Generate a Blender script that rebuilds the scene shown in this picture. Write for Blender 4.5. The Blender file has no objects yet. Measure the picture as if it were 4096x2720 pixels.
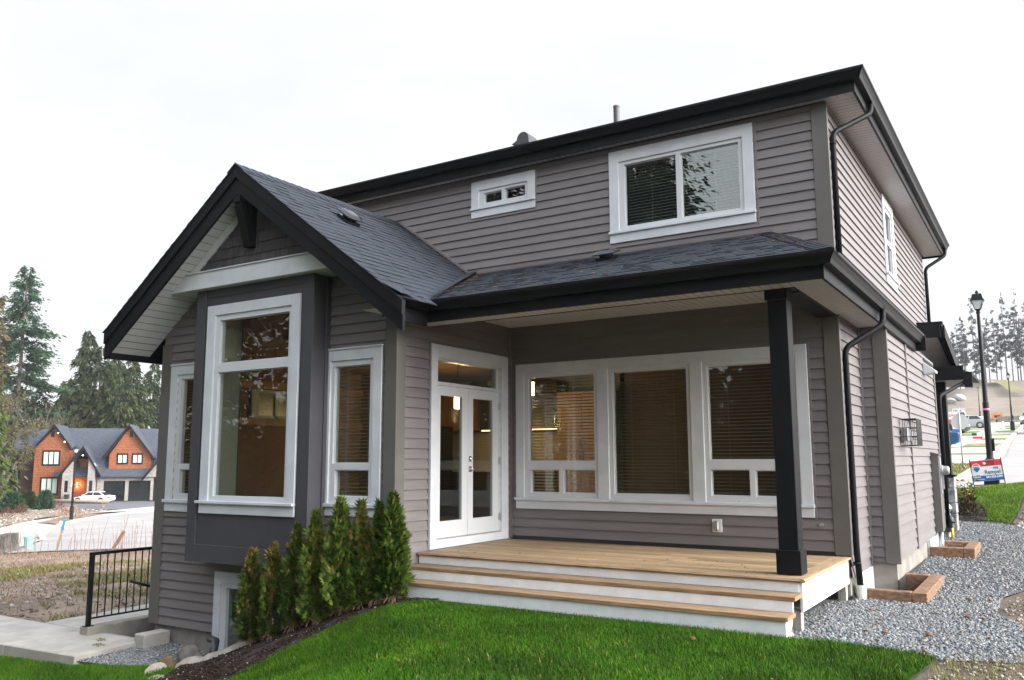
import bpy, bmesh, math, random
import numpy as np
from mathutils import Vector, Matrix
from mathutils.geometry import delaunay_2d_cdt
PI = math.pi
R = math.radians
random.seed(11)
SC = bpy.context.scene
COL = SC.collection

# ------------------------------------------------------------------ camera, sky, sun, exposure
cam_d = bpy.data.cameras.new('camera')
cam = bpy.data.objects.new('camera', cam_d)
COL.objects.link(cam)
CAM = Vector((6.717, -10.58, 1.122))
YAW, PIT, ROL = R(-32.258), R(8.074), R(-0.181)
fw = Vector((math.sin(YAW)*math.cos(PIT), math.cos(YAW)*math.cos(PIT), math.sin(PIT)))
r0 = Vector((math.cos(YAW), -math.sin(YAW), 0))
u0 = r0.cross(fw)
rt = r0*math.cos(ROL) + u0*math.sin(ROL)
up = -r0*math.sin(ROL) + u0*math.cos(ROL)
mw = Matrix((rt, up, -fw)).transposed().to_4x4()
mw.translation = CAM
cam.matrix_world = mw
cam_d.sensor_fit = 'HORIZONTAL'
cam_d.sensor_width = 36.0
cam_d.lens = 29.737
cam_d.clip_start = 0.05
cam_d.clip_end = 3000
SC.camera = cam

SUN_EL, SUN_AZ = R(25), R(80)          # azimuth measured from +Y towards +X
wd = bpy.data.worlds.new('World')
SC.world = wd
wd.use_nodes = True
nt = wd.node_tree
nt.nodes.clear()
wo = nt.nodes.new('ShaderNodeOutputWorld')
bg = nt.nodes.new('ShaderNodeBackground')
sky = nt.nodes.new('ShaderNodeTexSky')
sky.sky_type = 'NISHITA'
sky.sun_disc = False
sky.sun_elevation = SUN_EL
sky.sun_rotation = SUN_AZ
sky.air_density = 1.0
sky.dust_density = 4.0
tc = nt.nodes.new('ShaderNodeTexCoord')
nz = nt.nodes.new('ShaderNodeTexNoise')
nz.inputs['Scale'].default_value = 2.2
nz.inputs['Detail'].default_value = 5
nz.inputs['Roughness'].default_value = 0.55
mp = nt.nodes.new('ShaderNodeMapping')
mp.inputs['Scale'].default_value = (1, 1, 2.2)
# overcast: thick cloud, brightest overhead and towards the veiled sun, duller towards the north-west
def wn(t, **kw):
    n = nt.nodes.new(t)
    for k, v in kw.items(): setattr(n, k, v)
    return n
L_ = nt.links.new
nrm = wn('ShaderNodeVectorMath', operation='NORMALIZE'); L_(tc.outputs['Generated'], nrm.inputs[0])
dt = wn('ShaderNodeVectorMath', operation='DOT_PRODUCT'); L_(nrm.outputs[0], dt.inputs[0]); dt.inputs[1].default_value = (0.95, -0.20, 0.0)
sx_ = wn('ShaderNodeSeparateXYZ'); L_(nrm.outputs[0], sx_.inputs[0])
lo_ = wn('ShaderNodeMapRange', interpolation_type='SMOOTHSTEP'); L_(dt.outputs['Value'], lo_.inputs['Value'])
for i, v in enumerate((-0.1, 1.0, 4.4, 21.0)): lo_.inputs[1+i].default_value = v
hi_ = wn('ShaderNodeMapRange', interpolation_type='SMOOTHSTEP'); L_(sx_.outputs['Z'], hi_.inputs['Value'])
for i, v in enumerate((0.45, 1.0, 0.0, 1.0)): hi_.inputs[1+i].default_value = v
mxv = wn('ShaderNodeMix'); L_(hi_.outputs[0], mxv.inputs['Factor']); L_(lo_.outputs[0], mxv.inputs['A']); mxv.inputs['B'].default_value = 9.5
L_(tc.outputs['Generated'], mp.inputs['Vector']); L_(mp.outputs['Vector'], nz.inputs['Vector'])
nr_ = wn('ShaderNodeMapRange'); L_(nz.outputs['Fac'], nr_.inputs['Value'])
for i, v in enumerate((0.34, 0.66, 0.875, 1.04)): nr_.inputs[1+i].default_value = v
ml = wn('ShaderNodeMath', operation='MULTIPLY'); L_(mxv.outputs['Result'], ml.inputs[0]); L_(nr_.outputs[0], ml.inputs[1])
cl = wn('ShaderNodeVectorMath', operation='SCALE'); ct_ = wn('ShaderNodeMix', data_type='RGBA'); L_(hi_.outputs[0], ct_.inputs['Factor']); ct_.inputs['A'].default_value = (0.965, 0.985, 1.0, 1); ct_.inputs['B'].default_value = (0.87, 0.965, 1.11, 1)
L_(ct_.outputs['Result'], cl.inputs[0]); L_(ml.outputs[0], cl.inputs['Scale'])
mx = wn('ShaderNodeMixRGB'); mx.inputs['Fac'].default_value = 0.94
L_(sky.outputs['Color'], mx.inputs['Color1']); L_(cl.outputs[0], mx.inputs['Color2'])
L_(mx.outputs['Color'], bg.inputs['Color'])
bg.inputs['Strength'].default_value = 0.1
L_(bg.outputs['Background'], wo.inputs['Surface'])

sd = bpy.data.lights.new('sun', 'SUN')
sd.energy = 3.1
sd.angle = R(40)
sd.color = (1.0, 0.96, 0.9)
sun = bpy.data.objects.new('sun', sd)
COL.objects.link(sun)
sv = Vector((math.sin(SUN_AZ)*math.cos(SUN_EL), math.cos(SUN_AZ)*math.cos(SUN_EL), math.sin(SUN_EL)))
sun.rotation_euler = (-sv).to_track_quat('-Z', 'Y').to_euler()
sun.location = sv*60

SC.view_settings.view_transform = 'Standard'
SC.view_settings.look = 'None'
SC.view_settings.exposure = 1.36
SC.view_settings.gamma = 1.0
SC.cycles.max_bounces = 8
SC.cycles.transparent_max_bounces = 16
SC.cycles.caustics_reflective = False
SC.cycles.caustics_refractive = False
SC.cycles.sample_clamp_indirect = 6.0

# ------------------------------------------------------------------ materials
MATS = {}
def lin(c):
    return tuple(((x/255)/12.92 if x/255 <= 0.04045 else ((x/255+0.055)/1.055)**2.4) for x in c)

def M(name, col, rough=0.6, var=0.0, vs=4.0, bump=0.0, bs=60.0, metal=0.0, tint=0.0, spec=0.5,
      st=(1, 1, 1), col2=None, detail=4.0, lo=0.4, hi=0.62, emit=0.0):
    """procedural principled material: noise variation, optional second colour, bump and per-face tint"""
    m = bpy.data.materials.new(name)
    m.use_nodes = True
    n = m.node_tree
    b = n.nodes['Principled BSDF']
    b.inputs['Roughness'].default_value = rough
    b.inputs['Metallic'].default_value = metal
    b.inputs['Specular IOR Level'].default_value = spec
    L = n.links.new
    t = n.nodes.new('ShaderNodeTexCoord')
    mpn = n.nodes.new('ShaderNodeMapping')
    mpn.inputs['Scale'].default_value = st
    L(t.outputs['Object'], mpn.inputs['Vector'])
    out = None
    rgb = n.nodes.new('ShaderNodeRGB')
    rgb.outputs[0].default_value = (*col, 1)
    out = rgb.outputs[0]
    if var or col2:
        z = n.nodes.new('ShaderNodeTexNoise')
        z.inputs['Scale'].default_value = vs
        z.inputs['Detail'].default_value = detail
        z.inputs['Roughness'].default_value = 0.6
        L(mpn.outputs[0], z.inputs['Vector'])
        rp = n.nodes.new('ShaderNodeValToRGB')
        rp.color_ramp.elements[0].position = lo
        rp.color_ramp.elements[1].position = hi
        a = col2 if col2 else tuple(c*(1-var) for c in col)
        c2 = col if col2 else tuple(c*(1+var) for c in col)
        rp.color_ramp.elements[0].color = (*a, 1)
        rp.color_ramp.elements[1].color = (*c2, 1)
        L(z.outputs['Fac'], rp.inputs['Fac'])
        out = rp.outputs['Color']
    if tint:
        at = n.nodes.new('ShaderNodeAttribute')
        at.attribute_name = 'tint'
        ma = n.nodes.new('ShaderNodeMath')
        ma.operation = 'MULTIPLY_ADD'
        ma.inputs[1].default_value = 2*tint
        ma.inputs[2].default_value = 1-tint
        L(at.outputs['Fac'], ma.inputs[0])
        vm = n.nodes.new('ShaderNodeVectorMath')
        vm.operation = 'SCALE'
        L(out, vm.inputs[0])
        L(ma.outputs[0], vm.inputs['Scale'])
        out = vm.outputs[0]
    L(out, b.inputs['Base Color'])
    if bump:
        z2 = n.nodes.new('ShaderNodeTexNoise')
        z2.inputs['Scale'].default_value = bs
        z2.inputs['Detail'].default_value = 3
        L(mpn.outputs[0], z2.inputs['Vector'])
        bp = n.nodes.new('ShaderNodeBump')
        bp.inputs['Strength'].default_value = bump
        bp.inputs['Distance'].default_value = 0.01
        L(z2.outputs['Fac'], bp.inputs['Height'])
        L(bp.outputs[0], b.inputs['Normal'])
    if emit:
        b.inputs['Emission Color'].default_value = (*col, 1)
        b.inputs['Emission Strength'].default_value = emit
    MATS[name] = m
    return m

def glass(name, f0, tintc):
    m = bpy.data.materials.new(name)
    m.use_nodes = True
    n = m.node_tree
    n.nodes.clear()
    L = n.links.new
    o = n.nodes.new('ShaderNodeOutputMaterial')
    tr = n.nodes.new('ShaderNodeBsdfTransparent')
    tr.inputs[0].default_value = (*tintc, 1)
    gl = n.nodes.new('ShaderNodeBsdfGlossy')
    gl.inputs['Roughness'].default_value = 0.0
    ge = n.nodes.new('ShaderNodeNewGeometry')
    # slightly wavy sealed units: a very weak bump distorts what they reflect
    t = n.nodes.new('ShaderNodeTexCoord')
    z = n.nodes.new('ShaderNodeTexNoise')
    z.inputs['Scale'].default_value = 2.5
    L(t.outputs['Object'], z.inputs['Vector'])
    bu = n.nodes.new('ShaderNodeBump')
    bu.inputs['Strength'].default_value = 0.03
    bu.inputs['Distance'].default_value = 0.02
    L(z.outputs['Fac'], bu.inputs['Height'])
    L(bu.outputs[0], gl.inputs['Normal'])
    d = n.nodes.new('ShaderNodeVectorMath')
    d.operation = 'DOT_PRODUCT'
    L(ge.outputs['Incoming'], d.inputs[0])
    L(ge.outputs['Normal'], d.inputs[1])
    ab = n.nodes.new('ShaderNodeMath'); ab.operation = 'ABSOLUTE'
    L(d.outputs['Value'], ab.inputs[0])
    su = n.nodes.new('ShaderNodeMath'); su.operation = 'SUBTRACT'; su.inputs[0].default_value = 1.0
    L(ab.outputs[0], su.inputs[1])
    pw = n.nodes.new('ShaderNodeMath'); pw.operation = 'POWER'; pw.inputs[1].default_value = 5.0
    L(su.outputs[0], pw.inputs[0])
    ma = n.nodes.new('ShaderNodeMath'); ma.operation = 'MULTIPLY_ADD'
    ma.inputs[1].default_value = 1-f0; ma.inputs[2].default_value = f0
    L(pw.outputs[0], ma.inputs[0])
    mi = n.nodes.new('ShaderNodeMixShader')
    L(ma.outputs[0], mi.inputs[0]); L(tr.outputs[0], mi.inputs[1]); L(gl.outputs[0], mi.inputs[2])
    L(mi.outputs[0], o.inputs['Surface'])
    MATS[name] = m
    return m

M('siding', (0.165, 0.148, 0.149), 0.5, var=0.07, vs=1.3, bump=0.12, bs=30, st=(1, 1, 8), tint=0.05)
M('corner_trim', (0.115, 0.108, 0.100), 0.55, var=0.05, vs=3, bump=0.15, bs=45)
M('slate_panel', (0.060, 0.058, 0.068), 0.5, var=0.06, vs=2, bump=0.15, bs=50)
M('black_trim', (0.0060, 0.0062, 0.0080), 0.5, var=0.2, vs=3, bump=0.12, bs=40, spec=0.22)
M('black_metal', (0.0052, 0.0056, 0.0072), 0.42, var=0.1, vs=3, spec=0.25)
M('black_pipe', (0.005, 0.0055, 0.007), 0.5, var=0.1, vs=3, spec=0.12)
M('vent_plastic', (0.006, 0.0065, 0.008), 0.12, spec=0.6)
M('white_trim', (0.585, 0.605, 0.64), 0.5, var=0.05, vs=3, bump=0.12, bs=60)
M('vinyl_white', (0.60, 0.61, 0.63), 0.35)
M('soffit', (0.60, 0.595, 0.59), 0.5, var=0.03, vs=4)
M('shingle', (0.028, 0.033, 0.044), 0.85, var=0.2, vs=60, bump=0.5, bs=180, tint=0.32, spec=0.3)
M('shake', (0.056, 0.051, 0.053), 0.7, var=0.15, vs=20, bump=0.2, bs=60, st=(1, 1, 0.3), tint=0.6)
M('deck_wood', (0.295, 0.205, 0.118), 0.62, var=0.28, vs=9, bump=0.25, bs=40, st=(0.35, 7, 7), tint=0.28)
M('tread_wood', (0.275, 0.178, 0.102), 0.6, var=0.28, vs=8, bump=0.25, bs=40, st=(0.4, 6, 6), tint=0.14)
M('timber', (0.23, 0.13, 0.075), 0.7, var=0.35, vs=7, bump=0.4, bs=30, st=(2, 2, 5), tint=0.12)
M('painted_white', (0.74, 0.75, 0.76), 0.5, var=0.05, vs=5, bump=0.1, bs=50)
M('concrete', (0.235, 0.215, 0.19), 0.85, var=0.2, vs=3, bump=0.25, bs=60, detail=8)
M('slab_concrete', (0.36, 0.335, 0.30), 0.85, var=0.12, vs=2.2, bump=0.2, bs=80, detail=8)
M('old_concrete', (0.30, 0.27, 0.24), 0.9, col2=(0.16, 0.135, 0.115), vs=2.5, bump=0.3, bs=50, detail=8)
M('dark_metal', (0.03, 0.03, 0.03), 0.4)
M('galvanised', (0.42, 0.43, 0.44), 0.4, metal=0.7, var=0.1, vs=8)
M('chrome', (0.6, 0.6, 0.6), 0.2, metal=1.0)
M('blind_slat', (0.36, 0.28, 0.20), 0.6, spec=0.3)
M('blind_pale', (0.50, 0.49, 0.45), 0.5)
M('room_wall', (0.15, 0.095, 0.058), 0.85, var=0.06, vs=2)
M('room_wall_lit', (0.20, 0.13, 0.085), 0.85, var=0.06, vs=2)  # lighter copy of the wall colour, brightens the main room by paint
M('room_pale', (0.36, 0.34, 0.27), 0.8)
M('room_dark', (0.05, 0.04, 0.034), 0.8)
M('room_floor', (0.12, 0.07, 0.04), 0.4, var=0.2, vs=5)
M('cabinet_wood', (0.42, 0.25, 0.12), 0.45, var=0.12, vs=6, st=(3, 3, 0.5))
M('cabinet_dark', (0.035, 0.028, 0.024), 0.4)
M('counter', (0.35, 0.30, 0.25), 0.3, var=0.2, vs=30)
M('lamp_glow', (1.0, 0.60, 0.22), 0.5, emit=7)
M('strip_glow', (1.0, 0.62, 0.28), 0.5, emit=2)
glass('glass', 0.085, (0.82, 0.88, 0.86))
glass('glass_upper', 0.24, (0.78, 0.86, 0.85))
M('pvc', (0.62, 0.60, 0.55), 0.5)

# ------------------------------------------------------------------ mesh helpers
class MB:
    def __init__(s):
        s.v = []; s.f = []; s.m = []; s.t = []; s.cur = 0; s.tint = 0.5
    def face(s, pts, m=None, t=None):
        i = len(s.v)
        s.v.extend([tuple(p) for p in pts])
        s.f.append(tuple(range(i, i+len(pts))))
        s.m.append(s.cur if m is None else m)
        s.t.append(s.tint if t is None else t)
    def mesh(s, vs, fs, m=None, t=None):
        i = len(s.v)
        s.v.extend([tuple(p) for p in vs])
        for f in fs:
            s.f.append(tuple(i+k for k in f))
            s.m.append(s.cur if m is None else m)
            s.t.append(s.tint if t is None else t)
    def box(s, x0, x1, y0, y1, z0, z1, m=None, t=None, mat=None):
        if x0 > x1: x0, x1 = x1, x0
        if y0 > y1: y0, y1 = y1, y0
        if z0 > z1: z0, z1 = z1, z0
        vs = [Vector((x, y, z)) for z in (z0, z1) for y in (y0, y1) for x in (x0, x1)]
        if mat is not None: vs = [mat @ v for v in vs]
        s.mesh(vs, [(0, 2, 3, 1), (4, 5, 7, 6), (0, 1, 5, 4), (1, 3, 7, 5), (3, 2, 6, 7), (2, 0, 4, 6)], m, t)
    def tube(s, pts, r, n=8, m=None, t=None, cap=True):
        pts = [Vector(p) for p in pts]
        rs = r if isinstance(r, (list, tuple)) else [r]*len(pts)
        d0 = (pts[1]-pts[0]).normalized()
        a = d0.orthogonal().normalized()
        vs = []
        for i, p in enumerate(pts):
            d = (pts[min(i+1, len(pts)-1)]-pts[max(i-1, 0)])
            d = d.normalized() if d.length > 1e-9 else d0
            a = (a-d*a.dot(d))
            a = a.normalized() if a.length > 1e-6 else d.orthogonal().normalized()
            b = d.cross(a)
            for k in range(n):
                w = 2*PI*k/n
                vs.append(p+(a*math.cos(w)+b*math.sin(w))*rs[i])
        fs = []
        for i in range(len(pts)-1):
            for k in range(n):
                k2 = (k+1) % n
                fs.append((i*n+k, i*n+k2, (i+1)*n+k2, (i+1)*n+k))
        if cap:
            fs.append(tuple(range(n-1, -1, -1)))
            fs.append(tuple(range((len(pts)-1)*n, len(pts)*n)))
        s.mesh(vs, fs, m, t)
    def lathe(s, prof, c=(0, 0, 0), n=16, m=None, t=None, mat=None, ph=0.0):
        vs = []
        for r, z in prof:
            for k in range(n):
                w = 2*PI*k/n+ph
                p = Vector((c[0]+r*math.cos(w), c[1]+r*math.sin(w), c[2]+z))
                vs.append(mat @ p if mat is not None else p)
        fs = []
        for i in range(len(prof)-1):
            for k in range(n):
                k2 = (k+1) % n
                fs.append((i*n+k, i*n+k2, (i+1)*n+k2, (i+1)*n+k))
        fs.append(tuple(range(n-1, -1, -1)))
        fs.append(tuple(range((len(prof)-1)*n, len(prof)*n)))
        s.mesh(vs, fs, m, t)
    def prism(s, poly, a, b, m=None, t=None):
        """poly: 3D points of one end; a->b offset vector"""
        p = [Vector(q) for q in poly]
        n = len(p)
        off = Vector(b)-Vector(a)
        vs = p+[q+off for q in p]
        fs = [tuple(range(n-1, -1, -1)), tuple(range(n, 2*n))]
        for i in range(n):
            j = (i+1) % n
            fs.append((i, j, n+j, n+i))
        s.mesh(vs, fs, m, t)
    def build(s, name, mats, parent=None, smooth=False, bevel=0.0, fix=True):
        me = bpy.data.meshes.new(name)
        me.from_pydata(s.v, [], s.f)
        if isinstance(mats, str): mats = [mats]
        for k in mats: me.materials.append(MATS[k])
        me.polygons.foreach_set('material_index', s.m)
        at = me.attributes.new('tint', 'FLOAT', 'FACE')
        at.data.foreach_set('value', s.t)
        if smooth: me.polygons.foreach_set('use_smooth', [True]*len(s.f))
        if fix and len(s.f) < 60000:
            bm = bmesh.new(); bm.from_mesh(me)
            bmesh.ops.recalc_face_normals(bm, faces=bm.faces)
            bm.to_mesh(me); bm.free()
        me.update()
        o = bpy.data.objects.new(name, me)
        COL.objects.link(o)
        if parent is not None: o.parent = parent
        if bevel:
            md = o.modifiers.new('bevel', 'BEVEL')
            md.width = bevel; md.segments = 1; md.limit_method = 'ANGLE'; md.angle_limit = R(40)
        return o

def tag(o, label=None, cat=None, group=None, kind=None):
    if label: o['label'] = label
    if cat: o['category'] = cat
    if group: o['group'] = group
    if kind: o['kind'] = kind
    return o

def thing(name, label, cat, loc=(0, 0, 0), rz=0.0, group=None):
    o = bpy.data.objects.new(name, None)
    o.empty_display_size = 0.3
    COL.objects.link(o)
    o.location = loc
    o.rotation_euler = (0, 0, rz)
    return tag(o, label, cat, group)

def dup(root, loc, rz=0.0, sc=1.0, label=None):
    r = root.copy(); COL.objects.link(r)
    r.location = loc; r.rotation_euler = (0, 0, rz); r.scale = (sc, sc, sc)
    if label: r['label'] = label
    for ch in list(root.children):
        c = ch.copy(); COL.objects.link(c); c.parent = r
        for g in list(ch.children):
            d = g.copy(); COL.objects.link(d); d.parent = c
    return r

def clip(poly, ax, val, keep_less):
    out = []
    n = len(poly)
    for i in range(n):
        a, b = poly[i], poly[(i+1) % n]
        da = (a[ax]-val) if not keep_less else (val-a[ax])
        db = (b[ax]-val) if not keep_less else (val-b[ax])
        if da >= 0: out.append(a)
        if (da > 0 and db < 0) or (da < 0 and db > 0):
            t = da/(da-db)
            out.append((a[0]+(b[0]-a[0])*t, a[1]+(b[1]-a[1])*t))
    return out

def cell(poly, a0, a1, b0, b1):
    for ax, v, l in ((0, a0, False), (0, a1, True), (1, b0, False), (1, b1, True)):
        if len(poly) < 3: return []
        poly = clip(poly, ax, v, l)
    if len(poly) < 3: return []
    ar = sum(poly[i][0]*poly[(i+1) % len(poly)][1]-poly[(i+1) % len(poly)][0]*poly[i][1] for i in range(len(poly)))
    return poly if abs(ar) > 1e-6 else []

def pieces(poly, holes, zb=None):
    """convex polygon (s,z) minus rectangles -> convex pieces, cut at the z values zb too"""
    zs = sorted(set([min(p[1] for p in poly), max(p[1] for p in poly)] + [h[k] for h in holes for k in (2, 3)] + list(zb or [])))
    lo, hi = min(p[1] for p in poly), max(p[1] for p in poly)
    zs = [z for z in zs if lo-1e-9 <= z <= hi+1e-9]
    out = []
    for a, b in zip(zs[:-1], zs[1:]):
        if b-a < 1e-5: continue
        c = 0.5*(a+b)
        cuts = sorted([(h[0], h[1]) for h in holes if h[2] < c < h[3]])
        x = -1e4
        for s0, s1 in cuts+[(1e4, 1e4)]:
            if s0 > x:
                q = cell(poly, x, s0, a, b)
                if q: out.append((q, a, b))
            x = max(x, s1)
    return out

class Frame:
    """wall frame: s along the wall, z up, out along the outward normal"""
    def __init__(s, o, sd, n):
        s.o = Vector(o); s.sd = Vector(sd); s.n = Vector(n)
    def __call__(s, a, z, d=0.0):
        return s.o+s.sd*a+s.n*d+Vector((0, 0, z))
    def bar(s, mb, a0, a1, z0, z1, d0, d1, m=None, t=None):
        vs = [s(a, z, d) for z in (z0, z1) for d in (d0, d1) for a in (a0, a1)]
        mb.mesh(vs, [(0, 2, 3, 1), (4, 5, 7, 6), (0, 1, 5, 4), (1, 3, 7, 5), (3, 2, 6, 7), (2, 0, 4, 6)], m, t)

EXPO = 0.127
def siding(mb, F, poly, holes=(), z0=0.0, th=0.021, d0=0.0):
    lo, hi = min(p[1] for p in poly), max(p[1] for p in poly)
    k = math.floor((lo-z0)/EXPO)
    zb = []
    while z0+k*EXPO < hi:
        zb.append(z0+k*EXPO); k += 1
    tints = {}
    for q, a, b in pieces(poly, list(holes), zb):
        c = math.floor((0.5*(a+b)-z0)/EXPO)
        base = z0+c*EXPO
        off = lambda z: d0+th*(1-(z-base)/EXPO)
        tt = tints.setdefault(c, random.random())
        mb.face([F(p[0], p[1], off(p[1])) for p in q], t=tt)
        low = [p for p in q if abs(p[1]-base) < 1e-4]
        if len(low) >= 2:
            s0, s1 = min(p[0] for p in low), max(p[0] for p in low)
            mb.face([F(s0, base, d0), F(s1, base, d0), F(s1, base, d0+th), F(s0, base, d0+th)], t=tt)
            if th > 0.01 and s1-s0 > 2.5:          # butt joints of the vinyl panels
                j = s0+random.uniform(0.8, s1-s0-0.6)
                mb.face([F(j, base+0.002, off(base+0.002)+0.0012), F(j+0.004, base+0.002, off(base+0.002)+0.0012),
                         F(j+0.004, base+EXPO*0.98, off(base+EXPO*0.98)+0.0012), F(j, base+EXPO*0.98, off(base+EXPO*0.98)+0.0012)], t=0.0)

def flat(mb, F, poly, holes=(), d=0.0, m=None):
    for q, a, b in pieces(poly, list(holes)):
        mb.face([F(p[0], p[1], d) for p in q], m)

def sheet(mb, pts, uvec_poly=None, m=None):
    mb.face(pts, m)

def shingles(mb, O, A, B, N, poly, expo=0.143, wmin=0.10, wmax=0.26, th=0.007, t0=0.35, t1=0.65):
    """shingle tabs over a roof plane: O origin, A along eave, B up slope, N normal; poly in (a,b)"""
    O, A, B, N = Vector(O), Vector(A).normalized(), Vector(B).normalized(), Vector(N).normalized()
    a_lo, a_hi = min(p[0] for p in poly), max(p[0] for p in poly)
    b_lo, b_hi = min(p[1] for p in poly), max(p[1] for p in poly)
    b = b_lo
    while b < b_hi:
        a = a_lo-random.random()*wmax
        rowj = random.uniform(-0.004, 0.004)
        while a < a_hi:
            w = random.uniform(wmin, wmax)
            q = cell(poly, a, a+w-0.004, b, b+expo)
            if q:
                thick = th*random.choice((0.8, 1.0, 1.9))
                tt = random.uniform(t0, t1)
                P = lambda p: O+A*p[0]+B*p[1]+N*(0.002+thick*(1-(p[1]-b)/expo)+0.001*rowj)
                mb.face([P(p) for p in q], t=tt)
                low = [p for p in q if abs(p[1]-b) < 1e-5]
                if len(low) >= 2:
                    s0, s1 = min(low), max(low)
                    mb.face([O+A*s0[0]+B*b, O+A*s1[0]+B*b, P(s1), P(s0)], t=tt*0.4)
            a += w
        b += expo
    mb.face([O+A*p[0]+B*p[1] for p in poly], t=0.1)

def sweep(mb, prof, path, closed_ends=True, side=1, m=None):
    """profile (outward, z) swept along a plan polyline with mitred corners; side=1: outward is to the right of travel"""
    n = len(path)
    rings = []
    for i in range(n):
        p = Vector(path[i][:2])
        ds = []
        if i > 0: ds.append((Vector(path[i][:2])-Vector(path[i-1][:2])).normalized())
        if i < n-1: ds.append((Vector(path[i+1][:2])-Vector(path[i][:2])).normalized())
        ns = [Vector((d.y, -d.x))*side for d in ds]
        if len(ns) == 2:
            mvec = (ns[0]+ns[1]); mvec = mvec/(1+ns[0].dot(ns[1]))
        else: mvec = ns[0]
        rings.append([(p.x+mvec.x*o, p.y+mvec.y*o, z) for o, z in prof])
    k = len(prof)
    vs = [v for r in rings for v in r]
    fs = []
    for i in range(n-1):
        for j in range(k):
            j2 = (j+1) % k
            fs.append((i*k+j, i*k+j2, (i+1)*k+j2, (i+1)*k+j))
    if closed_ends:
        fs.append(tuple(range(k))); fs.append(tuple(range((n-1)*k, n*k))[::-1])
    mb.mesh(vs, fs, m)
M('far_pane', (0.05, 0.07, 0.055), 0.3)
M('inner_trim', (0.22, 0.26, 0.24), 0.5)
M('rail_wood', (0.20, 0.115, 0.055), 0.6, var=.2, vs=5)
# ------------------------------------------------------------------ the house
house = thing('house', 'two-storey grey clapboard house with black trim, gabled bay and covered porch', 'house')
FR = Frame((0, 0, 0), (1, 0, 0), (0, -1, 0))          # rear wall, s = x
FW = Frame((0, -2.6, 0), (1, 0, 0), (0, -1, 0))       # wing rear wall
FB = Frame((0, -2.912, 0), (1, 0, 0), (0, -1, 0))     # bay front
FG = Frame((0, -2.985, 0), (1, 0, 0), (0, -1, 0))     # gable wall
FD = Frame((0, 0, 0), (0, 1, 0), (1, 0, 0))           # door wall, s = y
FS = Frame((4.66, 0, 0), (0, 1, 0), (1, 0, 0))        # right side wall, s = y
FJ = Frame((0, 1.257, 0), (1, 0, 0), (0, -1, 0))      # jog wall
FP = Frame((4.994, 0, 0), (0, 1, 0), (1, 0, 0))       # bumped-out side wall

XR, ZR, SL = -2.23, 5.055, 0.736                      # wing ridge and slope
def groof(x): return ZR-SL*abs(x-XR)

H_up = (1.84, 3.62, 4.30, 5.30)
H_sm = (-0.555, 0.335, 5.02, 5.305)
H_tr = (0.2, 4.2, 0.56, 2.40)
H_dr = (-1.80, -0.28, 0.02, 2.46)
H_bay = (-3.0, -1.49, 0.59, 3.13)
H_rw = (-1.10, -0.35, 0.56, 2.40)
H_lw = (-4.18, -3.44, 0.53, 2.40)
H_bw = (-3.04, -2.05, -1.62, -0.50)
H_sw = (4.25, 4.98, 4.10, 5.30)

mb = MB()
siding(mb, FR, [(0, 0.05), (4.66, 0.05), (4.66, 3.25), (0, 3.25)], [H_tr], z0=0.05)
siding(mb, FR, [(-4.6, 3.25), (4.66, 3.25), (4.66, 5.53), (-4.6, 5.53)], [H_up, H_sm])
mb.build('rear_wall', 'siding', house)
mb = MB()
siding(mb, FD, [(-2.6, -0.75), (0, -0.75), (0, 3.09), (-2.6, 3.09)], [H_dr])
zz = lambda x: groof(x)-0.33
siding(mb, FW, [(-4.55, -1.2), (0, -1.2), (0, zz(0)), (-0.9, zz(-0.9)), (-3.6, zz(-3.6)), (-4.55, zz(-4.55))], [H_rw, H_lw, H_bw, (-3.39, -1.14, -0.22, 3.6)], z0=-1.2)
FL = Frame((-4.55, 0, 0), (0, 1, 0), (-1, 0, 0))
siding(mb, FL, [(-2.6, -1.2), (6.5, -1.2), (6.5, 3.0), (-2.6, 3.0)], z0=-1.2)
mb.build('wing_wall', 'siding', house)
mb = MB()
siding(mb, FS, [(0, -0.235), (1.257, -0.235), (1.257, 2.86), (0, 2.86)], z0=-0.235)
siding(mb, FJ, [(4.66, -0.172), (4.994, -0.172), (4.994, 2.86), (4.66, 2.86)], z0=-0.235)
siding(mb, FP, [(1.257, -0.172), (6.6, -0.12), (6.6, 2.86), (1.257, 2.86)], z0=-0.235)
siding(mb, FS, [(0, 3.2), (9.42, 3.2), (9.42, 5.53), (0, 5.53)], [H_sw], z0=-0.235)
F9 = Frame((0, 9.42, 0), (-1, 0, 0), (0, 1, 0))
siding(mb, F9, [(-4.66, -0.2), (4.6, -0.2), (4.6, 5.5), (-4.66, 5.5)])
siding(mb, Frame((0, 6.6, 0), (-1, 0, 0), (0, 1, 0)), [(-4.994, -0.2), (-4.0, -0.2), (-4.0, 2.8), (-4.994, 2.8)])
mb.build('side_wall', 'siding', house)
# butting strips (J-channels) and seams in siding colour
mb = MB(); FP.bar(mb, 2.95, 3.03, -0.15, 2.84, 0.0, 0.03); mb.build('edge_strip', 'siding', house)
mb = MB(); FS.bar(mb, 1.20, 1.255, -0.2, 2.84, 0.0, 0.03); mb.build('edge_strip', 'siding', house)
mb = MB(); FJ.bar(mb, 4.664, 4.70, -0.17, 2.84, 0.0, 0.028); mb.build('edge_strip', 'siding', house)
mb = MB(); FR.bar(mb, 0.004, 0.045, 0.02, 3.075, 0.0, 0.032); mb.build('edge_strip', 'siding', house)
mb = MB(); FD.bar(mb, -0.06, -0.034, 0.02, 3.075, 0.0, 0.028); mb.build('edge_strip', 'siding', house)
mb = MB(); FR.bar(mb, 3.775, 3.80, 4.10, 5.48, 0, 0.022); mb.build('edge_strip', 'siding', house)
mb = MB(); FR.bar(mb, 0.47, 0.495, 4.85, 5.47, 0, 0.022); mb.build('edge_strip', 'siding', house)
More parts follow.
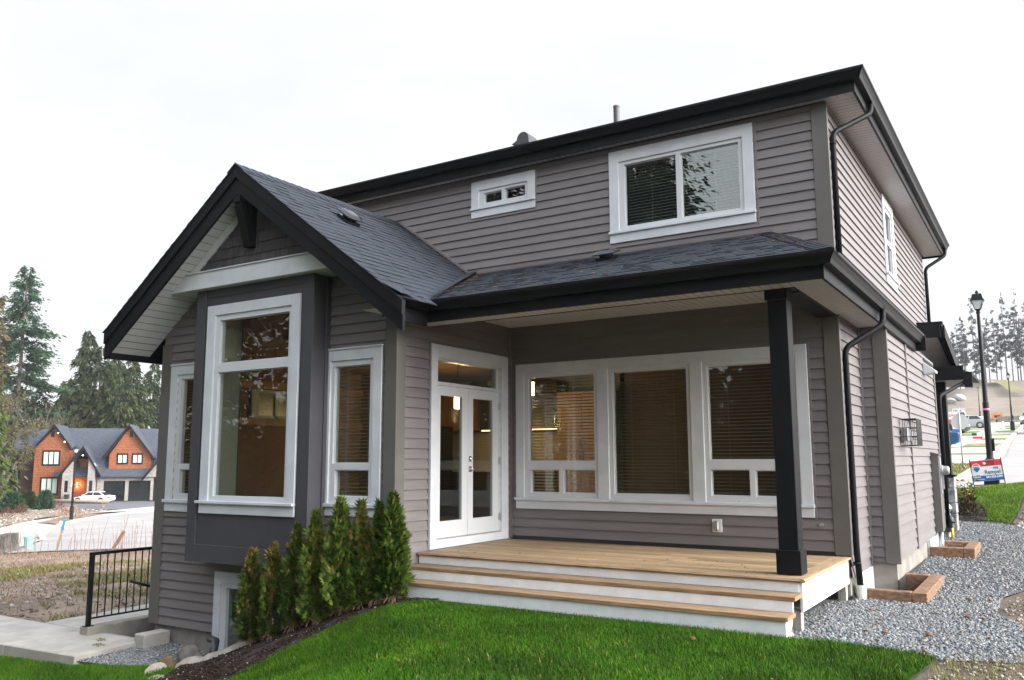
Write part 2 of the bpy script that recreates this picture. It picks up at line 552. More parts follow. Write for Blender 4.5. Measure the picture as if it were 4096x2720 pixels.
mb = MB(); FR.bar(mb, 4.295, 4.32, 0.41, 2.53, 0, 0.022); mb.build('edge_strip', 'siding', house)
mb = MB(); FW.bar(mb, -0.205, -0.185, 0.43, 2.55, 0, 0.022); mb.build('edge_strip', 'siding', house)
mb = MB(); FD.bar(mb, -1.965, -1.937, 0.0, 2.65, 0, 0.022); mb.build('edge_strip', 'siding', house)
# apron flashing strip over the porch roof
mb = MB(); FR.bar(mb, -0.62, 3.95, 3.975, 4.015, 0.0, 0.026); mb.build('edge_strip', 'siding', house)

# foundation
mb = MB(); FR.bar(mb, 0.0, 4.5, -0.05, 0.075, -0.03, -0.004); mb.build('base_gap_strip', 'dark_metal', house)  # dark strip put in as the black gap below the siding
mb = MB()
mb.prism([(-2.13, -0.005, groof(-2.13)+0.03), (-0.72, -0.005, groof(-0.72)+0.03), (-0.72, -0.005, groof(-0.72)+0.075), (-2.13, -0.005, groof(-2.13)+0.075)], (0, 0, 0), (0, -0.03, 0)); mb.build('edge_strip', 'siding', house)
mb = MB()
mb.box(-4.5, -0.02, -2.56, 0.0, -1.9, -1.195)
mb.box(-4.5, -4.4, 0.0, 6.4, -1.9, -1.195)
mb.box(0.0, 4.64, 0.02, 1.27, -0.9, -0.06)
mb.box(3.9, 4.965, 1.28, 6.58, -0.9, -0.11)
mb.build('foundation', 'concrete', house)
mb = MB()
mb.box(4.64, 4.668, -0.02, 1.27, -0.9, -0.44)
mb.box(4.965, 4.985, 1.25, 6.5, -0.9, -0.39)
mb.build('foundation_membrane', 'dark_metal', house)
mb = MB()
mb.box(4.64, 4.685, 0.20, 1.56, -0.62, -0.232)
mb.build('light_panel', 'painted_white', house, bevel=0.004)
mb = MB()
mb.box(4.967, 5.02, 4.38, 5.6, -0.7, -0.135)
mb.build('light_panel', 'painted_white', house, bevel=0.004)

# corner boards
def cboard(parts):
    mb = MB()
    for F, a0, a1, z0, z1, d0, d1 in parts: F.bar(mb, a0, a1, z0, z1, d0, d1)
    return mb.build('corner_board', 'corner_trim', house, bevel=0.003)
cboard([(FR, 4.50, 4.688, 0.012, 2.818, 0.0, 0.028), (FS, 0.0, 0.03, 0.012, 2.84, 0.0, 0.028)])
cboard([(FR, 4.497, 4.688, 3.55, 5.53, 0.0, 0.028), (FS, 0.0, 0.03, 3.45, 5.53, 0.0, 0.028)])
cboard([(FJ, 4.845, 5.024, -0.19, 2.84, 0.0, 0.03), (FP, 1.257, 1.29, -0.19, 2.84, 0.0, 0.03)])
cboard([(FW, -0.165, 0.03, -0.75, zz(0.0)-0.0, 0.0, 0.03), (FD, -2.6, -2.457, -0.75, 2.75, 0.0, 0.03)])
cboard([(FW, -4.58, -4.365, -1.2, 2.86, 0.0, 0.03), (FL, -2.6, -2.46, -1.2, 2.8, 0.0, 0.03)])
cboard([(FP, 6.50, 6.62, -0.1, 2.7, 0.0, 0.03)])

# bay
mb = MB()
for q in ([(-3.397, -0.221), (-1.134, -0.221), (-1.134, 3.53), (-3.397, 3.53)],):
    flat(mb, FB, q, [H_bay])
Fbs = Frame((-1.134, 0, 0), (0, 1, 0), (1, 0, 0))
Fbl = Frame((-3.397, 0, 0), (0, 1, 0), (-1, 0, 0))
for F in (Fbs, Fbl): flat(mb, F, [(-2.912, -0.221), (-2.6, -0.221), (-2.6, 3.53), (-2.912, 3.53)])
mb.face([(-3.397, -2.912, -0.2), (-1.134, -2.912, -0.2), (-1.134, -2.6, -0.2), (-3.397, -2.6, -0.2)])
mb.build('bay_wall', 'slate_panel', house)
mb = MB()
FB.bar(mb, -3.42, -3.225, -0.225, 3.513, 0, 0.022)
FB.bar(mb, -1.30, -1.112, -0.225, 3.513, 0, 0.022)
FB.bar(mb, -3.225, -1.30, -0.225, 0.005, 0, 0.0222)
FB.bar(mb, -3.225, -1.30, 3.40, 3.513, 0, 0.012)
Fbs.bar(mb, -2.912, -2.815, -0.225, 3.513, 0, 0.022)
Fbs.bar(mb, -2.69, -2.60, -0.225, 3.513, 0, 0.022)
Fbs.bar(mb, -2.815, -2.69, -0.225, 0.005, 0, 0.0218)
mb.build('bay_trim', 'slate_panel', house, bevel=0.003)

# gable: shingled triangle, header board, rake frieze
gz = lambda x: groof(x)-0.345
mb = MB()
tri = [(-3.70, 3.72), (-0.76, 3.72), (-2.23, gz(-2.23))]
b = 3.74; rowk = 0
mb.face([FG(p[0], p[1], 0.0) for p in tri], t=0.1)
while b < 4.8:
    a = -3.75-random.random()*0.1
    while a < -0.7:
        w = random.choice((0.07, 0.09, 0.11, 0.13, 0.15))
        q = cell(tri, a, a+w-0.010, b+random.choice((0, 0, 0.006)), b+0.155)
        if q:
            tt = random.uniform(0.25, 0.75)
            P = lambda p: FG(p[0], p[1], 0.003+0.014*(1-(p[1]-b)/0.155))
            mb.face([P(p) for p in q], t=tt)
            low = sorted([p for p in q if p[1] < b+0.0045])
            if len(low) >= 2:
                mb.face([FG(low[0][0], low[0][1], 0), FG(low[-1][0], low[-1][1], 0), P(low[-1]), P(low[0])], t=0.1)
        a += w
    b += 0.155
mb.build('gable_shingles', 'shake', house)
mb = MB()
zb0, zb1 = 3.513, 3.742
xa0 = (ZR-0.345-zb0)/SL; xa1 = (ZR-0.345-zb1)/SL
y0h, y1h = -3.055, -2.985
mb.prism([(XR-xa0, y0h, zb0), (XR+xa0, y0h, zb0), (XR+xa1, y0h, zb1), (XR-xa1, y0h, zb1)], (0, y0h, 0), (0, y1h, 0))
mb.box(XR-xa1+0.02, XR+xa1-0.02, y0h-0.02, y1h, zb1, zb1+0.018)
mb.build('gable_header', 'white_trim', house, bevel=0.003)
mb = MB()
for sg in (-1, 1):
    pts = []
    for x, o in ((XR+sg*xa1, 0.345), (XR, 0.345), (XR, 0.47), (XR+sg*(xa1-0.17), 0.345+0.125)):
        pts.append((x, -3.02, groof(x)-o))
    mb.prism(pts, (0, -3.02, 0), (0, -2.985, 0))
mb.build('gable_frieze', 'soffit', house)
mb = MB()       # return under the overhanging gable wall
mb.face([(XR-xa0, -3.0, zb0+0.004), (XR+xa0, -3.0, zb0+0.004), (XR+xa0, -2.6, zb0+0.004), (XR-xa0, -2.6, zb0+0.004)])
mb.build('gable_return', 'soffit', house)
# sloped soffits of the wing, planked
mb = MB()
for sg in (-1, 1):
    xe = XR+(2.57 if sg > 0 else -2.72)
    n = 24
    for i in range(n):
        a0, a1 = i/n, (i+1)/n
        g = 0.012
        x0 = XR+(xe-XR)*a0; x1 = XR+(xe-XR)*(a1)-sg*g
        mb.face([(x0, -3.29, groof(x0)-0.345), (x1, -3.29, groof(x1)-0.345), (x1, -2.6, groof(x1)-0.345), (x0, -2.6, groof(x0)-0.345)], t=random.random())
        x2 = x1+sg*g
        mb.face([(x1, -3.29, groof(x1)-0.339), (x2, -3.29, groof(x2)-0.339), (x2, -2.6, groof(x2)-0.339), (x1, -2.6, groof(x1)-0.339)])
mb.build('gable_soffit', 'soffit', house)
# barge boards
mb = MB()
for sg, xt in ((1, 0.678), (-1, -5.01)):
    def pr(o0, o1, ya, yb, xs=XR):
        mb.prism([(xs, ya, groof(xs)-o0), (xt, ya, groof(xt)-o0), (xt, ya, groof(xt)-o1), (xs, ya, groof(xs)-o1)], (0, ya, 0), (0, yb, 0))
    pr(0.0, 0.17, -3.33, -3.265)
    pr(0.168, 0.36 if sg > 0 else 0.40, -3.305, -3.266)
mb.build('barge_board', 'black_trim', house, bevel=0.003)
# knee bracket under the ridge
mb = MB()
Y = -2.99
mb.box(-2.30, -2.16, -3.30, Y, 4.55, 4.68)
mb.prism([(-2.30, -3.26, 4.56), (-2.30, -3.20, 4.56), (-2.30, Y, 3.98), (-2.30, Y-0.10, 3.98), (-2.30, -3.27, 4.50)], (-2.30, 0, 0), (-2.16, 0, 0))
mb.box(-2.295, -2.165, Y-0.10, Y, 3.98, 4.56)
mb.build('gable_bracket', 'black_trim', house, bevel=0.004)

# shingled roofs
mb = MB()
nR = Vector((SL, 0, 1)).normalized(); Bv = Vector((-1, 0, SL)).normalized()
s1 = math.sqrt(1+SL*SL)
E0 = Vector((0.62, -3.345, groof(0.62)))
toab = lambda x, y: (y+3.345, (0.62-x)*s1)
mbr = mb
for poly in ([toab(0.62, -3.345), toab(0.62, -2.60), toab(0.494, -2.55), toab(-0.749, 0.0), toab(XR, 0.0), toab(XR, -3.345)],):
    # not convex at the valley: split
    shingles(mb, E0, (0, 1, 0), Bv, nR, [toab(0.62, -3.345), toab(0.62, -2.60), toab(0.494, -2.55), toab(XR, -2.55), toab(XR, -3.345)])
    shingles(mb, E0, (0, 1, 0), Bv, nR, [toab(0.494, -2.55), toab(-0.749, 0.0), toab(XR, 0.0), toab(XR, -2.55)])
nL = Vector((-SL, 0, 1)).normalized(); BL = Vector((1, 0, SL)).normalized()
E1 = Vector((-5.02, -3.345, groof(-5.02)))
hw = (5.02+XR)*s1
shingles(mb, E1, (0, 1, 0), BL, nL, [(0, 0), (3.34, 0), (3.34, hw), (0, hw)], wmin=0.2, wmax=0.5)
# ridge caps
y = -3.35
while y < -0.05:
    for sg in (-1, 1):
        p0 = Vector((XR, y, ZR+0.028)); p1 = Vector((XR, y+0.2, ZR+0.018))
        d = Vector((sg*0.15, 0, -SL*0.15))
        mb.face([p0, p1, p1+d, p0+d], t=random.uniform(0.4, 0.6))
        mb.face([p0+d, p1+d, p1+d-Vector((0, 0, 0.015)), p0+d-Vector((0, 0, 0.015))], t=0.3)
    mb.face([p0, p0+Vector((0.15, 0, -SL*0.15)), p0+Vector((0.15, 0, -SL*0.15-0.02)), p0-Vector((0, 0, 0.03)), p0+Vector((-0.15, 0, -SL*0.15-0.02)), p0+Vector((-0.15, 0, -SL*0.15))], t=0.2)
    y += 0.143
# lifted starter shingle at the eave corner
mb.mesh([(0.40, -3.34, groof(0.40)+0.02), (0.40, -3.05, groof(0.40)+0.02), (0.66, -3.03, groof(0.62)+0.05), (0.66, -3.34, groof(0.62)+0.045), (0.40, -3.34, groof(0.40)+0.01), (0.40, -3.05, groof(0.40)+0.01), (0.66, -3.03, groof(0.62)+0.04), (0.66, -3.34, groof(0.62)+0.035)],
        [(0, 1, 2, 3), (7, 6, 5, 4), (0, 3, 7, 4), (1, 5, 6, 2), (2, 6, 7, 3), (0, 4, 5, 1)], t=0.5)
mb.build('wing_roof', 'shingle', house)

ps = 0.359
mb = MB()
nP = Vector((0, -ps, 1)).normalized(); BP = Vector((0, 1, ps)).normalized()
s2 = math.sqrt(1+ps*ps)
O2 = Vector((0, -2.56, 3.965-ps*2.56))
ab = lambda x, y: (x, (y+2.56)*s2)
shingles(mb, O2, (1, 0, 0), BP, nP, [ab(0.50, -2.56), ab(5.13, -2.56), ab(3.926, 0), ab(-0.749, 0)], wmin=.08, wmax=.2, th=.005, t0=0.40, t1=0.58)
sp = (3.965-3.046)/(5.15-3.926)
nS = Vector((sp, 0, 1)).normalized(); BS = Vector((-1, 0, sp)).normalized()
s3 = math.sqrt(1+sp*sp)
O3 = Vector((5.15, 0, 3.046))
ac = lambda x, y: (y, (5.15-x)*s3)
shingles(mb, O3, (0, 1, 0), BS, nS, [ac(5.15, -2.56), ac(5.15, 0), ac(3.926, 0)])
shingles(mb, O3, (0, 1, 0), BS, nS, [ac(5.15, 0), ac(5.15, 4.3), ac(4.69, 4.3), ac(4.69, 0)])
# hip caps
for i in range(19):
    t0 = i/19; t1 = t0+0.075
    P = lambda t: Vector((5.15-1.224*t, -2.56+2.56*t, 3.046+0.919*t+0.022))
    a, c = P(t0), P(min(t1, 1))
    for dv in (Vector((-0.15, -0.02, -0.012)), Vector((0.07, 0.1, -0.05))):
        mb.face([a, c-Vector((0, 0, .012)), c+dv-Vector((0, 0, .012)), a+dv], t=random.uniform(.35, .6))
# valley flashing strip is bare membrane
mb.face([(0.62, -2.66, 3.075), (0.44, -2.50, 3.10), (-0.80, 0.02, 4.035), (-0.60, 0.02, 4.035)], t=0.25)
mb.build('porch_roof', 'shingle', house)

mb = MB()
rz = 0.30
zt = 5.765
mb.face([(-5.0, -0.30, zt), (5.17, -0.30, zt), (2.9, 3.4, zt+3.7*rz), (-3, 3.4, zt+3.7*rz), (-5, 3.4, zt+3.7*rz)])
mb.face([(5.17, -0.30, zt), (5.17, 9.9, zt), (2.9, 6.2, zt+3.7*rz), (2.9, 3.4, zt+3.7*rz)])
mb.face([(-5, 3.4, zt+3.7*rz), (2.9, 3.4, zt+3.7*rz), (2.9, 6.2, zt+3.7*rz), (-5, 6.2, zt+3.7*rz)])
mb.face([(5.17, 9.9, zt), (-5, 9.9, zt), (-5, 6.2, zt+3.7*rz), (2.9, 6.2, zt+3.7*rz)])
mb.face([(-5, -0.3, zt), (-5, 3.4, zt+3.7*rz), (-5, 6.2, zt+3.7*rz), (-5, 9.9, zt)])
for i in range(10):
    t = i*0.045
    c = Vector((4.80-2.2*t, 0.12+3.6*t, zt+0.09+3.6*rz*t))
    mb.mesh([c+Vector((-.17, -.02, -0.01)), c+Vector((0, 0, .05)), c+Vector((.1, .15, -.01)), c+Vector((-.40, .22, .03)), c+Vector((-.2, .30, .075)), c+Vector((-.05, .36, .03))], [(0, 1, 4, 3), (1, 2, 5, 4), (0, 2, 1)], t=0.45)
mb.build('main_roof', 'shingle', house)

# fascias, gutters, soffits
def gut_prof(zt, o=0.0):
    return [(o, zt-0.004), (o, zt-0.125), (o+0.075, zt-0.125), (o+0.088, zt-0.085), (o+0.112, zt-0.045), (o+0.130, zt-0.03), (o+0.130, zt), (o+0.120, zt+0.002), (o+0.118, zt-0.018)]
mb = MB()
PM = [(-4.9, -0.198), (5.056, -0.198), (5.056, 9.83)]
sweep(mb, gut_prof(5.768), PM)
mb.build('gutter', 'black_metal', house)
mb = MB()
sweep(mb, [(-0.03, 5.75), (-0.03, 5.518), (0.0, 5.518), (0.0, 5.75)], PM)
mb.build('fascia', 'black_trim', house)
mb = MB()
sweep(mb, [(-0.03, 5.75), (-0.03, 5.518), (0.0, 5.518), (0.0, 5.75)], [(5.03, 9.855), (-4.9, 9.855)], side=-1)
mb.build('fascia', 'black_trim', house)
mb = MB()
PL = [(0.362, -3.26), (0.362, -2.456), (5.049, -2.456), (5.049, 4.0)]
mb.box(0.334, 0.3605, -3.26, -2.46, 2.755, 2.81)
sweep(mb, gut_prof(3.05), PL)
mb.build('gutter', 'black_metal', house)
mb = MB()
sweep(mb, [(-0.03, 3.03), (-0.03, 2.80), (0.0, 2.80), (0.0, 3.03)], PL)
mb.build('fascia', 'black_trim', house)
mb = MB()
mb.box(-4.985, -4.945, -3.27, 0.5, 2.62, 2.99)
mb.build('fascia', 'black_trim', house)
mb = MB()
mb.prism([(4.70, 3.99, 2.80), (5.19, 3.99, 2.80), (5.19, 3.99, 3.05), (4.70, 3.99, 3.38)], (0, 3.99, 0), (0, 4.03, 0))
mb.build('fascia', 'black_trim', house)

def soffit_planks(mb, x0, x1, y0, y1, z, along='x', w=0.10, g=0.006):
    a, b = (y0, y1) if along == 'x' else (x0, x1)
    n = max(1, int(round((b-a)/w)))
    for i in range(n):
        p, q = a+(b-a)*i/n, a+(b-a)*(i+1)/n-g
        if along == 'x':
            mb.face([(x0, p, z), (x1, p, z), (x1, q, z), (x0, q, z)], t=random.random())
            mb.face([(x0, q, z+.006), (x1, q, z+.006), (x1, q+g, z+.006), (x0, q+g, z+.006)], t=0)
        else:
            mb.face([(p, y0, z), (q, y0, z), (q, y1, z), (p, y1, z)], t=random.random())
            mb.face([(q, y0, z+.006), (q+g, y0, z+.006), (q+g, y1, z+.006), (q, y1, z+.006)], t=0)
mb = MB(); soffit_planks(mb, -4.9, 5.03, -0.17, 0.0, 5.552, 'y', 0.1); mb.build('soffit', 'soffit', house)
mb = MB(); soffit_planks(mb, 4.66, 5.03, 0.0, 9.82, 5.552, 'x', 0.1); mb.build('soffit', 'soffit', house)
mb = MB(); soffit_planks(mb, 4.66, 5.03, -2.43, 3.99, 2.842, 'x', 0.1); mb.build('soffit', 'soffit', house)
mb = MB(); soffit_planks(mb, 0.0, 4.66, -2.43, -1.98, 2.842, 'y', 0.1); mb.build('soffit', 'soffit', house)
mb = MB(); soffit_planks(mb, 0.0, 4.45, -1.76, 0.0, 3.080, 'y', 0.1); mb.build('soffit', 'soffit', house)
mb = MB(); mb.face([(0.34, -3.25, 2.87), (0.0, -3.25, 2.87), (0.0, -2.47, 2.87), (0.34, -2.47, 2.87)]); mb.build('soffit', 'soffit', house)
mb = MB()
mb.box(0.002, 4.352, -1.98, -1.765, 2.872, 3.2)
mb.build('porch_beam', 'black_trim', house, bevel=0.004)
mb = MB(); mb.box(4.58, 4.652, -1.98, -1.765, 2.836, 3.0)
mb.box(4.43, 4.651, -1.765, -0.03, 2.822, 3.2)
mb.build('porch_beam', 'black_trim', house, bevel=0.004)
mb = MB()
mb.box(4.352, 4.582, -1.985, -1.755, 2.735, 3.1)
mb.box(4.374, 4.568, -1.955, -1.765, 0.235, 2.736)
mb.box(4.348, 4.590, -1.975, -1.745, 0.006, 0.238)
mb.build('porch_post', 'black_trim', house, bevel=0.005)

# downspouts
def spout(pts, r=0.036):
    mb = MB(); P = [Vector(p) for p in pts]
    out = [P[0]]
    for i in range(1, len(P)-1):
        a, b, c = P[i-1], P[i], P[i+1]
        k = min(0.09, (b-a).length*0.4, (c-b).length*0.4)
        p0 = b+(a-b).normalized()*k; p1 = b+(c-b).normalized()*k
        for t in (0, .25, .5, .75, 1): out.append(p0*(1-t)**2+b*2*t*(1-t)+p1*t*t)
    out.append(P[-1])
    mb.tube(out, r, 10)
    for q in (P[-2]+Vector((0, 0, -0.12)),):
        mb.tube([q, q+Vector((0, 0, -0.03))], r+0.004, 10)
    return mb.build('downspout', 'black_pipe', house, smooth=True)
spout([(5.10, 0.64, 5.68), (5.10, 0.60, 5.50), (4.722, 0.07, 5.14), (4.722, 0.06, 3.42)])
ds = spout([(5.11, 0.46, 2.96), (5.11, 0.42, 2.74), (4.722, 0.07, 2.44), (4.722, 0.06, 0.06), (4.725, 0.16, -0.36)])
mb = MB()
mb.lathe([(0.06, -0.62), (0.06, -0.36), (0.066, -0.36), (0.066, -0.33), (0.05, -0.33)], (4.725, 0.17, 0), 16)
mb.build('drain_pipe', 'pvc', ds, smooth=False)
spout([(5.10, 9.7, 5.68), (5.10, 9.65, 5.5), (4.722, 9.36, 5.2), (4.722, 9.36, 3.3)])
spout([(5.44, 7.9, 2.62), (5.40, 7.7, 2.56), (5.06, 6.72, 2.26), (5.06, 6.70, -0.1)])

# windows: casing (part) > frame, pane, blind, sill
def window(F, casing, frame, openings, sill=None, blind=None, depth=0.12, label=None, fd=0.012, back=0.09, name='window'):
    """casing: list of rects; frame: (a0,a1,z0,z1) list; openings per frame"""
    mb = MB()
    for r in casing: F.bar(mb, r[0], r[1], r[2], r[3], 0.0, 0.034 if len(r) < 5 else r[4])
    w = mb.build(name, 'white_trim', house, bevel=0.003)
    if label: w['label'] = label
    fm = MB(); pm = MB(); bm_ = MB()
    for fr, ops in zip(frame, openings):
        outer = [(fr[0], fr[2]), (fr[1], fr[2]), (fr[1], fr[3]), (fr[0], fr[3])]
        for q, a, b in pieces(outer, ops):
            s0, s1 = min(p[0] for p in q), max(p[0] for p in q)
            F.bar(fm, s0, s1, a, b, -back, fd)
        for k, o in enumerate(ops):
            # stepped glazing bead
            for r in ((o[0], o[1], o[2], o[2]+.012), (o[0], o[1], o[3]-.012, o[3]), (o[0], o[0]+.012, o[2]+.012, o[3]-.012), (o[1]-.012, o[1], o[2]+.012, o[3]-.012)):
                F.bar(fm, r[0], r[1], r[2], r[3], -0.05, -0.018)
            F.bar(pm, o[0]+0.002, o[1]-0.002, o[2]+0.002, o[3]-0.002, -0.036, -0.030)
    fm.build('frame', 'vinyl_white', w)
    pm.build('pane', 'glass_upper' if frame[0][2] > 3.9 else 'glass', w)
    if sill:
        for k, r in enumerate(sill):
            sm = MB(); F.bar(sm, r[0], r[1], r[2], r[3], 0.0, r[4])
            sm.build('sill' if k == 0 else 'drip_cap', 'white_trim', w, bevel=0.003)
    if blind:
        for (a0, a1, z0, z1, pitch, tilt, mt, zlow) in blind:
            z = z1-0.03
            F.bar(bm_, a0, a1, z1-0.025, z1, -back-0.075, -back-0.025)
            while z > zlow:
                h = 0.024*math.sin(tilt); d = 0.024*math.cos(tilt)
                p = [F(a0, z+h, -back-0.05-d), F(a1, z+h, -back-0.05-d), F(a1, z-h, -back-0.05+d), F(a0, z-h, -back-0.05+d)]
                q = [v-Vector((0, 0, 0.0025)) for v in p]
                bm_.mesh(p+q, [(0, 1, 2, 3), (7, 6, 5, 4), (0, 3, 7, 4), (1, 5, 6, 2), (3, 2, 6, 7), (0, 4, 5, 1)])
                z -= pitch
            for c in (a0+(a1-a0)*0.22, a0+(a1-a0)*0.78):
                F.bar(bm_, c-0.003, c+0.003, zlow, z1-0.02, -back-0.028, -back-0.024)
            F.bar(bm_, a0, a1, zlow-0.02, zlow, -back-0.07, -back-0.03)
        bm_.build('blind', blind[0][6], w)
    return w

window(FR, [(1.698, 1.842, 4.29, 5.463), (3.615, 3.757, 4.29, 5.463), (1.842, 3.615, 5.298, 5.463), (1.698, 3.757, 4.128, 4.255)],
       [(1.842, 3.615, 4.29, 5.298)], [[(1.925, 2.694, 4.352, 5.25), (2.763, 3.560, 4.352, 5.25)]],
       sill=[(1.69, 3.765, 4.255, 4.292, 0.062)], blind=[(1.93, 3.56, 4.33, 5.27, 0.043, 0.5, 'blind_pale', 4.36)], label='large white upper window with two panes')
window(FR, [(-0.694, -0.555, 5.02, 5.453), (0.333, 0.471, 5.02, 5.453), (-0.555, 0.333, 5.303, 5.453), (-0.694, 0.471, 4.868, 4.99)],
       [(-0.555, 0.333, 5.02, 5.303)], [[(-0.468, -0.134, 5.09, 5.252), (-0.079, 0.287, 5.09, 5.262)]],
       sill=[(-0.70, 0.478, 4.99, 5.02, 0.06)], label='small white upper window with two panes')
window(FR, [(0.12, 0.258, 0.588, 2.514), (1.445, 1.615, 0.588, 2.37), (2.798, 2.965, 0.588, 2.37), (4.15, 4.292, 0.588, 2.514), (0.258, 4.15, 2.37, 2.514), (0.12, 4.292, 0.432, 0.55)],
       [(0.258, 1.445, 0.588, 2.37), (1.615, 2.798, 0.588, 2.37), (2.965, 4.15, 0.588, 2.37)],
       [[(0.323, 1.391, 1.102, 2.32), (0.358, 0.825, 0.66, 0.986), (0.892, 1.391, 0.66, 0.986)], [(1.678, 2.744, 0.662, 2.318)],
        [(3.028, 4.09, 1.112, 2.318), (3.033, 3.532, 0.665, 0.995), (3.6, 4.09, 0.665, 0.988)]],
       sill=[(0.11, 4.302, 0.55, 0.588, 0.066)],
       blind=[(0.30, 1.41, 0.64, 2.35, 0.045, 0.3, 'blind_slat', 0.66), (1.66, 2.76, 0.64, 2.35, 0.045, 0.3, 'blind_slat', 0.68), (3.01, 4.11, 0.64, 2.35, 0.045, 0.3, 'blind_slat', 0.66)],
       label='wide white triple window under the porch roof')
window(FB, [(-3.166, -2.995, 0.59, 3.273), (-1.495, -1.342, 0.59, 3.273), (-2.995, -1.495, 3.13, 3.273), (-3.166, -1.342, 0.422, 0.555)],
       [(-2.995, -1.495, 0.59, 3.13)], [[(-2.915, -1.547, 2.453, 3.057), (-2.915, -1.543, 0.65, 2.33)]],
       sill=[(-3.206, -1.335, 0.555, 0.59, 0.075)], label='tall white bay window with transom pane')
window(FW, [(-1.13, -1.075, 0.59, 2.532), (-0.35, -0.208, 0.59, 2.532), (-1.075, -0.35, 2.39, 2.532), (-1.13, -0.208, 0.435, 0.545)],
       [(-1.075, -0.35, 0.59, 2.39)], [[(-1.022, -0.409, 1.085, 2.321), (-0.976, -0.409, 0.675, 1.005)]],
       sill=[(-1.13, -0.20, 0.545, 0.59, 0.066), (-1.13, -0.20, 2.532, 2.555, 0.05)],
       blind=[(-1.04, -0.40, 0.65, 2.35, 0.045, 0.3, 'blind_slat', 0.68)], label='narrow white window right of the bay')
window(FW, [(-4.346, -4.19, 0.57, 2.53), (-3.455, -3.40, 0.57, 2.53), (-4.19, -3.455, 2.39, 2.53), (-4.346, -3.40, 0.40, 0.525)],
       [(-4.19, -3.455, 0.57, 2.39)], [[(-4.112, -3.50, 1.073, 2.325), (-4.052, -3.50, 0.646, 1.004)]],
       sill=[(-4.365, -3.40, 0.525, 0.57, 0.066), (-4.355, -3.40, 2.53, 2.553, 0.05)],
       blind=[(-4.13, -3.48, 0.63, 2.35, 0.045, 0.1, 'blind_slat', 0.66)], label='narrow white window left of the bay')
window(FW, [(-3.16, -3.03, -1.62, -0.38), (-2.03, -1.90, -1.62, -0.38), (-3.03, -2.03, -0.53, -0.38)],
       [(-3.03, -2.03, -1.62, -0.53)], [[(-2.92, -2.14, -1.55, -0.59)]], label='white basement window under the bay')
window(FS, [(4.06, 4.22, 4.13, 5.45), (5.00, 5.16, 4.13, 5.45), (4.22, 5.00, 5.31, 5.45), (4.06, 5.16, 3.96, 4.10)],
       [(4.22, 5.00, 4.13, 5.31)], [[(4.30, 4.92, 4.76, 5.24), (4.30, 4.92, 4.2, 4.68)]], sill=[(4.04, 5.18, 4.10, 4.135, 0.07)], label='white side window on the upper floor')

# french door
mb = MB()
for r in ((-1.934, -1.80, 0.009, 2.629), (-0.275, -0.098, 0.009, 2.629), (-1.80, -0.275, 2.455, 2.629), (-1.80, -0.275, 0.009, 0.118)):
    FD.bar(mb, r[0], r[1], r[2], r[3], 0.0, 0.034)
FD.bar(mb, -1.80, -0.275, 2.098, 2.13, -0.09, 0.01)
for r in ((-1.80, -1.775, 0.118, 2.455), (-0.30, -0.275, 0.118, 2.455), (-1.775, -0.30, 2.43, 2.455)):
    FD.bar(mb, r[0], r[1], r[2], r[3], -0.12, 0.014)
dr = mb.build('door_frame', 'white_trim', house, bevel=0.003)
mb = MB()
FD.bar(mb, -1.768, -0.36, 2.140, 2.428, -0.036, -0.030)
mb.build('pane', 'glass', dr)
mb = MB()
for q, a, b in pieces([(-1.775, 2.13), (-0.30, 2.13), (-0.30, 2.43), (-1.775, 2.43)], [(-1.76, -0.375, 2.145, 2.425)]):
    FD.bar(mb, min(p[0] for p in q), max(p[0] for p in q), a, b, -0.08, -0.005)
mb.build('transom_frame', 'vinyl_white', dr)
mb = MB()
FD.bar(mb, -1.775, -0.30, 0.118, 0.128, -0.06, 0.02)
mb.build('threshold', 'galvanised', dr)
for (a0, a1, g0, g1) in ((-1.772, -1.073, -1.697, -1.211), (-1.068, -0.302, -0.951, -0.465)):
    mb = MB()
    for q, a, b in pieces([(a0, 0.130), (a1, 0.130), (a1, 2.094), (a0, 2.094)], [(g0, g1, 0.34, 1.968)]):
        FD.bar(mb, min(p[0] for p in q), max(p[0] for p in q), a, b, -0.045, 0.0)
    lf = mb.build('door_leaf', 'vinyl_white', house)
    mb = MB(); FD.bar(mb, g0, g1, 0.34, 1.968, -0.026, -0.020); mb.build('pane', 'glass', lf)
    if a0 > -1.5:
        mb = MB()
        FD.bar(mb, -1.055, -1.0, 1.105, 1.175, 0.0, 0.012); mb.lathe([(0.02, 0), (0.02, 0.02), (0.012, 0.024)], (0, 0, 0), 12, mat=Matrix.Translation((0.012, -1.028, 1.14)) @ Matrix.Rotation(PI/2, 4, 'Y'))
        mb.build('deadbolt', 'chrome', lf); mb = MB()
        FD.bar(mb, -1.055, -1.0, 0.965, 1.035, 0.0, 0.012); mb.tube([(0.01, -1.028, 1.0), (0.055, -1.028, 1.0), (0.06, -1.015, 1.0), (0.06, -0.92, 1.0)], 0.009, 8)
        mb.build('handle', 'chrome', lf)
        for z in (0.28, 1.06, 1.84):
            mb = MB(); FD.bar(mb, -0.318, -0.285, z, z+0.1, 0.0, 0.022); mb.build('hinge', 'galvanised', lf)

# small fittings on the walls
mb = MB()
FR.bar(mb, 3.035, 3.158, 0.216, 0.378, 0.0, 0.03)
ou = mb.build('outlet_box', 'painted_white', house, bevel=0.003)
mb = MB(); FR.bar(mb, 3.058, 3.128, 0.235, 0.360, 0.03, 0.07)
mb.build('outlet_cover', 'galvanised', ou, bevel=0.015)
mb = MB(); mb.lathe([(0.02, 0), (0.02, 0.02), (0.012, 0.02), (0.012, 0.06), (0.022, 0.065), (0.022, 0.08)], n=10, mat=Matrix.Translation((4.368, 0.0, 0.357)) @ Matrix.Rotation(PI/2, 4, 'X'))
mb.build('hose_tap', 'galvanised', house)
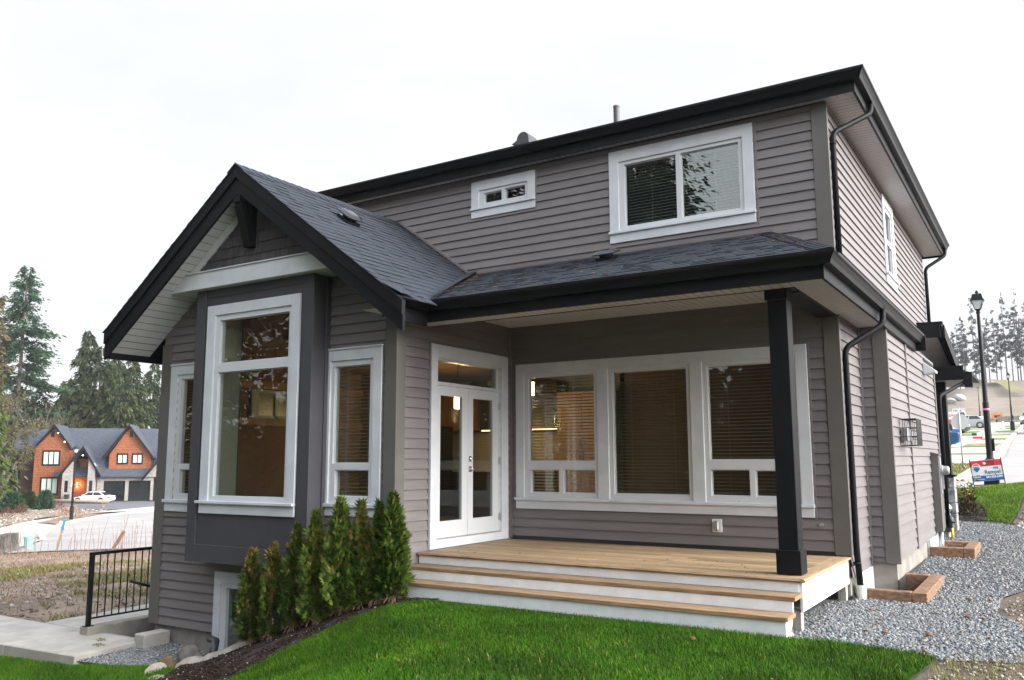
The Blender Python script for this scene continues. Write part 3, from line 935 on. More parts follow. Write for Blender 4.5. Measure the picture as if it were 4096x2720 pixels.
# dryer hood
mb = MB()
pr = [(5.01, 5.02, 2.72), (5.03, 5.02, 2.72), (5.20, 5.02, 2.58), (5.20, 5.02, 2.54), (5.01, 5.02, 2.52)]
mb.prism(pr, (0, 5.02, 0), (0, 5.28, 0))
mb.build('vent_hood', 'vinyl_white', house, bevel=0.006)
# wire cage over a wall vent
mb = MB()
x0, x1, ya, yb, za, zb_ = 5.012, 5.22, 1.93, 2.42, 1.30, 1.655
for k in range(9):
    y = ya+(yb-ya)*k/8
    mb.tube([(x0, y, za), (x1, y, za), (x1, y, zb_), (x0, y, zb_)], 0.0055, 4)
for k in range(6):
    x = x0+(x1-x0)*k/5
    for y in (ya, yb): mb.tube([(x, y, za), (x, y, zb_)], 0.005, 4)
for k in range(4):
    z = za+(zb_-za)*k/3
    mb.tube([(x0, ya, z), (x1, ya, z), (x1, yb, z), (x0, yb, z)], 0.006, 4)
cg = mb.build('vent_cage', 'dark_metal', house)
mb = MB(); mb.box(5.012, 5.10, 2.0, 2.33, 1.36, 1.53); mb.build('wall_vent', 'galvanised', cg, bevel=0.006)
# electric meter box
mb = MB(); mb.box(5.01, 5.125, 5.20, 5.45, -0.07, 1.19)
mb.prism([(5.01, 5.18, 1.19), (5.15, 5.18, 1.18), (5.15, 5.18, 1.195), (5.01, 5.18, 1.235)], (0, 5.18, 0), (0, 5.47, 0))
me_ = mb.build('meter_box', 'corner_trim', house, bevel=0.004)
mb = MB(); mb.box(5.125, 5.14, 5.24, 5.42, 0.55, 1.15); mb.build('meter_panel', 'galvanised', me_)
mb = MB(); mb.lathe([(0.085, 0), (0.085, 0.03), (0.075, 0.035), (0.07, 0.11), (0.05, 0.125)], n=16, mat=Matrix.Translation((5.14, 5.33, 0.93)) @ Matrix.Rotation(PI/2, 4, 'Y'))
mb.box(5.141, 5.17, 5.36, 5.40, 0.62, 0.84)
mb.build('meter_dial', 'galvanised', me_)
mb = MB(); mb.tube([(5.07, 5.33, -0.5), (5.07, 5.33, -0.06)], 0.04, 10); mb.build('conduit', 'galvanised', me_, smooth=True)

# roof vents and pipes
def rvent(c, slope_ax, ang, sc=1.0):
    mt = Matrix.Translation(c) @ Matrix.Rotation(ang, 4, slope_ax)
    mb = MB()
    mb.box(-.16*sc, .16*sc, -.16*sc, .16*sc, 0, .05, mat=mt)
    mb.box(-.10*sc, .10*sc, -.10*sc, .10*sc, .05, .11, mat=mt)
    v = []
    n = 6
    for i in range(n+1):
        for j in range(n+1):
            a, b = i/n*2-1, j/n*2-1
            v.append(mt @ Vector((a*.2*sc, b*.2*sc, .10+.05*(1-a**4)*(1-b**4))))
    f = [(i*(n+1)+j, i*(n+1)+j+1, (i+1)*(n+1)+j+1, (i+1)*(n+1)+j) for i in range(n) for j in range(n)]
    mb.mesh(v, f)
    mb.box(-.2*sc, .2*sc, -.2*sc, .2*sc, .085, .1, mat=mt)
    return mb.build('roof_vent', 'vent_plastic', house, bevel=.01)
rvent((-1.42, -2.02, groof(-1.42)+0.0), 'Y', math.atan(SL), 0.8)
rvent((1.90, -0.56, 3.965-ps*0.56), 'X', math.atan(ps), 0.75)
mb = MB(); mb.tube([(1.13, 1.5, 6.0), (1.13, 1.5, 6.86)], 0.05, 14); mb.tube([(1.13, 1.5, 6.84), (1.13, 1.5, 6.862)], 0.055, 14)
mb.build('vent_pipe', 'slate_panel', house, smooth=False)
mb = MB()
pf = []
for k in range(9):
    w = PI*k/8
    pf.append((-0.40+0.12*math.cos(w)+0.06, 0.95, 6.43+0.13*math.sin(w)))
pf += [(-0.56, 0.95, 6.38), (-0.43, 0.95, 6.34), (-0.43, 0.95, 6.05), (-0.20, 0.95, 6.05)]
mb.prism(pf, (0, 0.95, 0), (0, 1.25, 0))
mb.build('vent_gooseneck', 'slate_panel', house, bevel=0.006)

# front porch at the far right corner of the house
mb = MB()
mb.box(4.80, 5.42, 7.65, 7.70, 2.62, 2.86); mb.box(4.80, 5.42, 7.64, 7.66, 2.86, 2.89)
mb.box(5.42, 5.56, 7.62, 7.70, 2.47, 2.74)
mb.box(5.40, 5.44, 7.70, 9.6, 2.60, 2.80)
mb.prism([(4.70, 7.70, 2.885), (5.56, 7.70, 2.76), (5.56, 7.70, 2.70), (4.70, 7.70, 2.83)], (0, 7.7, 0), (0, 9.8, 0))
mb.build('entry_fascia', 'black_trim', house)
mb = MB()
mb.box(4.66, 5.08, 7.55, 7.62, 3.46, 3.72); mb.prism([(4.66, 7.55, 3.72), (5.13, 7.55, 3.71), (5.13, 7.55, 3.76), (4.66, 7.55, 3.77)], (0, 7.55, 0), (0, 7.75, 0))
mb.build('entry_fascia', 'black_trim', house)
for dx in (0.0, 0.045, 0.09):
    mb = MB(); mb.prism([(5.03+dx, 7.62, 3.70), (5.065+dx, 7.62, 3.70), (5.235+dx*.6, 9.4, 2.86), (5.20+dx*.6, 9.4, 2.86)], (0, 0, 0), (0, 0.0, -0.25)); mb.build('entry_rake', 'black_trim', house)
mb = MB()
mb.prism([(4.66, 4.9, 3.2), (4.70, 4.9, 3.2), (5.02, 5.2, 2.80), (5.02, 6.5, 2.80), (4.66, 6.5, 3.35)], (0, 0, 0), (0.0, 0.0, -0.04))
mb.build('entry_roof', 'black_trim', house)
mb = MB()
mb.face([(4.62, 7.62, 3.47), (5.05, 7.62, 3.47), (5.19, 9.4, 2.70), (4.62, 9.4, 2.70)])
mb.build('entry_soffit', 'soffit', house)
mb = MB()
mb.face([(4.80, 7.70, 2.622), (5.42, 7.70, 2.622), (5.42, 9.6, 2.622), (4.80, 9.6, 2.622)])
mb.build('entry_soffit', 'soffit', house)
mb = MB()
mb.box(4.88, 5.06, 7.98, 8.20, 0.80, 2.62)
mb.box(4.82, 5.13, 7.90, 8.27, 0.775, 0.815)
mb.build('entry_post', 'black_trim', house, bevel=0.004)
M('stone', (0.36, 0.36, 0.36), 0.85, col2=(0.16, 0.16, 0.17), vs=9, bump=0.6, bs=30, tint=0.3, detail=8)
mb = MB()
z = -0.25; k = 0
while z < 0.76:
    h = (0.33, 0.2, 0.28, 0.22)[k % 4]; h = min(h, 0.772-z)
    sp_ = random.uniform(0.1, 0.16) if k % 2 else None
    j = lambda: random.uniform(-.012, .012)
    if sp_ and h < 0.3:
        mb.box(4.85+j(), 4.85+sp_, 7.93+j(), 8.24, z, z+h-.012, t=random.random()); mb.box(4.85+sp_+.012, 5.105+j(), 7.93+j(), 8.24, z, z+h-.012, t=random.random())
    else: mb.box(4.85+j(), 5.105+j(), 7.93+j(), 8.24, z, z+h-.012, t=random.random())
    z += h; k += 1
mb.box(4.87, 5.085, 7.95, 8.22, -0.25, 0.77, t=0)
mb.build('stone_pier', 'stone', house, bevel=0.012)
# gas meter
gm = thing('gas_meter', 'grey-green gas meter with yellow riser pipe beside the stone pier', 'gas meter', (5.03, 7.0, -0.24))
gm.scale = (.8, .8, .85)
M('meter_green', (0.10, 0.125, 0.125), 0.45, var=0.15, vs=9)
M('yellow_paint', (0.62, 0.42, 0.03), 0.5)
mb = MB(); mb.box(-.11, .11, -.08, .08, .05, .36); mb.lathe([(.06, .36), (.08, .40), (.05, .46)], (0, 0, 0), 12); mb.build('meter_body', 'meter_green', gm, bevel=0.02)
mb = MB(); mb.lathe([(.07, .0), (.085, .02), (.085, .05), (.05, .08), (.03, .1)], n=14, mat=Matrix.Translation((0, 0, .55)) @ Matrix.Rotation(PI/2, 4, 'Y')); mb.tube([(-.06, 0, .46), (-.06, 0, .56), (.1, 0, .58)], .03, 8)
mb.build('regulator', 'galvanised', gm)
mb = MB(); mb.tube([(.08, -.12, -.12), (.08, -.12, .14)], .03, 10); mb.build('riser_pipe', 'yellow_paint', gm, smooth=True)
mb = MB(); mb.tube([(.08, -.12, .14), (.08, -.12, .30), (.02, -.05, .36)], .02, 8); mb.prism([(.0, -.2, .27), (.16, -.2, .24), (.16, -.2, .27), (.0, -.2, .31)], (0, -.2, 0), (0, -.05, 0)); mb.build('valve', 'dark_metal', gm)
mb = MB(); mb.lathe([(.055, -.3), (.055, 0.02), (.062, .02), (.062, .04)], (-.02, .12, 0), 14); mb.build('drain_stub', 'pvc', gm)

# ------------------------------------------------------------------ rooms behind the glass
mb = MB()
fl, ce = 0.05, 2.75
zc2 = 3.3
# walls (inner faces), 0 plaster, 1 floor, 2 pale ceiling
flat(mb, FR, [(0.13, fl), (4.5, fl), (4.5, ce), (0.13, ce)], [H_tr], d=-0.15, m=0)
flat(mb, FD, [(-2.45, fl), (0.15, fl), (0.15, zc2), (-2.45, zc2)], [H_dr], d=-0.15, m=0)
flat(mb, FW, [(-4.4, fl), (-0.15, fl), (-0.15, zc2), (-4.4, zc2)], [H_rw, H_lw, H_bay], d=-0.15, m=0)
mb.face([(-4.4, -2.45, fl), (-4.4, 5.5, fl), (-4.4, 5.5, zc2), (-4.4, -2.45, zc2)], 0)
mb.face([(4.5, 0.15, fl), (4.5, 5.5, fl), (4.5, 5.5, ce), (4.5, 0.15, ce)], 5)
mb.face([(0.3, 3.4, fl), (4.5, 3.4, fl), (4.5, 3.4, ce), (0.3, 3.4, ce)], 5)
mb.face([(-4.4, 5.5, fl), (4.5, 5.5, fl), (4.5, 5.5, ce), (-4.4, 5.5, ce)], 0)
mb.face([(-4.4, -2.45, fl), (-0.15, -2.45, fl), (-0.15, 0.15, fl), (-4.4, 0.15, fl)], 1)
mb.face([(-4.4, 0.15, fl), (4.5, 0.15, fl), (4.5, 5.5, fl), (-4.4, 5.5, fl)], 1)
mb.face([(-4.4, -2.45, zc2), (-0.15, -2.45, zc2), (-0.15, 0.15, zc2), (-4.4, 0.15, zc2)], 0)
mb.face([(-4.4, 0.15, ce), (-0.15, 0.15, ce), (-0.15, 0.15, zc2), (-4.4, 0.15, zc2)], 0)
mb.face([(-4.4, 0.15, ce), (4.5, 0.15, ce), (4.5, 5.5, ce), (-4.4, 5.5, ce)], 2)
# bay reveal
for x in (-3.02, -1.47):
    mb.face([(x, -2.82, 0.56), (x, -2.45, 0.56), (x, -2.45, 3.16), (x, -2.82, 3.16)], 3)
mb.face([(-3.02, -2.82, 0.58), (-1.47, -2.82, 0.58), (-1.47, -2.45, 0.58), (-3.02, -2.45, 0.58)], 3)
mb.face([(-3.02, -2.82, 3.15), (-1.47, -2.82, 3.15), (-1.47, -2.45, 3.15), (-3.02, -2.45, 3.15)], 3)
# partition inside the wing with a wall cabinet line
mb.box(-4.4, -2.75, 1.6, 1.75, fl, 2.75, m=0)
# upper rooms and basement room
for (x0, x1, ya, yb, z0, z1) in ((0.6, 4.5, 0.12, 4.0, 3.95, 5.5), (-1.2, 0.58, 0.12, 3.0, 4.2, 5.5)):
    mb.face([(x0, yb, z0), (x1, yb, z0), (x1, yb, z1), (x0, yb, z1)], 4)
    mb.face([(x0, ya, z0), (x0, yb, z0), (x0, yb, z1), (x0, ya, z1)], 4)
    mb.face([(x1, ya, z0), (x1, yb, z0), (x1, yb, z1), (x1, ya, z1)], 4)
    mb.face([(x0, ya, z0), (x1, ya, z0), (x1, yb, z0), (x0, yb, z0)], 4)
    mb.face([(x0, ya, z1), (x1, ya, z1), (x1, yb, z1), (x0, yb, z1)], 4)
flat(mb, FR, [(-1.2, 4.2), (4.5, 4.2), (4.5, 5.5), (-1.2, 5.5)], [H_up, H_sm], d=-0.13, m=4)
for (x0, x1, y0, y1, z0, z1) in ((-3.2, -1.8, -2.5, 1, -1.7, -0.3),):
    mb.face([(x0, y1, z0), (x1, y1, z0), (x1, y1, z1), (x0, y1, z1)], 4)
    mb.face([(x0, y0, z0), (x0, y1, z0), (x0, y1, z1), (x0, y0, z1)], 4)
    mb.face([(x1, y0, z0), (x1, y1, z0), (x1, y1, z1), (x1, y0, z1)], 4)
    mb.face([(x0, y0, z1), (x1, y0, z1), (x1, y1, z1), (x0, y1, z1)], 4)
flat(mb, FS, [(3.8, 4.0), (5.3, 4.0), (5.3, 5.5), (3.8, 5.5)], [], d=-0.4, m=4)
mb.build('room_lining', ['room_wall', 'room_floor', 'room_wall', 'room_pale', 'room_dark', 'room_wall_lit'], house)
mb = MB()
for y0, y1, z0, z1 in ((-1.08, -.94, 1.83, 2.30), (-.58, -.52, 1.83, 2.30), (.0, .1, 1.83, 2.30), (-.94, 0.0, 2.25, 2.30), (-.94, 0.0, 1.83, 1.87)): mb.box(-4.39, -4.35, y0, y1, z0, z1)
iw = mb.build('inner_window', 'inner_trim', house)
mb = MB(); mb.box(-4.388, -4.375, -.94, 0.0, 1.87, 2.25); mb.build('pane', 'far_pane', iw)
for z0, z1 in ((1.70, 1.82), (2.31, 2.45)):
    mb = MB(); mb.box(-4.39, -4.30, -2.4, 1.55, z0, z1); mb.build('wood_rail', 'rail_wood', house)

def cabinet(name, label, cat, x0, x1, y0, y1, z0, z1, mt, nd, cut=None, group=None):
    c = thing(name, label, cat, ((x0+x1)/2, (y0+y1)/2, z0), 0, group)
    w, d, h = (x1-x0)/2, (y1-y0)/2, z1-z0
    mb = MB(); mb.box(-w, w, -d+.02, d, 0, h); mb.build('carcass', mt, c)
    k = 2*w/nd
    zs = [0, h] if not cut else [0, cut, h]
    for i in range(nd):
        for a, b in zip(zs[:-1], zs[1:]):
            mb = MB(); mb.box(-w+i*k+.004, -w+(i+1)*k-.004, -d, -d+.019, a+.004, b-.004)
            mb.box(-w+i*k+.06, -w+(i+1)*k-.06, -d-.004, -d+.001, a+.06, b-.06)
            dd = mb.build('door', mt, c)
            hx = -w+i*k+(k-.04 if i % 2 == 0 else .04)
            hz = b-.2 if a == 0 and (cut or z0 < 1) else a+.06
            mb = MB(); mb.box(hx-.007, hx+.007, -d-.03, -d-.004, hz, hz+.16); mb.build('handle', 'chrome', dd)
    return c
cabinet('upper_cabinet', 'wooden wall cabinet above the lit counter, seen through the glass door', 'cabinet', -4.3, -2.75, 3.0, 3.4, 1.70, 2.55, 'cabinet_wood', 3)
cabinet('upper_cabinet', 'dark wall cabinet over the light strip, seen through the porch window', 'cabinet', -2.6, -0.88, 3.0, 3.4, 1.70, 2.55, 'cabinet_dark', 3)
cabinet('base_cabinet', 'dark base cabinet below the kitchen counter', 'cabinet', -4.3, -0.88, 2.9, 3.5, 0.05, 0.90, 'cabinet_dark', 5)
cabinet('pantry_cabinet', 'tall wooden pantry cabinet glowing orange in the left porch window', 'cabinet', -0.86, 0.15, 2.95, 3.5, 0.05, 2.36, 'cabinet_wood', 2, cut=1.25)
mb = MB(); mb.box(-4.3, -0.88, 2.86, 3.52, 0.90, 0.94); tag(mb.build('countertop', 'counter'), 'pale speckled countertop lying on the dark base cabinet', 'countertop')
mb = MB(); mb.box(-4.3, 0.15, 3.52, 3.6, 0.05, 2.7); tag(mb.build('kitchen_wall', 'room_pale'), 'pale kitchen back wall behind the cabinets', 'wall')
ls = MB(); ls.box(-2.6, -0.9, 3.06, 3.10, 1.675, 1.695); st_ = ls.build('light_strip', 'strip_glow'); tag(st_, 'lit warm light strip under the dark wall cabinet', 'light strip')
M('fridge', (0.045, 0.045, 0.05), 0.3, metal=0.6)
fr = thing('refrigerator', 'dark refrigerator standing left of the kitchen counter', 'refrigerator', (-3.55, 2.45, 0.05))
mb = MB(); mb.box(-.45, .45, -.36, .36, .02, 1.72); mb.build('body', 'fridge', fr, bevel=.01)
for z0, z1 in ((.05, .7), (.72, 1.70)):
    mb = MB(); mb.box(-.44, .44, -.40, -.365, z0, z1); d_ = mb.build('door', 'fridge', fr, bevel=.006)
    mb = MB(); mb.tube([(-.38, -.44, z0+.1), (-.38, -.44, z1-.1)], .012, 8); mb.build('handle', 'chrome', d_)
def pendant(label, loc, en):
    p = thing('pendant_lamp', label, 'lamp', loc, 0, 'lit pendant lamps over the kitchen')
    mb = MB(); mb.lathe([(.05, 0), (.06, .01), (.06, .21), (.05, .22)], (0, 0, 0), 16); mb.build('lamp_shade', 'lamp_glow', p, smooth=False)
    mb = MB(); mb.tube([(0, 0, .22), (0, 0, 2.74-loc[2])], .008, 6); mb.lathe([(.065, .215), (.065, .235), (.02, .26)], (0, 0, 0), 12); mb.build('stem', 'dark_metal', p)
    l = bpy.data.lights.new('bulb', 'POINT'); l.energy = en; l.color = (1.0, 0.62, 0.30); l.shadow_soft_size = 0.12
    lo = bpy.data.objects.new('bulb', l); COL.objects.link(lo); lo.parent = p; lo.location = (0, 0, -0.12)
pendant('lit glass pendant lamp seen through the left door leaf', (-1.68, 1.0, 1.98), 15)
pendant('lit glass pendant lamp seen at the top of the window right of the bay', (-2.6, 1.0, 2.02), 15)
pendant('lit glass pendant lamp hanging before the pantry cabinet', (-0.3, 1.1, 2.15), 9)
# ------------------------------------------------------------------ terrain
GS = [-7, -6.5, -5.8, -4.95, -4.2, -3.2, -2.7, -2.2]
GZ = [-1.47, -1.43, -1.35, -1.10, -0.86, -0.58, -0.47, -0.44]
def sstep(a, b, x): 
    t = np.clip((x-a)/(b-a), 0, 1); return t*t*(3-2*t)
def terr(x, y):
    x = np.asarray(x, float); y = np.asarray(y, float)
    s = x+np.minimum(-4.9+np.log1p(np.exp(np.clip((y+4.9)*3.2, -40, 40)))/3.2, -2.9)
    near = np.interp(s, GS, GZ)
    dx, dy = x-CAM.x, y-CAM.y
    d = np.hypot(dx, dy)
    th = np.degrees(np.arctan2(dx, dy))
    zl = np.interp(d, [0, 12.7, 31, 62, 95, 140, 200], [-1.42, -1.42, -2.11, -3.3, -3.7, -4.0, -4.0])
    wl = sstep(-40, -48, th)*sstep(-125, -105, th)
    z = near+wl*(zl+1.42)
    zr = np.interp(y, [-3.2, -2.4, 1, 10, 14.5, 17, 20, 153, 168, 262, 320, 500], [-.46, -.49, -.49, -.22, .33, .12, .10, 7.4, 8.2, 22.1, 23, 26])
    zr = zr+0.12*np.clip(x-4.8, -2, 3)*sstep(10, 12.5, y)*sstep(17, 15.5, y)
    wr = sstep(-40, -20, th)*sstep(120, 100, th)*sstep(-2.9, -2.4, y)*sstep(4.0, 4.5, x+np.clip(y-8, 0, 20)*1.0)
    z = z*(1-wr)+zr*wr
    return z
def tz(x, y): return float(terr(x, y))

def M2(name, stops, rough=0.85, attr='tint', var=0.1, vs=8.0, bump=0.0, bs=40, spec=0.12):
    """material whose colour is looked up from the per-face tint"""
    m = M(name, (1, 1, 1), rough, var=var, vs=vs, bump=bump, bs=bs, spec=spec)
    n = m.node_tree; b = n.nodes['Principled BSDF']
    old = b.inputs['Base Color'].links[0].from_socket
    at = n.nodes.new('ShaderNodeAttribute'); at.attribute_name = attr
    rp = n.nodes.new('ShaderNodeValToRGB')
    while len(rp.color_ramp.elements) < len(stops): rp.color_ramp.elements.new(0.5)
    for e, (p, c) in zip(rp.color_ramp.elements, stops): e.position = p; e.color = (*c, 1)
    n.links.new(at.outputs['Fac'], rp.inputs['Fac'])
    mm = n.nodes.new('ShaderNodeMixRGB'); mm.blend_type = 'MULTIPLY'; mm.inputs['Fac'].default_value = 1
    n.links.new(rp.outputs[0], mm.inputs[1]); n.links.new(old, mm.inputs[2])
    n.links.new(mm.outputs[0], b.inputs['Base Color'])
    return m

def np_mesh(name, V, F, mats, tint=None, parent=None, smooth=False, midx=None):
    """V (n,3), F (m,k) one face size"""
    V = np.asarray(V, np.float32); F = np.asarray(F, np.int32)
    me = bpy.data.meshes.new(name)
    me.vertices.add(len(V)); me.vertices.foreach_set('co', V.ravel())
    m, k = F.shape
    me.loops.add(m*k); me.loops.foreach_set('vertex_index', F.ravel())
    me.polygons.add(m)
    me.polygons.foreach_set('loop_start', np.arange(0, m*k, k, dtype=np.int32))
    me.polygons.foreach_set('loop_total', np.full(m, k, np.int32))
    if smooth: me.polygons.foreach_set('use_smooth', np.ones(m, bool))
    for q in ([mats] if isinstance(mats, str) else mats): me.materials.append(MATS[q])
    if midx is not None: me.polygons.foreach_set('material_index', np.asarray(midx, np.int32))
    if tint is not None:
        at = me.attributes.new('tint', 'FLOAT', 'FACE'); at.data.foreach_set('value', np.asarray(tint, np.float32))
    me.update(calc_edges=True); me.validate()
    o = bpy.data.objects.new(name, me); COL.objects.link(o)
    if parent is not None: o.parent = parent
    return o

def inside(poly, X, Y):
    c = np.zeros(X.shape, bool); n = len(poly)
    for i in range(n):
        x0, y0 = poly[i]; x1, y1 = poly[(i+1) % n]
        if y0 == y1: continue
        k = ((y0 > Y) != (y1 > Y)) & (X < (x1-x0)*(Y-y0)/(y1-y0)+x0)
        c ^= k
    return c

def drape(name, poly, step, mat, off=0.0, zf=None, kind='structure', jitter=0.0, uneven=0.0):
    zf = zf or terr
    pts = []
    n = len(poly)
    for i in range(n):
        a, b = Vector(poly[i]), Vector(poly[(i+1) % n])
        k = max(1, int((b-a).length/step))
        for j in range(k):
            p = a.lerp(b, j/k)
            if jitter: p = p+Vector((random.uniform(-jitter, jitter), random.uniform(-jitter, jitter)))
            pts.append(p)
    ne = len(pts)
    xs = [p.x for p in pts]; ys = [p.y for p in pts]
    gx, gy = np.meshgrid(np.arange(min(xs), max(xs), step), np.arange(min(ys), max(ys), step))
    gx = gx.ravel()+np.random.RandomState(1).uniform(-.2, .2, gx.size)*step; gy = gy.ravel()+np.random.RandomState(2).uniform(-.2, .2, gy.size)*step
    ins = inside([(p.x, p.y) for p in pts], gx, gy)
    for x, y in zip(gx[ins], gy[ins]): pts.append(Vector((x, y)))
    r = delaunay_2d_cdt([p.to_2d() for p in pts], [], [list(range(ne))], 1, 1e-5)
    V = np.array([(v.x, v.y) for v in r[0]])
    Z = zf(V[:, 0], V[:, 1])+off
    if uneven: Z = Z+np.random.RandomState(3).uniform(-uneven, uneven, len(Z))
    F = [f for f in r[2]]
    me = bpy.data.meshes.new(name)
    me.from_pydata(np.column_stack([V, Z]).tolist(), [], [list(f) for f in F])
    me.materials.append(MATS[mat])
    bm = bmesh.new(); bm.from_mesh(me)
    for f in bm.faces:
        if f.normal.z < 0: f.normal_flip()
        f.smooth = True
    bm.to_mesh(me); bm.free()
    o = bpy.data.objects.new(name, me); COL.objects.link(o)
    o['kind'] = kind
    return o

RNG = np.random.RandomState(5)
def scatter(poly, dens):
    xs = [p[0] for p in poly]; ys = [p[1] for p in poly]
    A = (max(xs)-min(xs))*(max(ys)-min(ys))
    n = int(A*dens)
    x = RNG.uniform(min(xs), max(xs), n); y = RNG.uniform(min(ys), max(ys), n)
    k = inside(poly, x, y)
    return x[k], y[k]

t_ = (1+5**.5)/2
ICO = np.array([(-1, t_, 0), (1, t_, 0), (-1, -t_, 0), (1, -t_, 0), (0, -1, t_), (0, 1, t_), (0, -1, -t_), (0, 1, -t_), (t_, 0, -1), (t_, 0, 1), (-t_, 0, -1), (-t_, 0, 1)])/math.sqrt(1+t_*t_)
ICF = np.array([(0, 11, 5), (0, 5, 1), (0, 1, 7), (0, 7, 10), (0, 10, 11), (1, 5, 9), (5, 11, 4), (11, 10, 2), (10, 7, 6), (7, 1, 8), (3, 9, 4), (3, 4, 2), (3, 2, 6), (3, 6, 8), (3, 8, 9), (4, 9, 5), (2, 4, 11), (6, 2, 10), (8, 6, 7), (9, 8, 1)])
def pebbles(name, x, y, z, smin, smax, mat, flatness=0.6, tint=None, kind='stuff', rough=0.25):
    n = len(x)
    s = RNG.uniform(smin, smax, n)*RNG.uniform(.7, 1.25, n)
    sc = np.stack([s, s*RNG.uniform(.55, 1, n), s*RNG.uniform(.35, flatness+.15, n)], 1)
    V = ICO[None]*(1+RNG.uniform(-rough, rough, (n, 12, 1)))*sc[:, None]
    tl = RNG.uniform(-.6, .6, n); c, s_ = np.cos(tl), np.sin(tl)
    V = np.stack([V[..., 0]*c[:, None]-V[..., 2]*s_[:, None], V[..., 1], V[..., 0]*s_[:, None]+V[..., 2]*c[:, None]], 2)
    a = RNG.uniform(0, 6.283, n); c, s_ = np.cos(a), np.sin(a)
    V = np.stack([V[..., 0]*c[:, None]-V[..., 1]*s_[:, None], V[..., 0]*s_[:, None]+V[..., 1]*c[:, None], V[..., 2]], 2)
    V += np.stack([x, y, z+sc[:, 2]*0.35], 1)[:, None]
    F = (ICF[None]+12*np.arange(n)[:, None, None]).reshape(-1, 3)
    t = RNG.uniform(0, 1, n) if tint is None else tint
    o = np_mesh(name, V.reshape(-1, 3), F, mat, np.repeat(t, 20))
    o['kind'] = kind
    return o

def blades(name, x, y, z, h0, h1, w, mat, lean=0.5, tint=None):
    n = len(x)
    h = RNG.uniform(h0, h1, n); a = RNG.uniform(0, 6.283, n); l = RNG.uniform(.1, lean, n)*h
    b = a+RNG.uniform(-.8, .8, n)
    wx, wy = -np.sin(b)*w*.5, np.cos(b)*w*.5
    dx, dy = np.cos(a)*l, np.sin(a)*l
    V = np.empty((n, 5, 3), np.float32)
    V[:, 0] = np.stack([x-wx, y-wy, z], 1); V[:, 1] = np.stack([x+wx, y+wy, z], 1)
    V[:, 2] = np.stack([x+wx*.8+dx*.35, y+wy*.8+dy*.35, z+h*.6], 1); V[:, 3] = np.stack([x-wx*.8+dx*.35, y-wy*.8+dy*.35, z+h*.6], 1)
    V[:, 4] = np.stack([x+dx, y+dy, z+h], 1)
    i = 5*np.arange(n)[:, None]
    F = np.concatenate([i+np.array([[0, 1, 2]]), i+np.array([[0, 2, 3]]), i+np.array([[3, 2, 4]])], 1).reshape(-1, 3)
    t = RNG.uniform(0, 1, n) if tint is None else tint
    o = np_mesh(name, V.reshape(-1, 3), F, mat, np.repeat(t, 3))
    o['kind'] = 'stuff'
    return o

def cnoise(x, y, sc, seed=0):
    """cheap smooth value noise for patchiness"""
    r = np.random.RandomState(seed).uniform(0, 1, (64, 64))
    u, v = np.asarray(x)/sc, np.asarray(y)/sc
    i, j = np.floor(u).astype(int), np.floor(v).astype(int); a, b = u-i, v-j
    a = a*a*(3-2*a); b = b*b*(3-2*b)
    g = lambda p, q: r[p % 64, q % 64]
    return (g(i, j)*(1-a)+g(i+1, j)*a)*(1-b)+(g(i, j+1)*(1-a)+g(i+1, j+1)*a)*b

# ---- ground materials
M('soil', (0.125, 0.088, 0.065), 0.95, col2=(0.055, 0.038, 0.028), vs=1.5, bump=0.5, bs=25, detail=8)
M('far_dirt', (0.215, 0.165, 0.135), 0.95, col2=(0.15, 0.125, 0.085), vs=0.10, detail=10)
M('meadow', (0.13, 0.15, 0.035), 0.95, col2=(0.19, 0.155, 0.075), vs=0.12, detail=8)
M('lawn_base', (0.022, 0.042, 0.010), 0.95, var=0.3, vs=6, bump=0.5, bs=60)
M('gravel_base', (0.105, 0.11, 0.118), 0.95, col2=(0.05, 0.05, 0.055), vs=45, bump=0.8, bs=60, detail=3)
M('mulch_base', (0.020, 0.013, 0.0105), 0.95, var=0.4, vs=25, bump=0.8, bs=70)
M('road', (0.30, 0.278, 0.272), 0.85, var=0.10, vs=0.4, detail=10)
M('pale_concrete', (0.40, 0.38, 0.34), 0.85, var=0.07, vs=0.8, detail=8)
M('asphalt', (0.12, 0.12, 0.135), 0.85, var=0.12, vs=1.2, detail=8)
M2('grass_blade', [(0.0, (0.020, 0.062, 0.002)), (0.5, (0.040, 0.112, 0.003)), (0.9, (0.080, 0.160, 0.007)), (1.0, (0.22, 0.18, 0.06))], 0.75, vs=1.2, var=0.25)
M2('grass_bright', [(0.0, (0.085, 0.165, 0.014)), (0.6, (0.135, 0.235, 0.022)), (1.0, (0.20, 0.27, 0.045))], 0.6, vs=1.0, var=0.2)
M2('grass_dry', [(0.0, (0.20, 0.125, 0.095)), (0.6, (0.33, 0.22, 0.17)), (1.0, (0.41, 0.30, 0.23))], 0.8)
M2('grass_mixed', [(0.0, (0.12, 0.14, 0.025)), (0.5, (0.20, 0.205, 0.05)), (1.0, (0.30, 0.24, 0.13))], 0.8)
M2('gravel_stone', [(0.0, (0.085, 0.095, 0.105)), (0.3, (0.155, 0.168, 0.18)), (0.62, (0.215, 0.228, 0.24)), (0.86, (0.295, 0.305, 0.31)), (0.94, (0.27, 0.225, 0.18)), (1.0, (0.44, 0.43, 0.40))], 0.8, vs=90, var=0.2)
M2('bark_chip', [(0.0, (0.011, 0.007, 0.006)), (0.75, (0.036, 0.022, 0.017)), (0.97, (0.075, 0.045, 0.032)), (1.0, (0.40, 0.36, 0.32))], 0.9, vs=60, var=0.3)
M2('field_stone', [(0.0, (0.17, 0.14, 0.115)), (0.5, (0.27, 0.235, 0.20)), (1.0, (0.44, 0.41, 0.37))], 0.9)
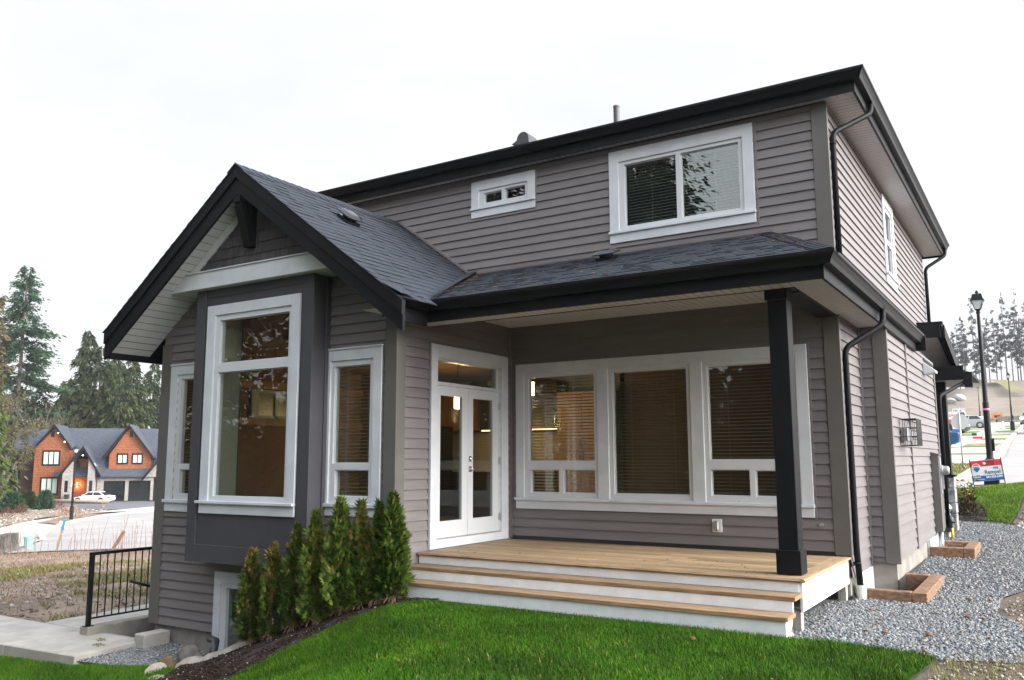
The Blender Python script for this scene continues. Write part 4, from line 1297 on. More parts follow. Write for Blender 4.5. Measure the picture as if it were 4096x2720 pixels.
M2('litter', [(0.0, (0.10, 0.045, 0.022)), (0.6, (0.21, 0.10, 0.05)), (1.0, (0.27, 0.17, 0.10))], 0.9)

# ---- one sheet of ground to the horizon (polar grid, denser towards the house)
nr, na = 210, 360
rr = np.concatenate([[0.0], 0.6*(430/0.6)**(np.linspace(0, 1, nr-1))])
aa = np.linspace(0, 2*PI, na, endpoint=False)
RR, AA = np.meshgrid(rr[1:], aa, indexing='ij')
GX = CAM.x+RR*np.sin(AA); GY = CAM.y+RR*np.cos(AA)
GZ_ = terr(GX, GY)-np.clip(0.05+0*RR, 0, .05)
hole = ((GX > -5.8) & (GX < 4.3) & (GY > -3.4) & (GY < 9.0)) | ((GX > 4.2) & (GX < 5.5) & (GY > 0) & (GY < 6))
GZ_ = np.where(hole, -2.6, GZ_)
GZ_ = GZ_+0.35*(cnoise(GX, GY, 6, 3)-.5)*sstep(25, 60, RR)*np.where(GX < 0, .6, .0) + 1.6*(cnoise(GX, GY, 14, 4)-.5)*sstep(130, 160, GY)
V = np.concatenate([[[CAM.x, CAM.y, tz(CAM.x, CAM.y)-.05]], np.stack([GX, GY, GZ_], 2).reshape(-1, 3)])
ii, jj = np.meshgrid(np.arange(nr-2), np.arange(na), indexing='ij')
j2 = (jj+1) % na
F = np.stack([1+ii*na+jj, 1+(ii+1)*na+jj, 1+(ii+1)*na+j2, 1+ii*na+j2], 2).reshape(-1, 4)[:, ::-1]
gr = np_mesh('ground', V, F, 'far_dirt', smooth=True); gr['kind'] = 'structure'

# ---- foreground sheets
EDGE = [(-1.35, -6.0), (-0.95, -5.0), (-0.62, -4.36), (-0.36, -3.93), (-0.2, -3.7), (0.06, -3.46), (0.2, -3.27), (0.42, -3.02), (0.66, -2.80), (0.78, -2.70)]
LAWN = EDGE+[(4.68, -2.70), (4.95, -2.58), (5.2, -2.68), (5.5, -2.75), (5.72, -2.79), (5.85, -2.97), (5.80, -3.35), (5.74, -3.9), (6.1, -6), (8.5, -9), (14, -12), (14, -16), (-4, -16), (-3.2, -9)]
drape('lawn', LAWN, 0.4, 'lawn_base', 0.0)
LOWL = [(-3.95, -3.87), (-3.25, -3.60), (-2.75, -3.59), (-2.46, -3.66), (-2.33, -3.92), (-2.2, -4.4), (-2.1, -5.2), (-2.4, -6.5), (-3.2, -9), (-4, -16), (-14, -16), (-12, -4.75), (-7.6, -4.30), (-4.15, -4.03)]
drape('lawn', LOWL, 0.4, 'lawn_base', 0.005)
RET = [(-1.14, -2.72), (-1.33, -3.0), (-1.62, -3.14), (-1.95, -3.26), (-2.3, -3.36), (-2.62, -3.44), (-2.50, -3.68)]
BED = [(0.02, -2.55), (-1.14, -2.55)]+RET+[(-2.36, -3.92), (-2.2, -4.4), (-2.1, -5.2), (-2.4, -6.5)]+EDGE+[(0.78, -2.46), (0.02, -2.46)]
drape('mulch_bed', BED, 0.14, 'mulch_base', 0.012, uneven=0.014)
pit = lambda x, y: np.interp(np.asarray(x), [-5.2, -4.3, -3.2, -2.6, -1.0], [-1.43, -1.42, -1.50, -1.54, -1.56])
GRL = [(-4.20, -4.0), (-3.95, -3.87), (-3.25, -3.60), (-2.75, -3.59), (-2.5, -3.66), (-2.62, -3.44), (-1.95, -3.26), (-1.33, -3.0), (-1.15, -2.58), (-4.5, -2.55), (-4.28, -2.9)]
drape('gravel_bed', GRL, 0.2, 'gravel_base', 0.0, zf=pit)
GRR = [(4.0, -2.44), (4.9, -2.50), (5.2, -2.66), (5.5, -2.74), (5.72, -2.79), (5.85, -2.95), (6.25, -2.80), (6.6, -2.4), (6.40, -0.9), (6.05, -0.1), (6.07, 1.0), (6.35, 1.8), (6.6, 4.0), (6.5, 7.5), (6.1, 9.7), (5.6, 10.05), (4.95, 10.1), (4.8, 9.3), (4.85, 6.5), (4.9, 5.58), (5.50, 5.58), (5.50, 4.42), (4.9, 4.42), (4.9, 1.90), (5.30, 1.90), (5.30, 0.26), (4.0, 0.26)]
drape('gravel_bed', GRR, 0.3, 'gravel_base', 0.0)
DIRT = [(5.85, -2.95), (6.25, -2.80), (6.6, -2.4), (6.40, -0.9), (6.05, -0.1), (6.07, 1.0), (6.35, 1.8), (6.6, 4.0), (6.5, 7.5), (6.1, 9.7), (5.93, 10.1), (6.1, 12), (6.3, 15.0), (9, 16.3), (20, 16.3), (20, -9), (8.5, -9), (6.1, -6), (5.74, -3.9), (5.80, -3.35)]
drape('soil', DIRT, 0.5, 'soil', -0.006, uneven=0.008)
FLAWN = [(4.95, 10.1), (5.9, 9.95), (6.03, 11.2), (6.15, 13.2), (6.25, 14.6), (6.6, 15.4), (8.5, 15.9), (8.5, 16.5), (-4, 16.5), (-4, 13.5), (4.55, 13.2), (4.95, 12.6), (5.25, 11.9), (5.42, 11.0), (5.45, 10.2)]
drape('lawn', FLAWN, 0.4, 'lawn_base', 0.012)
FBED = [(4.45, 9.9), (4.95, 10.08), (5.46, 10.15), (5.43, 11.0), (5.26, 11.9), (4.95, 12.6), (4.5, 13.2), (3.5, 13.2), (3.5, 9.9)]
drape('mulch_bed', FBED, 0.2, 'mulch_base', 0.02, uneven=0.02)

# stuff on them
x, y = scatter([(4.4, -2.75), (5.2, -2.70), (5.72, -2.83), (5.87, -2.97), (6.30, -2.78), (6.62, -2.4), (6.42, -0.9), (6.1, -0.1), (6.1, 1.0), (6.2, 1.6), (4.7, 1.6), (4.4, -1.0)], 2400)
k = ~(((x > 4.62) & (x < 5.36) & (y > .22) & (y < 1.95)) | ((x > 4.9) & (x < 5.56) & (y > 4.38) & (y < 5.62)))
x, y = x[k], y[k]
pebbles('gravel', x, y, terr(x, y), .008, .019, 'gravel_stone')
x, y = scatter([(4.95, 1.6), (6.25, 1.6), (6.62, 4.0), (6.52, 7.5), (6.1, 9.7), (5.6, 10.05), (4.95, 10.1), (4.9, 9.3)], 900)
k = ~(((x > 4.62) & (x < 5.36) & (y > .22) & (y < 1.95)) | ((x > 4.9) & (x < 5.56) & (y > 4.38) & (y < 5.62)))
x, y = x[k], y[k]
pebbles('gravel', x, y, terr(x, y), .010, .022, 'gravel_stone')
x, y = scatter(GRL, 2400)
pebbles('gravel', x, y, pit(x, y), .009, .019, 'gravel_stone')
x, y = scatter([(-0.9, -5.2), (-0.55, -4.4), (-0.36, -3.98), (-0.1, -3.62), (0.2, -3.30), (0.66, -2.83), (4.70, -2.74), (4.95, -2.60), (5.2, -2.70), (5.72, -2.81), (5.84, -2.97), (5.78, -3.35), (5.72, -3.9), (5.9, -5.0), (4.0, -6.2), (1.5, -7.0), (-0.5, -6.4)], 9500)
tt = np.clip(RNG.uniform(0, 1, len(x))*0.62+(cnoise(x, y, .55, 8)-.3)*.45+(cnoise(x, y, .16, 12)-.5)*.25, 0, 1)
tt = np.where(RNG.uniform(0, 1, len(x)) < 0.012, 1.0, tt*0.93)
blades('grass', x, y, terr(x, y), .022, .050, .0040, 'grass_blade', 0.9, tt)
x, y = scatter([(-4.1, -4.06), (-3.92, -3.89), (-3.25, -3.62), (-2.75, -3.61), (-2.47, -3.69), (-2.34, -3.95), (-2.2, -4.4), (-2.12, -5.2), (-3.2, -6.2), (-5.2, -5.8), (-6.6, -4.9), (-6.3, -4.2)], 5200)
tt = np.clip(RNG.uniform(0, 1, len(x))*0.62+(cnoise(x, y, .55, 9)-.3)*.55, 0, .93)
blades('grass', x, y, terr(x, y)+.005, .025, .052, .0050, 'grass_blade', 0.9, tt)
x, y = scatter([(5.45, 10.15), (5.9, 10.0), (6.03, 11.2), (6.15, 13.2), (6.25, 14.6), (6.6, 15.4), (8.0, 15.9), (3.8, 15.6), (4.5, 13.3), (4.95, 12.6), (5.26, 11.9), (5.43, 11.0)], 3300)
blades('grass', x, y, terr(x, y)+.012, .035, .07, .010, 'grass_bright', 0.8, np.clip(RNG.uniform(0, .8, len(x))+(cnoise(x, y, .5, 7)-.5)*.5, 0, 1))
x, y = scatter(BED, 2600)
k = y > -5.6
x, y = x[k], y[k]
pebbles('bark_mulch', x, y, terr(x, y)+.012, .006, .017, 'bark_chip', 0.35)
x, y = scatter(FBED, 700)
pebbles('bark_mulch', x, y, terr(x, y)+.025, .008, .02, 'bark_chip', 0.35)
x, y = scatter([(5.87, -2.97), (6.30, -2.78), (6.7, -2.3), (6.5, -0.9), (6.15, -0.1), (6.17, 1.0), (6.45, 1.8), (6.7, 4), (8, 4), (8, -4), (5.8, -4)], 260)
pebbles('field_stones', x, y, terr(x, y)-.006, .008, .026, 'field_stone')
x, y = scatter([(5.87, -3.0), (6.25, -2.78), (6.5, -2.5), (6.8, -3.5), (5.8, -3.9)], 700)
blades('dry_grass', x, y, terr(x, y), .03, .10, .004, 'grass_mixed', 1.2)
x, y = scatter([(6.0, 9.8), (6.4, 7), (7.2, 8), (7.5, 14), (6.35, 14.6), (6.15, 12)], 120)
pebbles('field_stones', x, y, terr(x, y), .015, .05, 'field_stone')
x, y = scatter([(5.85, -2.9), (6.35, -2.7), (6.1, -.4), (6.05, 1.2), (4.8, -.8), (4.9, -2.2)], 7)
pebbles('leaf_litter', x, y, terr(x, y)+.014, .012, .035, 'litter', 0.2)

# ------------------------------------------------------------------ porch deck and steps
deck = thing('porch_deck', 'wooden porch deck with white skirting and two long wooden steps', 'deck')
mb = MB()
y = -0.03; k = 0
while y > -2.13:
    y1 = max(y-0.138, -2.14)
    x = 0.03; 
    while x < 4.50:
        x1 = min(4.505, x+random.uniform(1.8, 3.2))
        if 4.505-x1 < .6: x1 = 4.505
        mb.box(x, x1-0.003, y1+0.008, y, -0.035, random.uniform(-.0012, 0.0), t=random.random())
        x = x1
    y = y1
mb.build('deck_boards', 'deck_wood', deck, bevel=0.003)
mb = MB()
n = 12
for ed, ax in ((0, 'x'), (1, 'y')):
    for j in range(1):
        prof = [(0.0, 0.0), (0.03, -0.004), (0.042, -0.019), (0.03, -0.034), (0.0, -0.037)]
        if ax == 'x':
            mb.prism([(0.03, -2.14-a, b) for a, b in prof], (0, 0, 0), (4.65-.03, 0, 0))
        else:
            pass
mb.build('deck_nosing', 'tread_wood', deck)
M('deck_edge', (0.34, 0.235, 0.14), 0.6, var=0.2, vs=8, bump=0.2, bs=40, st=(7, .4, 7))
mb = MB()
mb.box(4.508, 4.63, -2.14, 0.0, -0.036, 0.0005); mb.prism([(4.63+a, -2.18, b) for a, b in [(0.0, 0.0), (0.028, -0.004), (0.04, -0.019), (0.028, -0.034), (0.0, -0.036)]], (0, 0, 0), (0, 2.2, 0))
mb.build('deck_border', 'deck_edge', deck)
mb = MB(); mb.box(0.03, 4.60, -2.15, -2.12, -0.131, -0.037); mb.build('riser', 'painted_white', deck, bevel=.002)
mb = MB(); mb.box(4.603, 4.632, -2.142, 0.05, -0.305, -0.038); mb.build('skirt_board', 'painted_white', deck, bevel=.002)
for i, (yf, zt, yb, xl, xr) in enumerate(((-2.452, -0.131, -2.155, 0.035, 4.636), (-2.715, -0.270, -2.43, -0.20, 4.632))):
    ys = [yf, yf+.10, yf+.2, yb]
    for a, b in zip(ys[:-1], ys[1:]):
        mb = MB(); mb.box(xl, xr, a, b-.004, zt-.038, zt-random.uniform(0, .0015), t=random.random()); mb.build('tread_board', 'tread_wood', deck, bevel=.003)
mb = MB(); mb.box(0.035, 4.612, -2.445, -2.42, -0.27, -0.170); mb.build('riser', 'painted_white', deck, bevel=.002)
mb = MB(); mb.box(-0.15, 4.608, -2.695, -2.67, -0.62, -0.309); mb.build('riser', 'painted_white', deck, bevel=.002)
M('raw_wood', (0.56, 0.43, 0.29), 0.65, var=0.15, vs=8, st=(4, 4, 1.0))
mb = MB(); mb.prism([(4.57, -2.668, -0.309), (4.57, -2.668, -0.46), (4.57, -2.55, -0.44), (4.57, -2.46, -0.37), (4.57, -2.40, -.27), (4.57, -2.40, -0.171), (4.57, -2.418, -0.171), (4.57, -2.418, -0.309)], (0, 0, 0), (0.037, 0, 0)); mb.build('stringer', 'raw_wood', deck)
M('grey_wood', (0.36, 0.335, 0.30), 0.8, var=0.2, vs=8, st=(5, 5, 1.0))
mb = MB(); mb.box(4.50, 4.60, -2.12, -2.02, -0.7, -0.305); mb.build('support_post', 'grey_wood', deck, bevel=.003)
mb = MB(); mb.box(4.52, 4.61, -0.10, 0.0, -0.7, -0.305); mb.build('support_post', 'grey_wood', deck, bevel=.003)
mb = MB(); mb.box(4.40, 4.60, -2.66, -2.42, -0.6, -0.445); mb.build('footing', 'pale_concrete', deck, bevel=.006)
mb = MB(); mb.box(0.2, 4.55, -2.0, -1.95, -0.28, -0.04); mb.box(0.2, 4.55, -.2, -.15, -0.28, -0.04); mb.build('joist', 'grey_wood', deck)

# window-well timber frames
def well(label, x0, x1, y0, y1, z0, z1):
    t = thing('timber_frame', label, 'timber frame', ((x0+x1)/2, (y0+y1)/2, z0), 0, 'timber frames round the window wells')
    w, d, h = (x1-x0)/2, (y1-y0)/2, z1-z0
    for (a, b, c, e) in ((-w, w-.163, -d, -d+.14), (-w, w-.163, d-.14, d), (w-.16, w, -d, d)):
        mb = MB(); mb.box(a, b, c, e, -.35, h, t=random.random()); mb.build('beam', 'timber', t, bevel=.008)
    return t
well('brown timber frame in the gravel beside the near downspout', 4.69, 5.42, 0.17, 1.98, -0.60, -0.375)
well('brown timber frame in the gravel below the wire cage', 5.0, 5.62, 4.35, 5.65, -0.50, -0.24)

# ------------------------------------------------------------------ left foreground: slabs, wall, railing, rocks
walk = thing('walkway', 'pale concrete walkway slabs beside the house', 'walkway')
def slabp(poly, z1=-1.36, h=0.16):
    mb = MB(); mb.prism([(p[0], p[1], z1-h) for p in poly], (0, 0, 0), (0, 0, h)); return mb.build('slab', 'slab_concrete', walk, bevel=.012)
slabp([(-5.74, -2.93), (-4.24, -2.90), (-4.12, -3.99), (-5.62, -4.10)])
slabp([(-9.5, -2.95), (-5.755, -2.93), (-5.635, -4.10), (-9.4, -4.45)])
slabp([(-6.9, -1.0), (-5.42, -1.0), (-5.42, -2.92), (-6.75, -2.92)])
slabp([(-7.0, 4.0), (-5.42, 4.0), (-5.42, -.985), (-6.9, -.985)])
mb = MB(); mb.box(-5.41, -5.20, -3.16, 4.0, -2.5, -1.25)
tag(mb.build('retaining_wall', 'concrete', None, bevel=.01), 'low concrete wall under the black railing beside the basement stairs', 'wall')
mb = MB(); mb.box(-5.2, -4.5, -2.9, 4, -2.52, -2.4); o = mb.build('stair_pit', 'concrete'); o['kind'] = 'structure'
mb = MB(); mb.box(-5.19, -4.25, -3.02, -2.86, -2.5, -1.365); tag(mb.build('kerb_wall', 'concrete', None), 'short concrete wall closing the stair pit behind the walkway slab', 'wall')
mb = MB(); mb.box(-4.27, -4.05, -3.05, -2.63, -1.5, -1.255); tag(mb.build('concrete_block', 'slab_concrete', None, bevel=.01), 'small concrete block at the left foot of the grey house', 'block')
rail = thing('railing', 'black metal picket railing on the low concrete wall', 'railing', (-5.3, -3.1, -1.25))
def rpart(name, b): 
    mb = MB(); mb.box(*b); return mb.build(name, 'black_metal', rail, bevel=.003)
rpart('post', (-.028, .028, -.03, .03, 0.0, 1.04))
rpart('base_plate', (-.05, .05, -.06, .06, 0.0, .012))
rpart('post', (-.028, .028, 3.2, 3.26, 0.0, 1.04))
rpart('top_rail', (-.03, .03, -.035, 3.3, 1.005, 1.05))
rpart('bottom_rail', (-.014, .014, .03, 3.2, .095, .12))
for i in range(27): rpart('picket', (-.008, .008, .13+i*.115-.008, .13+i*.115+.008, .12, 1.005))
mb = MB(); mb.tube([(-4.72, -2.85, -.60), (-4.72, -2.5, -.72), (-4.72, 1.5, -2.2)], .022, 10)
tag(mb.build('handrail', 'black_metal', None, smooth=True), 'sloping black pipe handrail of the basement stairs', 'handrail')

def rock(label, c, sz, mat, seed, cat='boulder', cuts=9):
    bm = bmesh.new(); bmesh.ops.create_icosphere(bm, subdivisions=3, radius=1)
    r = random.Random(seed)
    for _ in range(cuts):
        n = Vector((r.uniform(-1, 1), r.uniform(-1, 1), r.uniform(-.6, 1))).normalized(); k = r.uniform(.55, .85)
        for v in bm.verts:
            d = v.co.dot(n)-k
            if d > 0: v.co -= n*d*.92
    for v in bm.verts: v.co = Vector((v.co.x*sz[0], v.co.y*sz[1], v.co.z*sz[2]))*(1+r.uniform(-.025, .025))
    me = bpy.data.meshes.new('boulder'); bm.to_mesh(me); bm.free()
    me.materials.append(MATS[mat])
    o = bpy.data.objects.new('boulder', me); COL.objects.link(o); o.location = c; o.rotation_euler = (0, 0, r.uniform(0, 6))
    return tag(o, label, cat)
M('rock_grey', (0.20, 0.175, 0.155), 0.9, col2=(0.10, 0.088, 0.08), vs=5, bump=0.6, bs=30, detail=8)
M('rock_brown', (0.22, 0.125, 0.06), 0.9, col2=(0.09, 0.06, 0.035), vs=6, bump=0.6, bs=30, detail=8)
M('rock_pale', (0.42, 0.385, 0.325), 0.9, col2=(0.27, 0.235, 0.19), vs=5, bump=0.6, bs=30, detail=8)
M('rock_far', (0.33, 0.32, 0.31), 0.9, var=.2, vs=2)
rock('large grey boulder at the foot of the bay', (-2.86, -3.17, -1.44), (.23, .20, .22), 'rock_grey', 3)
rock('brown rounded boulder between the grey and the pale one', (-2.90, -3.50, -1.46), (.25, .18, .16), 'rock_brown', 5)
rock('pale rock beside the lower lawn', (-2.80, -3.72, -1.45), (.23, .13, .11), 'rock_pale', 8)
rock('flat pale stone in the mulch corner at the lawn edge', (-2.33, -3.95, -1.43), (.22, .12, .06), 'rock_pale', 12, 'stone')
# pale curved edging that holds the mulch above the basement window
mb = MB()
RP = [(-1.10, -2.66), (-1.33, -2.98), (-1.62, -3.12), (-1.95, -3.24), (-2.28, -3.345), (-2.60, -3.44), (-2.74, -3.50)]
pts = []
for i in range(len(RP)-1):
    for k in range(4): pts.append(Vector(RP[i]).lerp(Vector(RP[i+1]), k/4))
pts.append(Vector(RP[-1]))
vs = []; n = len(pts)
for i, p in enumerate(pts):
    d = (pts[min(i+1, n-1)]-pts[max(i-1, 0)]).normalized(); nn = Vector((-d.y, d.x))
    if nn.y < 0: nn = -nn
    z = tz(p.x, p.y-.05)+.035+.012*math.sin(i*1.7)
    if i > n-4: z -= .03*(i-n+4)
    for o, zz_ in ((.13, -1.7), (.13, z-.02), (.08, z+.03), (-.04, z+.035), (-.10, z-.03), (-.10, -1.7)):
        vs.append((p.x+nn.x*o, p.y+nn.y*o, zz_))
fs = [(i*6+k, i*6+k+1, (i+1)*6+k+1, (i+1)*6+k) for i in range(n-1) for k in range(5)]+[tuple(range(6)), tuple(range((n-1)*6, n*6))[::-1]]
mb.mesh(vs, fs)
tag(mb.build('stone_edging', 'rock_pale', None), 'pale curved stone edging along the mulch above the basement window', 'edging')
mb = MB(); mb.tube([(-2.86, -2.9, -1.20), (-2.62, -3.0, -1.19), (-2.52, -3.1, -1.25), (-2.50, -3.2, -1.5)], .05, 8)
tag(mb.build('drain_hose', 'dark_metal', None, smooth=True), 'black corrugated drain pipe behind the grey boulder', 'pipe')
mb = MB(); FD.bar(mb, -2.6, 0.0, -1.2, -0.75, -0.02, 0.0); mb.build('foundation', 'concrete', house)
# cedar sprigs blown onto the slab
for c in ((-4.75, -3.25), (-4.45, -3.45)):
    x = c[0]+RNG.uniform(-.10, .10, 60); y = c[1]+RNG.uniform(-.06, .06, 60)
    o = blades('cedar_sprig', x, y, np.full(60, -1.357), .006, .02, .012, 'grass_mixed', 3.0)
    del o['kind']; tag(o, 'small green cedar sprig lying on the walkway slab' if c[1] > -3.3 else 'smaller cedar sprig nearer the slab front edge', 'sprig')
# ------------------------------------------------------------------ street and field on the left
FIELD = [(-7.1, -3.4), (-6.95, 1.5), (-9, 6), (-24.9, 12.2), (-26.2, 10.2), (-27.6, 9.0), (-28.3, 7.6), (-30, 5.8), (-45, 2), (-45, -12), (-16, -9), (-10.5, -4.6)]
M2('clod', [(0, (.09, .06, .042)), (.7, (.17, .115, .085)), (1, (.25, .18, .14))], .95)
M('field', (0.27, 0.20, 0.145), 0.95, col2=(0.14, 0.105, 0.07), vs=0.55, bump=0.6, bs=12, detail=12)
drape('field', FIELD, 0.8, 'field', 0.0, uneven=0.03)
ROADL = [(-24.6, 12.2), (-26.2, 10.2), (-27.6, 9.0), (-28.3, 7.6), (-37, 13.9), (-39.0, 14.9), (-43.5, 17.5), (-49.2, 21.1), (-52.9, 24.0), (-57.2, 27.7), (-62.5, 33.4), (-65.9, 38.3), (-66.5, 44), (-58, 52), (-40, 36), (-28, 22)]
drape('road', ROADL, 2.5, 'road', 0.05)
SIDEL = [(-28.3, 7.6), (-37, 13.9), (-39, 14.9), (-43.5, 17.5), (-49.2, 21.1), (-52.9, 24.0), (-57.1, 24.6), (-59.6, 26.7), (-66.7, 33.4), (-68.6, 36.6), (-67.6, 44.0), (-76, 48.5), (-71.8, 40.3), (-66.1, 32.4), (-60.5, 25.8), (-54.6, 20.8), (-41.3, 11.8), (-30, 5.8)]
drape('sidewalk', SIDEL, 2.5, 'pale_concrete', 0.09)
DRV = [(-67.6, 44.0), (-76.5, 40), (-90.5, 44), (-100.5, 50), (-90.0, 60), (-82, 58)]
drape('driveway', DRV, 2.5, 'asphalt', 0.07)
VERGE = [(-52.9, 24.2), (-57.1, 24.8), (-59.6, 26.9), (-66.5, 33.3), (-65.5, 37.5), (-62.5, 33.5), (-57.2, 27.9)]
drape('verge', VERGE, 2.0, 'field', 0.12, uneven=.03)
# kerb along the far side
def kerb(name, path, w, h, label=None, mat='pale_concrete', zo=0.0):
    mb = MB(); n = len(path); vs = []
    P = []
    for i in range(n-1):
        a, b = Vector(path[i]), Vector(path[i+1]); k = max(1, int((b-a).length/2))
        for j in range(k): P.append(a.lerp(b, j/k))
    P.append(Vector(path[-1])); n = len(P)
    for i, p in enumerate(P):
        d = (P[min(i+1, n-1)]-P[max(i-1, 0)]).normalized(); nn = Vector((-d.y, d.x))
        z = tz(p.x, p.y)+zo
        for o, q in ((-w/2, -.1), (-w/2, h), (w/2, h), (w/2, -.1)): vs.append((p.x+nn.x*o, p.y+nn.y*o, z+q))
    fs = [(i*4+k, i*4+(k+1) % 4, (i+1)*4+(k+1) % 4, (i+1)*4+k) for i in range(n-1) for k in range(4)]+[(0, 1, 2, 3), tuple(range((n-1)*4, n*4))[::-1]]
    mb.mesh(vs, fs)
    o = mb.build(name, mat); o['kind'] = 'structure'; return o
kerb('kerb', [(-37, 13.9), (-39.0, 14.9), (-43.5, 17.5), (-49.2, 21.1), (-52.9, 24.0), (-57.2, 27.7), (-62.5, 33.4), (-65.9, 38.3), (-66.5, 44)], .3, .2)
# rubble slope in front of the far house
RUB = [(-54.6, 20.6), (-60.5, 25.6), (-66.1, 32.2), (-71.8, 40.2), (-76.5, 40), (-90.5, 44), (-99.5, 46), (-101, 42), (-86, 33), (-70, 20), (-56, 14)]
drape('rubble', RUB, 2.5, 'field', 0.08, uneven=.12)
x, y = scatter(RUB, 5)
pebbles('rubble_stones', x, y, terr(x, y)+.05, .05, .14, 'field_stone')

def fieldz(x, y): return terr(x, y)
# dry grass, green patches and stones of the field
x, y = scatter(FIELD, 55)
d = np.hypot(x-CAM.x, y-CAM.y)
k = (d > 11) & (RNG.uniform(0, 1, len(x)) < np.clip((d-13)/10, .08, 1))
x, y = x[k], y[k]
blades('dry_grass', x, y, terr(x, y), .03, .15, .016, 'grass_dry', 2.6, np.clip(RNG.uniform(0, .7, len(x))+(cnoise(x, y, 1.6, 31)-.4)*.6, 0, 1))
x, y = scatter([(-6.9, -3.4), (-7, 1.5), (-9, 6), (-18, 8), (-24, 2), (-16, -8), (-9.5, -4.5)], 420)
g_ = cnoise(x, y, 2.2, 21)*.6+cnoise(x, y, .7, 22)*.4
k = g_ > .47
x, y = x[k], y[k]
blades('green_grass', x, y, terr(x, y), .04, .14, .012, 'grass_mixed', 1.5)
x, y = scatter([(-6.9, -3.4), (-7, 1.5), (-9, 6), (-18, 8), (-24, 2), (-16, -8), (-9.5, -4.5)], 10)
pebbles('field_stones', x, y, terr(x, y), .02, .075, 'field_stone')
x, y = scatter([(-6.9, -3.4), (-7, 1.5), (-9, 6), (-18, 8), (-24, 2), (-16, -8), (-9.5, -4.5)], 16)
pebbles('soil_clods', x, y, terr(x, y)-.012, .010, .034, 'clod')
# tall dead weed stems along the road edge
mb = MB()
for i in range(95):
    t = random.random()
    p = Vector((-25.4, 11.4)).lerp(Vector((-29.5, 5.5)), t) if i % 4 else Vector((-24.6, 12.2)).lerp(Vector((-26.5, 9.8)), t)
    x, y = p.x+random.uniform(.1, 3.2), p.y-random.uniform(-.2, 1.4)
    z = tz(x, y); h = random.uniform(.35, 1.25) if i % 3 else random.uniform(.8, 1.6); lx, ly = random.uniform(-.22, .22)*h, random.uniform(-.12, .12)*h
    P0, P1, P2 = Vector((x, y, z-.05)), Vector((x+lx*.4, y+ly*.4, z+h*.55)), Vector((x+lx, y+ly, z+h))
    mb.tube([P0, P1, P2], [.010, .007, .003], 4, t=random.uniform(.0, .5), cap=False)
    for b in range(random.randint(0, 4)):
        q = P0.lerp(P2, random.uniform(.4, .95)); e = q+Vector((random.uniform(-.13, .13), random.uniform(-.08, .08), random.uniform(.05, .2)))
        mb.tube([q, e], [.005, .0025], 3, t=random.uniform(.0, .5), cap=False)
tag(mb.build('dry_weeds', 'grass_dry', None, fix=False), kind='stuff')

# concrete barrier blocks, pipe, survey stake
def barrier(label, c, rz, L, W, H):
    t = thing('concrete_barrier', label, 'barrier', c, rz, 'weathered concrete barrier blocks')
    mb = MB(); pr = [(-W/2, 0), (W/2, 0), (W/2, H*.25), (W/2-.06, H*.35), (W/2-.08, H), (-W/2+.08, H), (-W/2+.06, H*.35), (-W/2, H*.25)]
    mb.prism([(-L/2, a, b) for a, b in pr], (0, 0, 0), (L, 0, 0)); mb.build('block', 'old_concrete', t, bevel=.03)
    mb = MB(); mb.box(-.05, .05, -W/2-.006, -W/2+.1, H*.45, H*.57); mb.build('lift_slot', 'dark_metal', t)
    return t
M('mossy_concrete', (0.15, 0.145, 0.135), 0.95, col2=(0.035, 0.033, 0.026), vs=1.8, bump=0.5, bs=15, detail=10)
bz = tz(-28.9, 8.0)
b = barrier('weathered dark concrete barrier block with moss at the field edge', (-29.0, 7.75, bz-.05), math.atan2(1.7, -1.6)+PI, 2.45, .6, .78)
for ch in b.children: ch.data.materials[0] = MATS['mossy_concrete'] if ch.name.startswith('block') else ch.data.materials[0]
M('teal_pipe', (0.20, 0.52, 0.52), 0.5, var=.1, vs=4)
mb = MB(); mb.lathe([(.17, -.1), (.17, .52), (.155, .52), (.15, .3)], (-30.6, 9.7, tz(-30.6, 9.7)+.02), 18)
tag(mb.build('teal_pipe', 'teal_pipe', None), 'short upright teal plastic pipe beside the concrete barrier block', 'pipe')
st = thing('survey_stake', 'leaning wooden survey stake with a blue painted top and white paper', 'stake', (-27.9, 9.4, tz(-27.9, 9.4)))
st.rotation_euler = (0, R(11), R(40))
M('blue_paint', (0.05, 0.22, 0.50), 0.6); M('paper', (0.75, 0.76, 0.78), 0.7); M('stake_wood', (0.30, 0.24, 0.18), 0.8, var=.2, vs=6)
mb = MB(); mb.box(-.045, .045, -.022, .022, -.1, .86); mb.build('stick', 'stake_wood', st)
mb = MB(); mb.box(-.05, .05, -.026, .026, .86, 1.28); mb.build('painted_top', 'blue_paint', st)
mb = MB(); mb.box(.05, .17, -.03, .03, .95, 1.2); mb.box(-.17, -.05, -.03, .03, 1.1, 1.2); mb.build('paper_note', 'paper', st)
mb = MB(); mb.box(-.052, .052, -.03, .03, .68, .72); mb.build('ribbon', 'yellow_paint', st)
mb = MB(); mb.tube([(-26.2, 10.7, tz(-26.2, 10.7)-.1), (-25.75, 10.95, tz(-26, 11)+.75)], .07, 6)
tag(mb.build('broken_post', 'timber', None), 'short broken wooden post leaning beside the house corner', 'post')
mb = MB(); mb.tube([(-22, 1.6, tz(-22, 1.6)+.05), (-23.2, 2.2, tz(-23, 2)+.35)], .04, 6); mb.tube([(-22.4, 2.0, tz(-22, 2)), (-23.4, 1.4, tz(-23, 1.5)+.18)], .03, 6)
tag(mb.build('fallen_branch', 'timber', None), 'dead branch lying in the dry field at the left edge', 'branch')
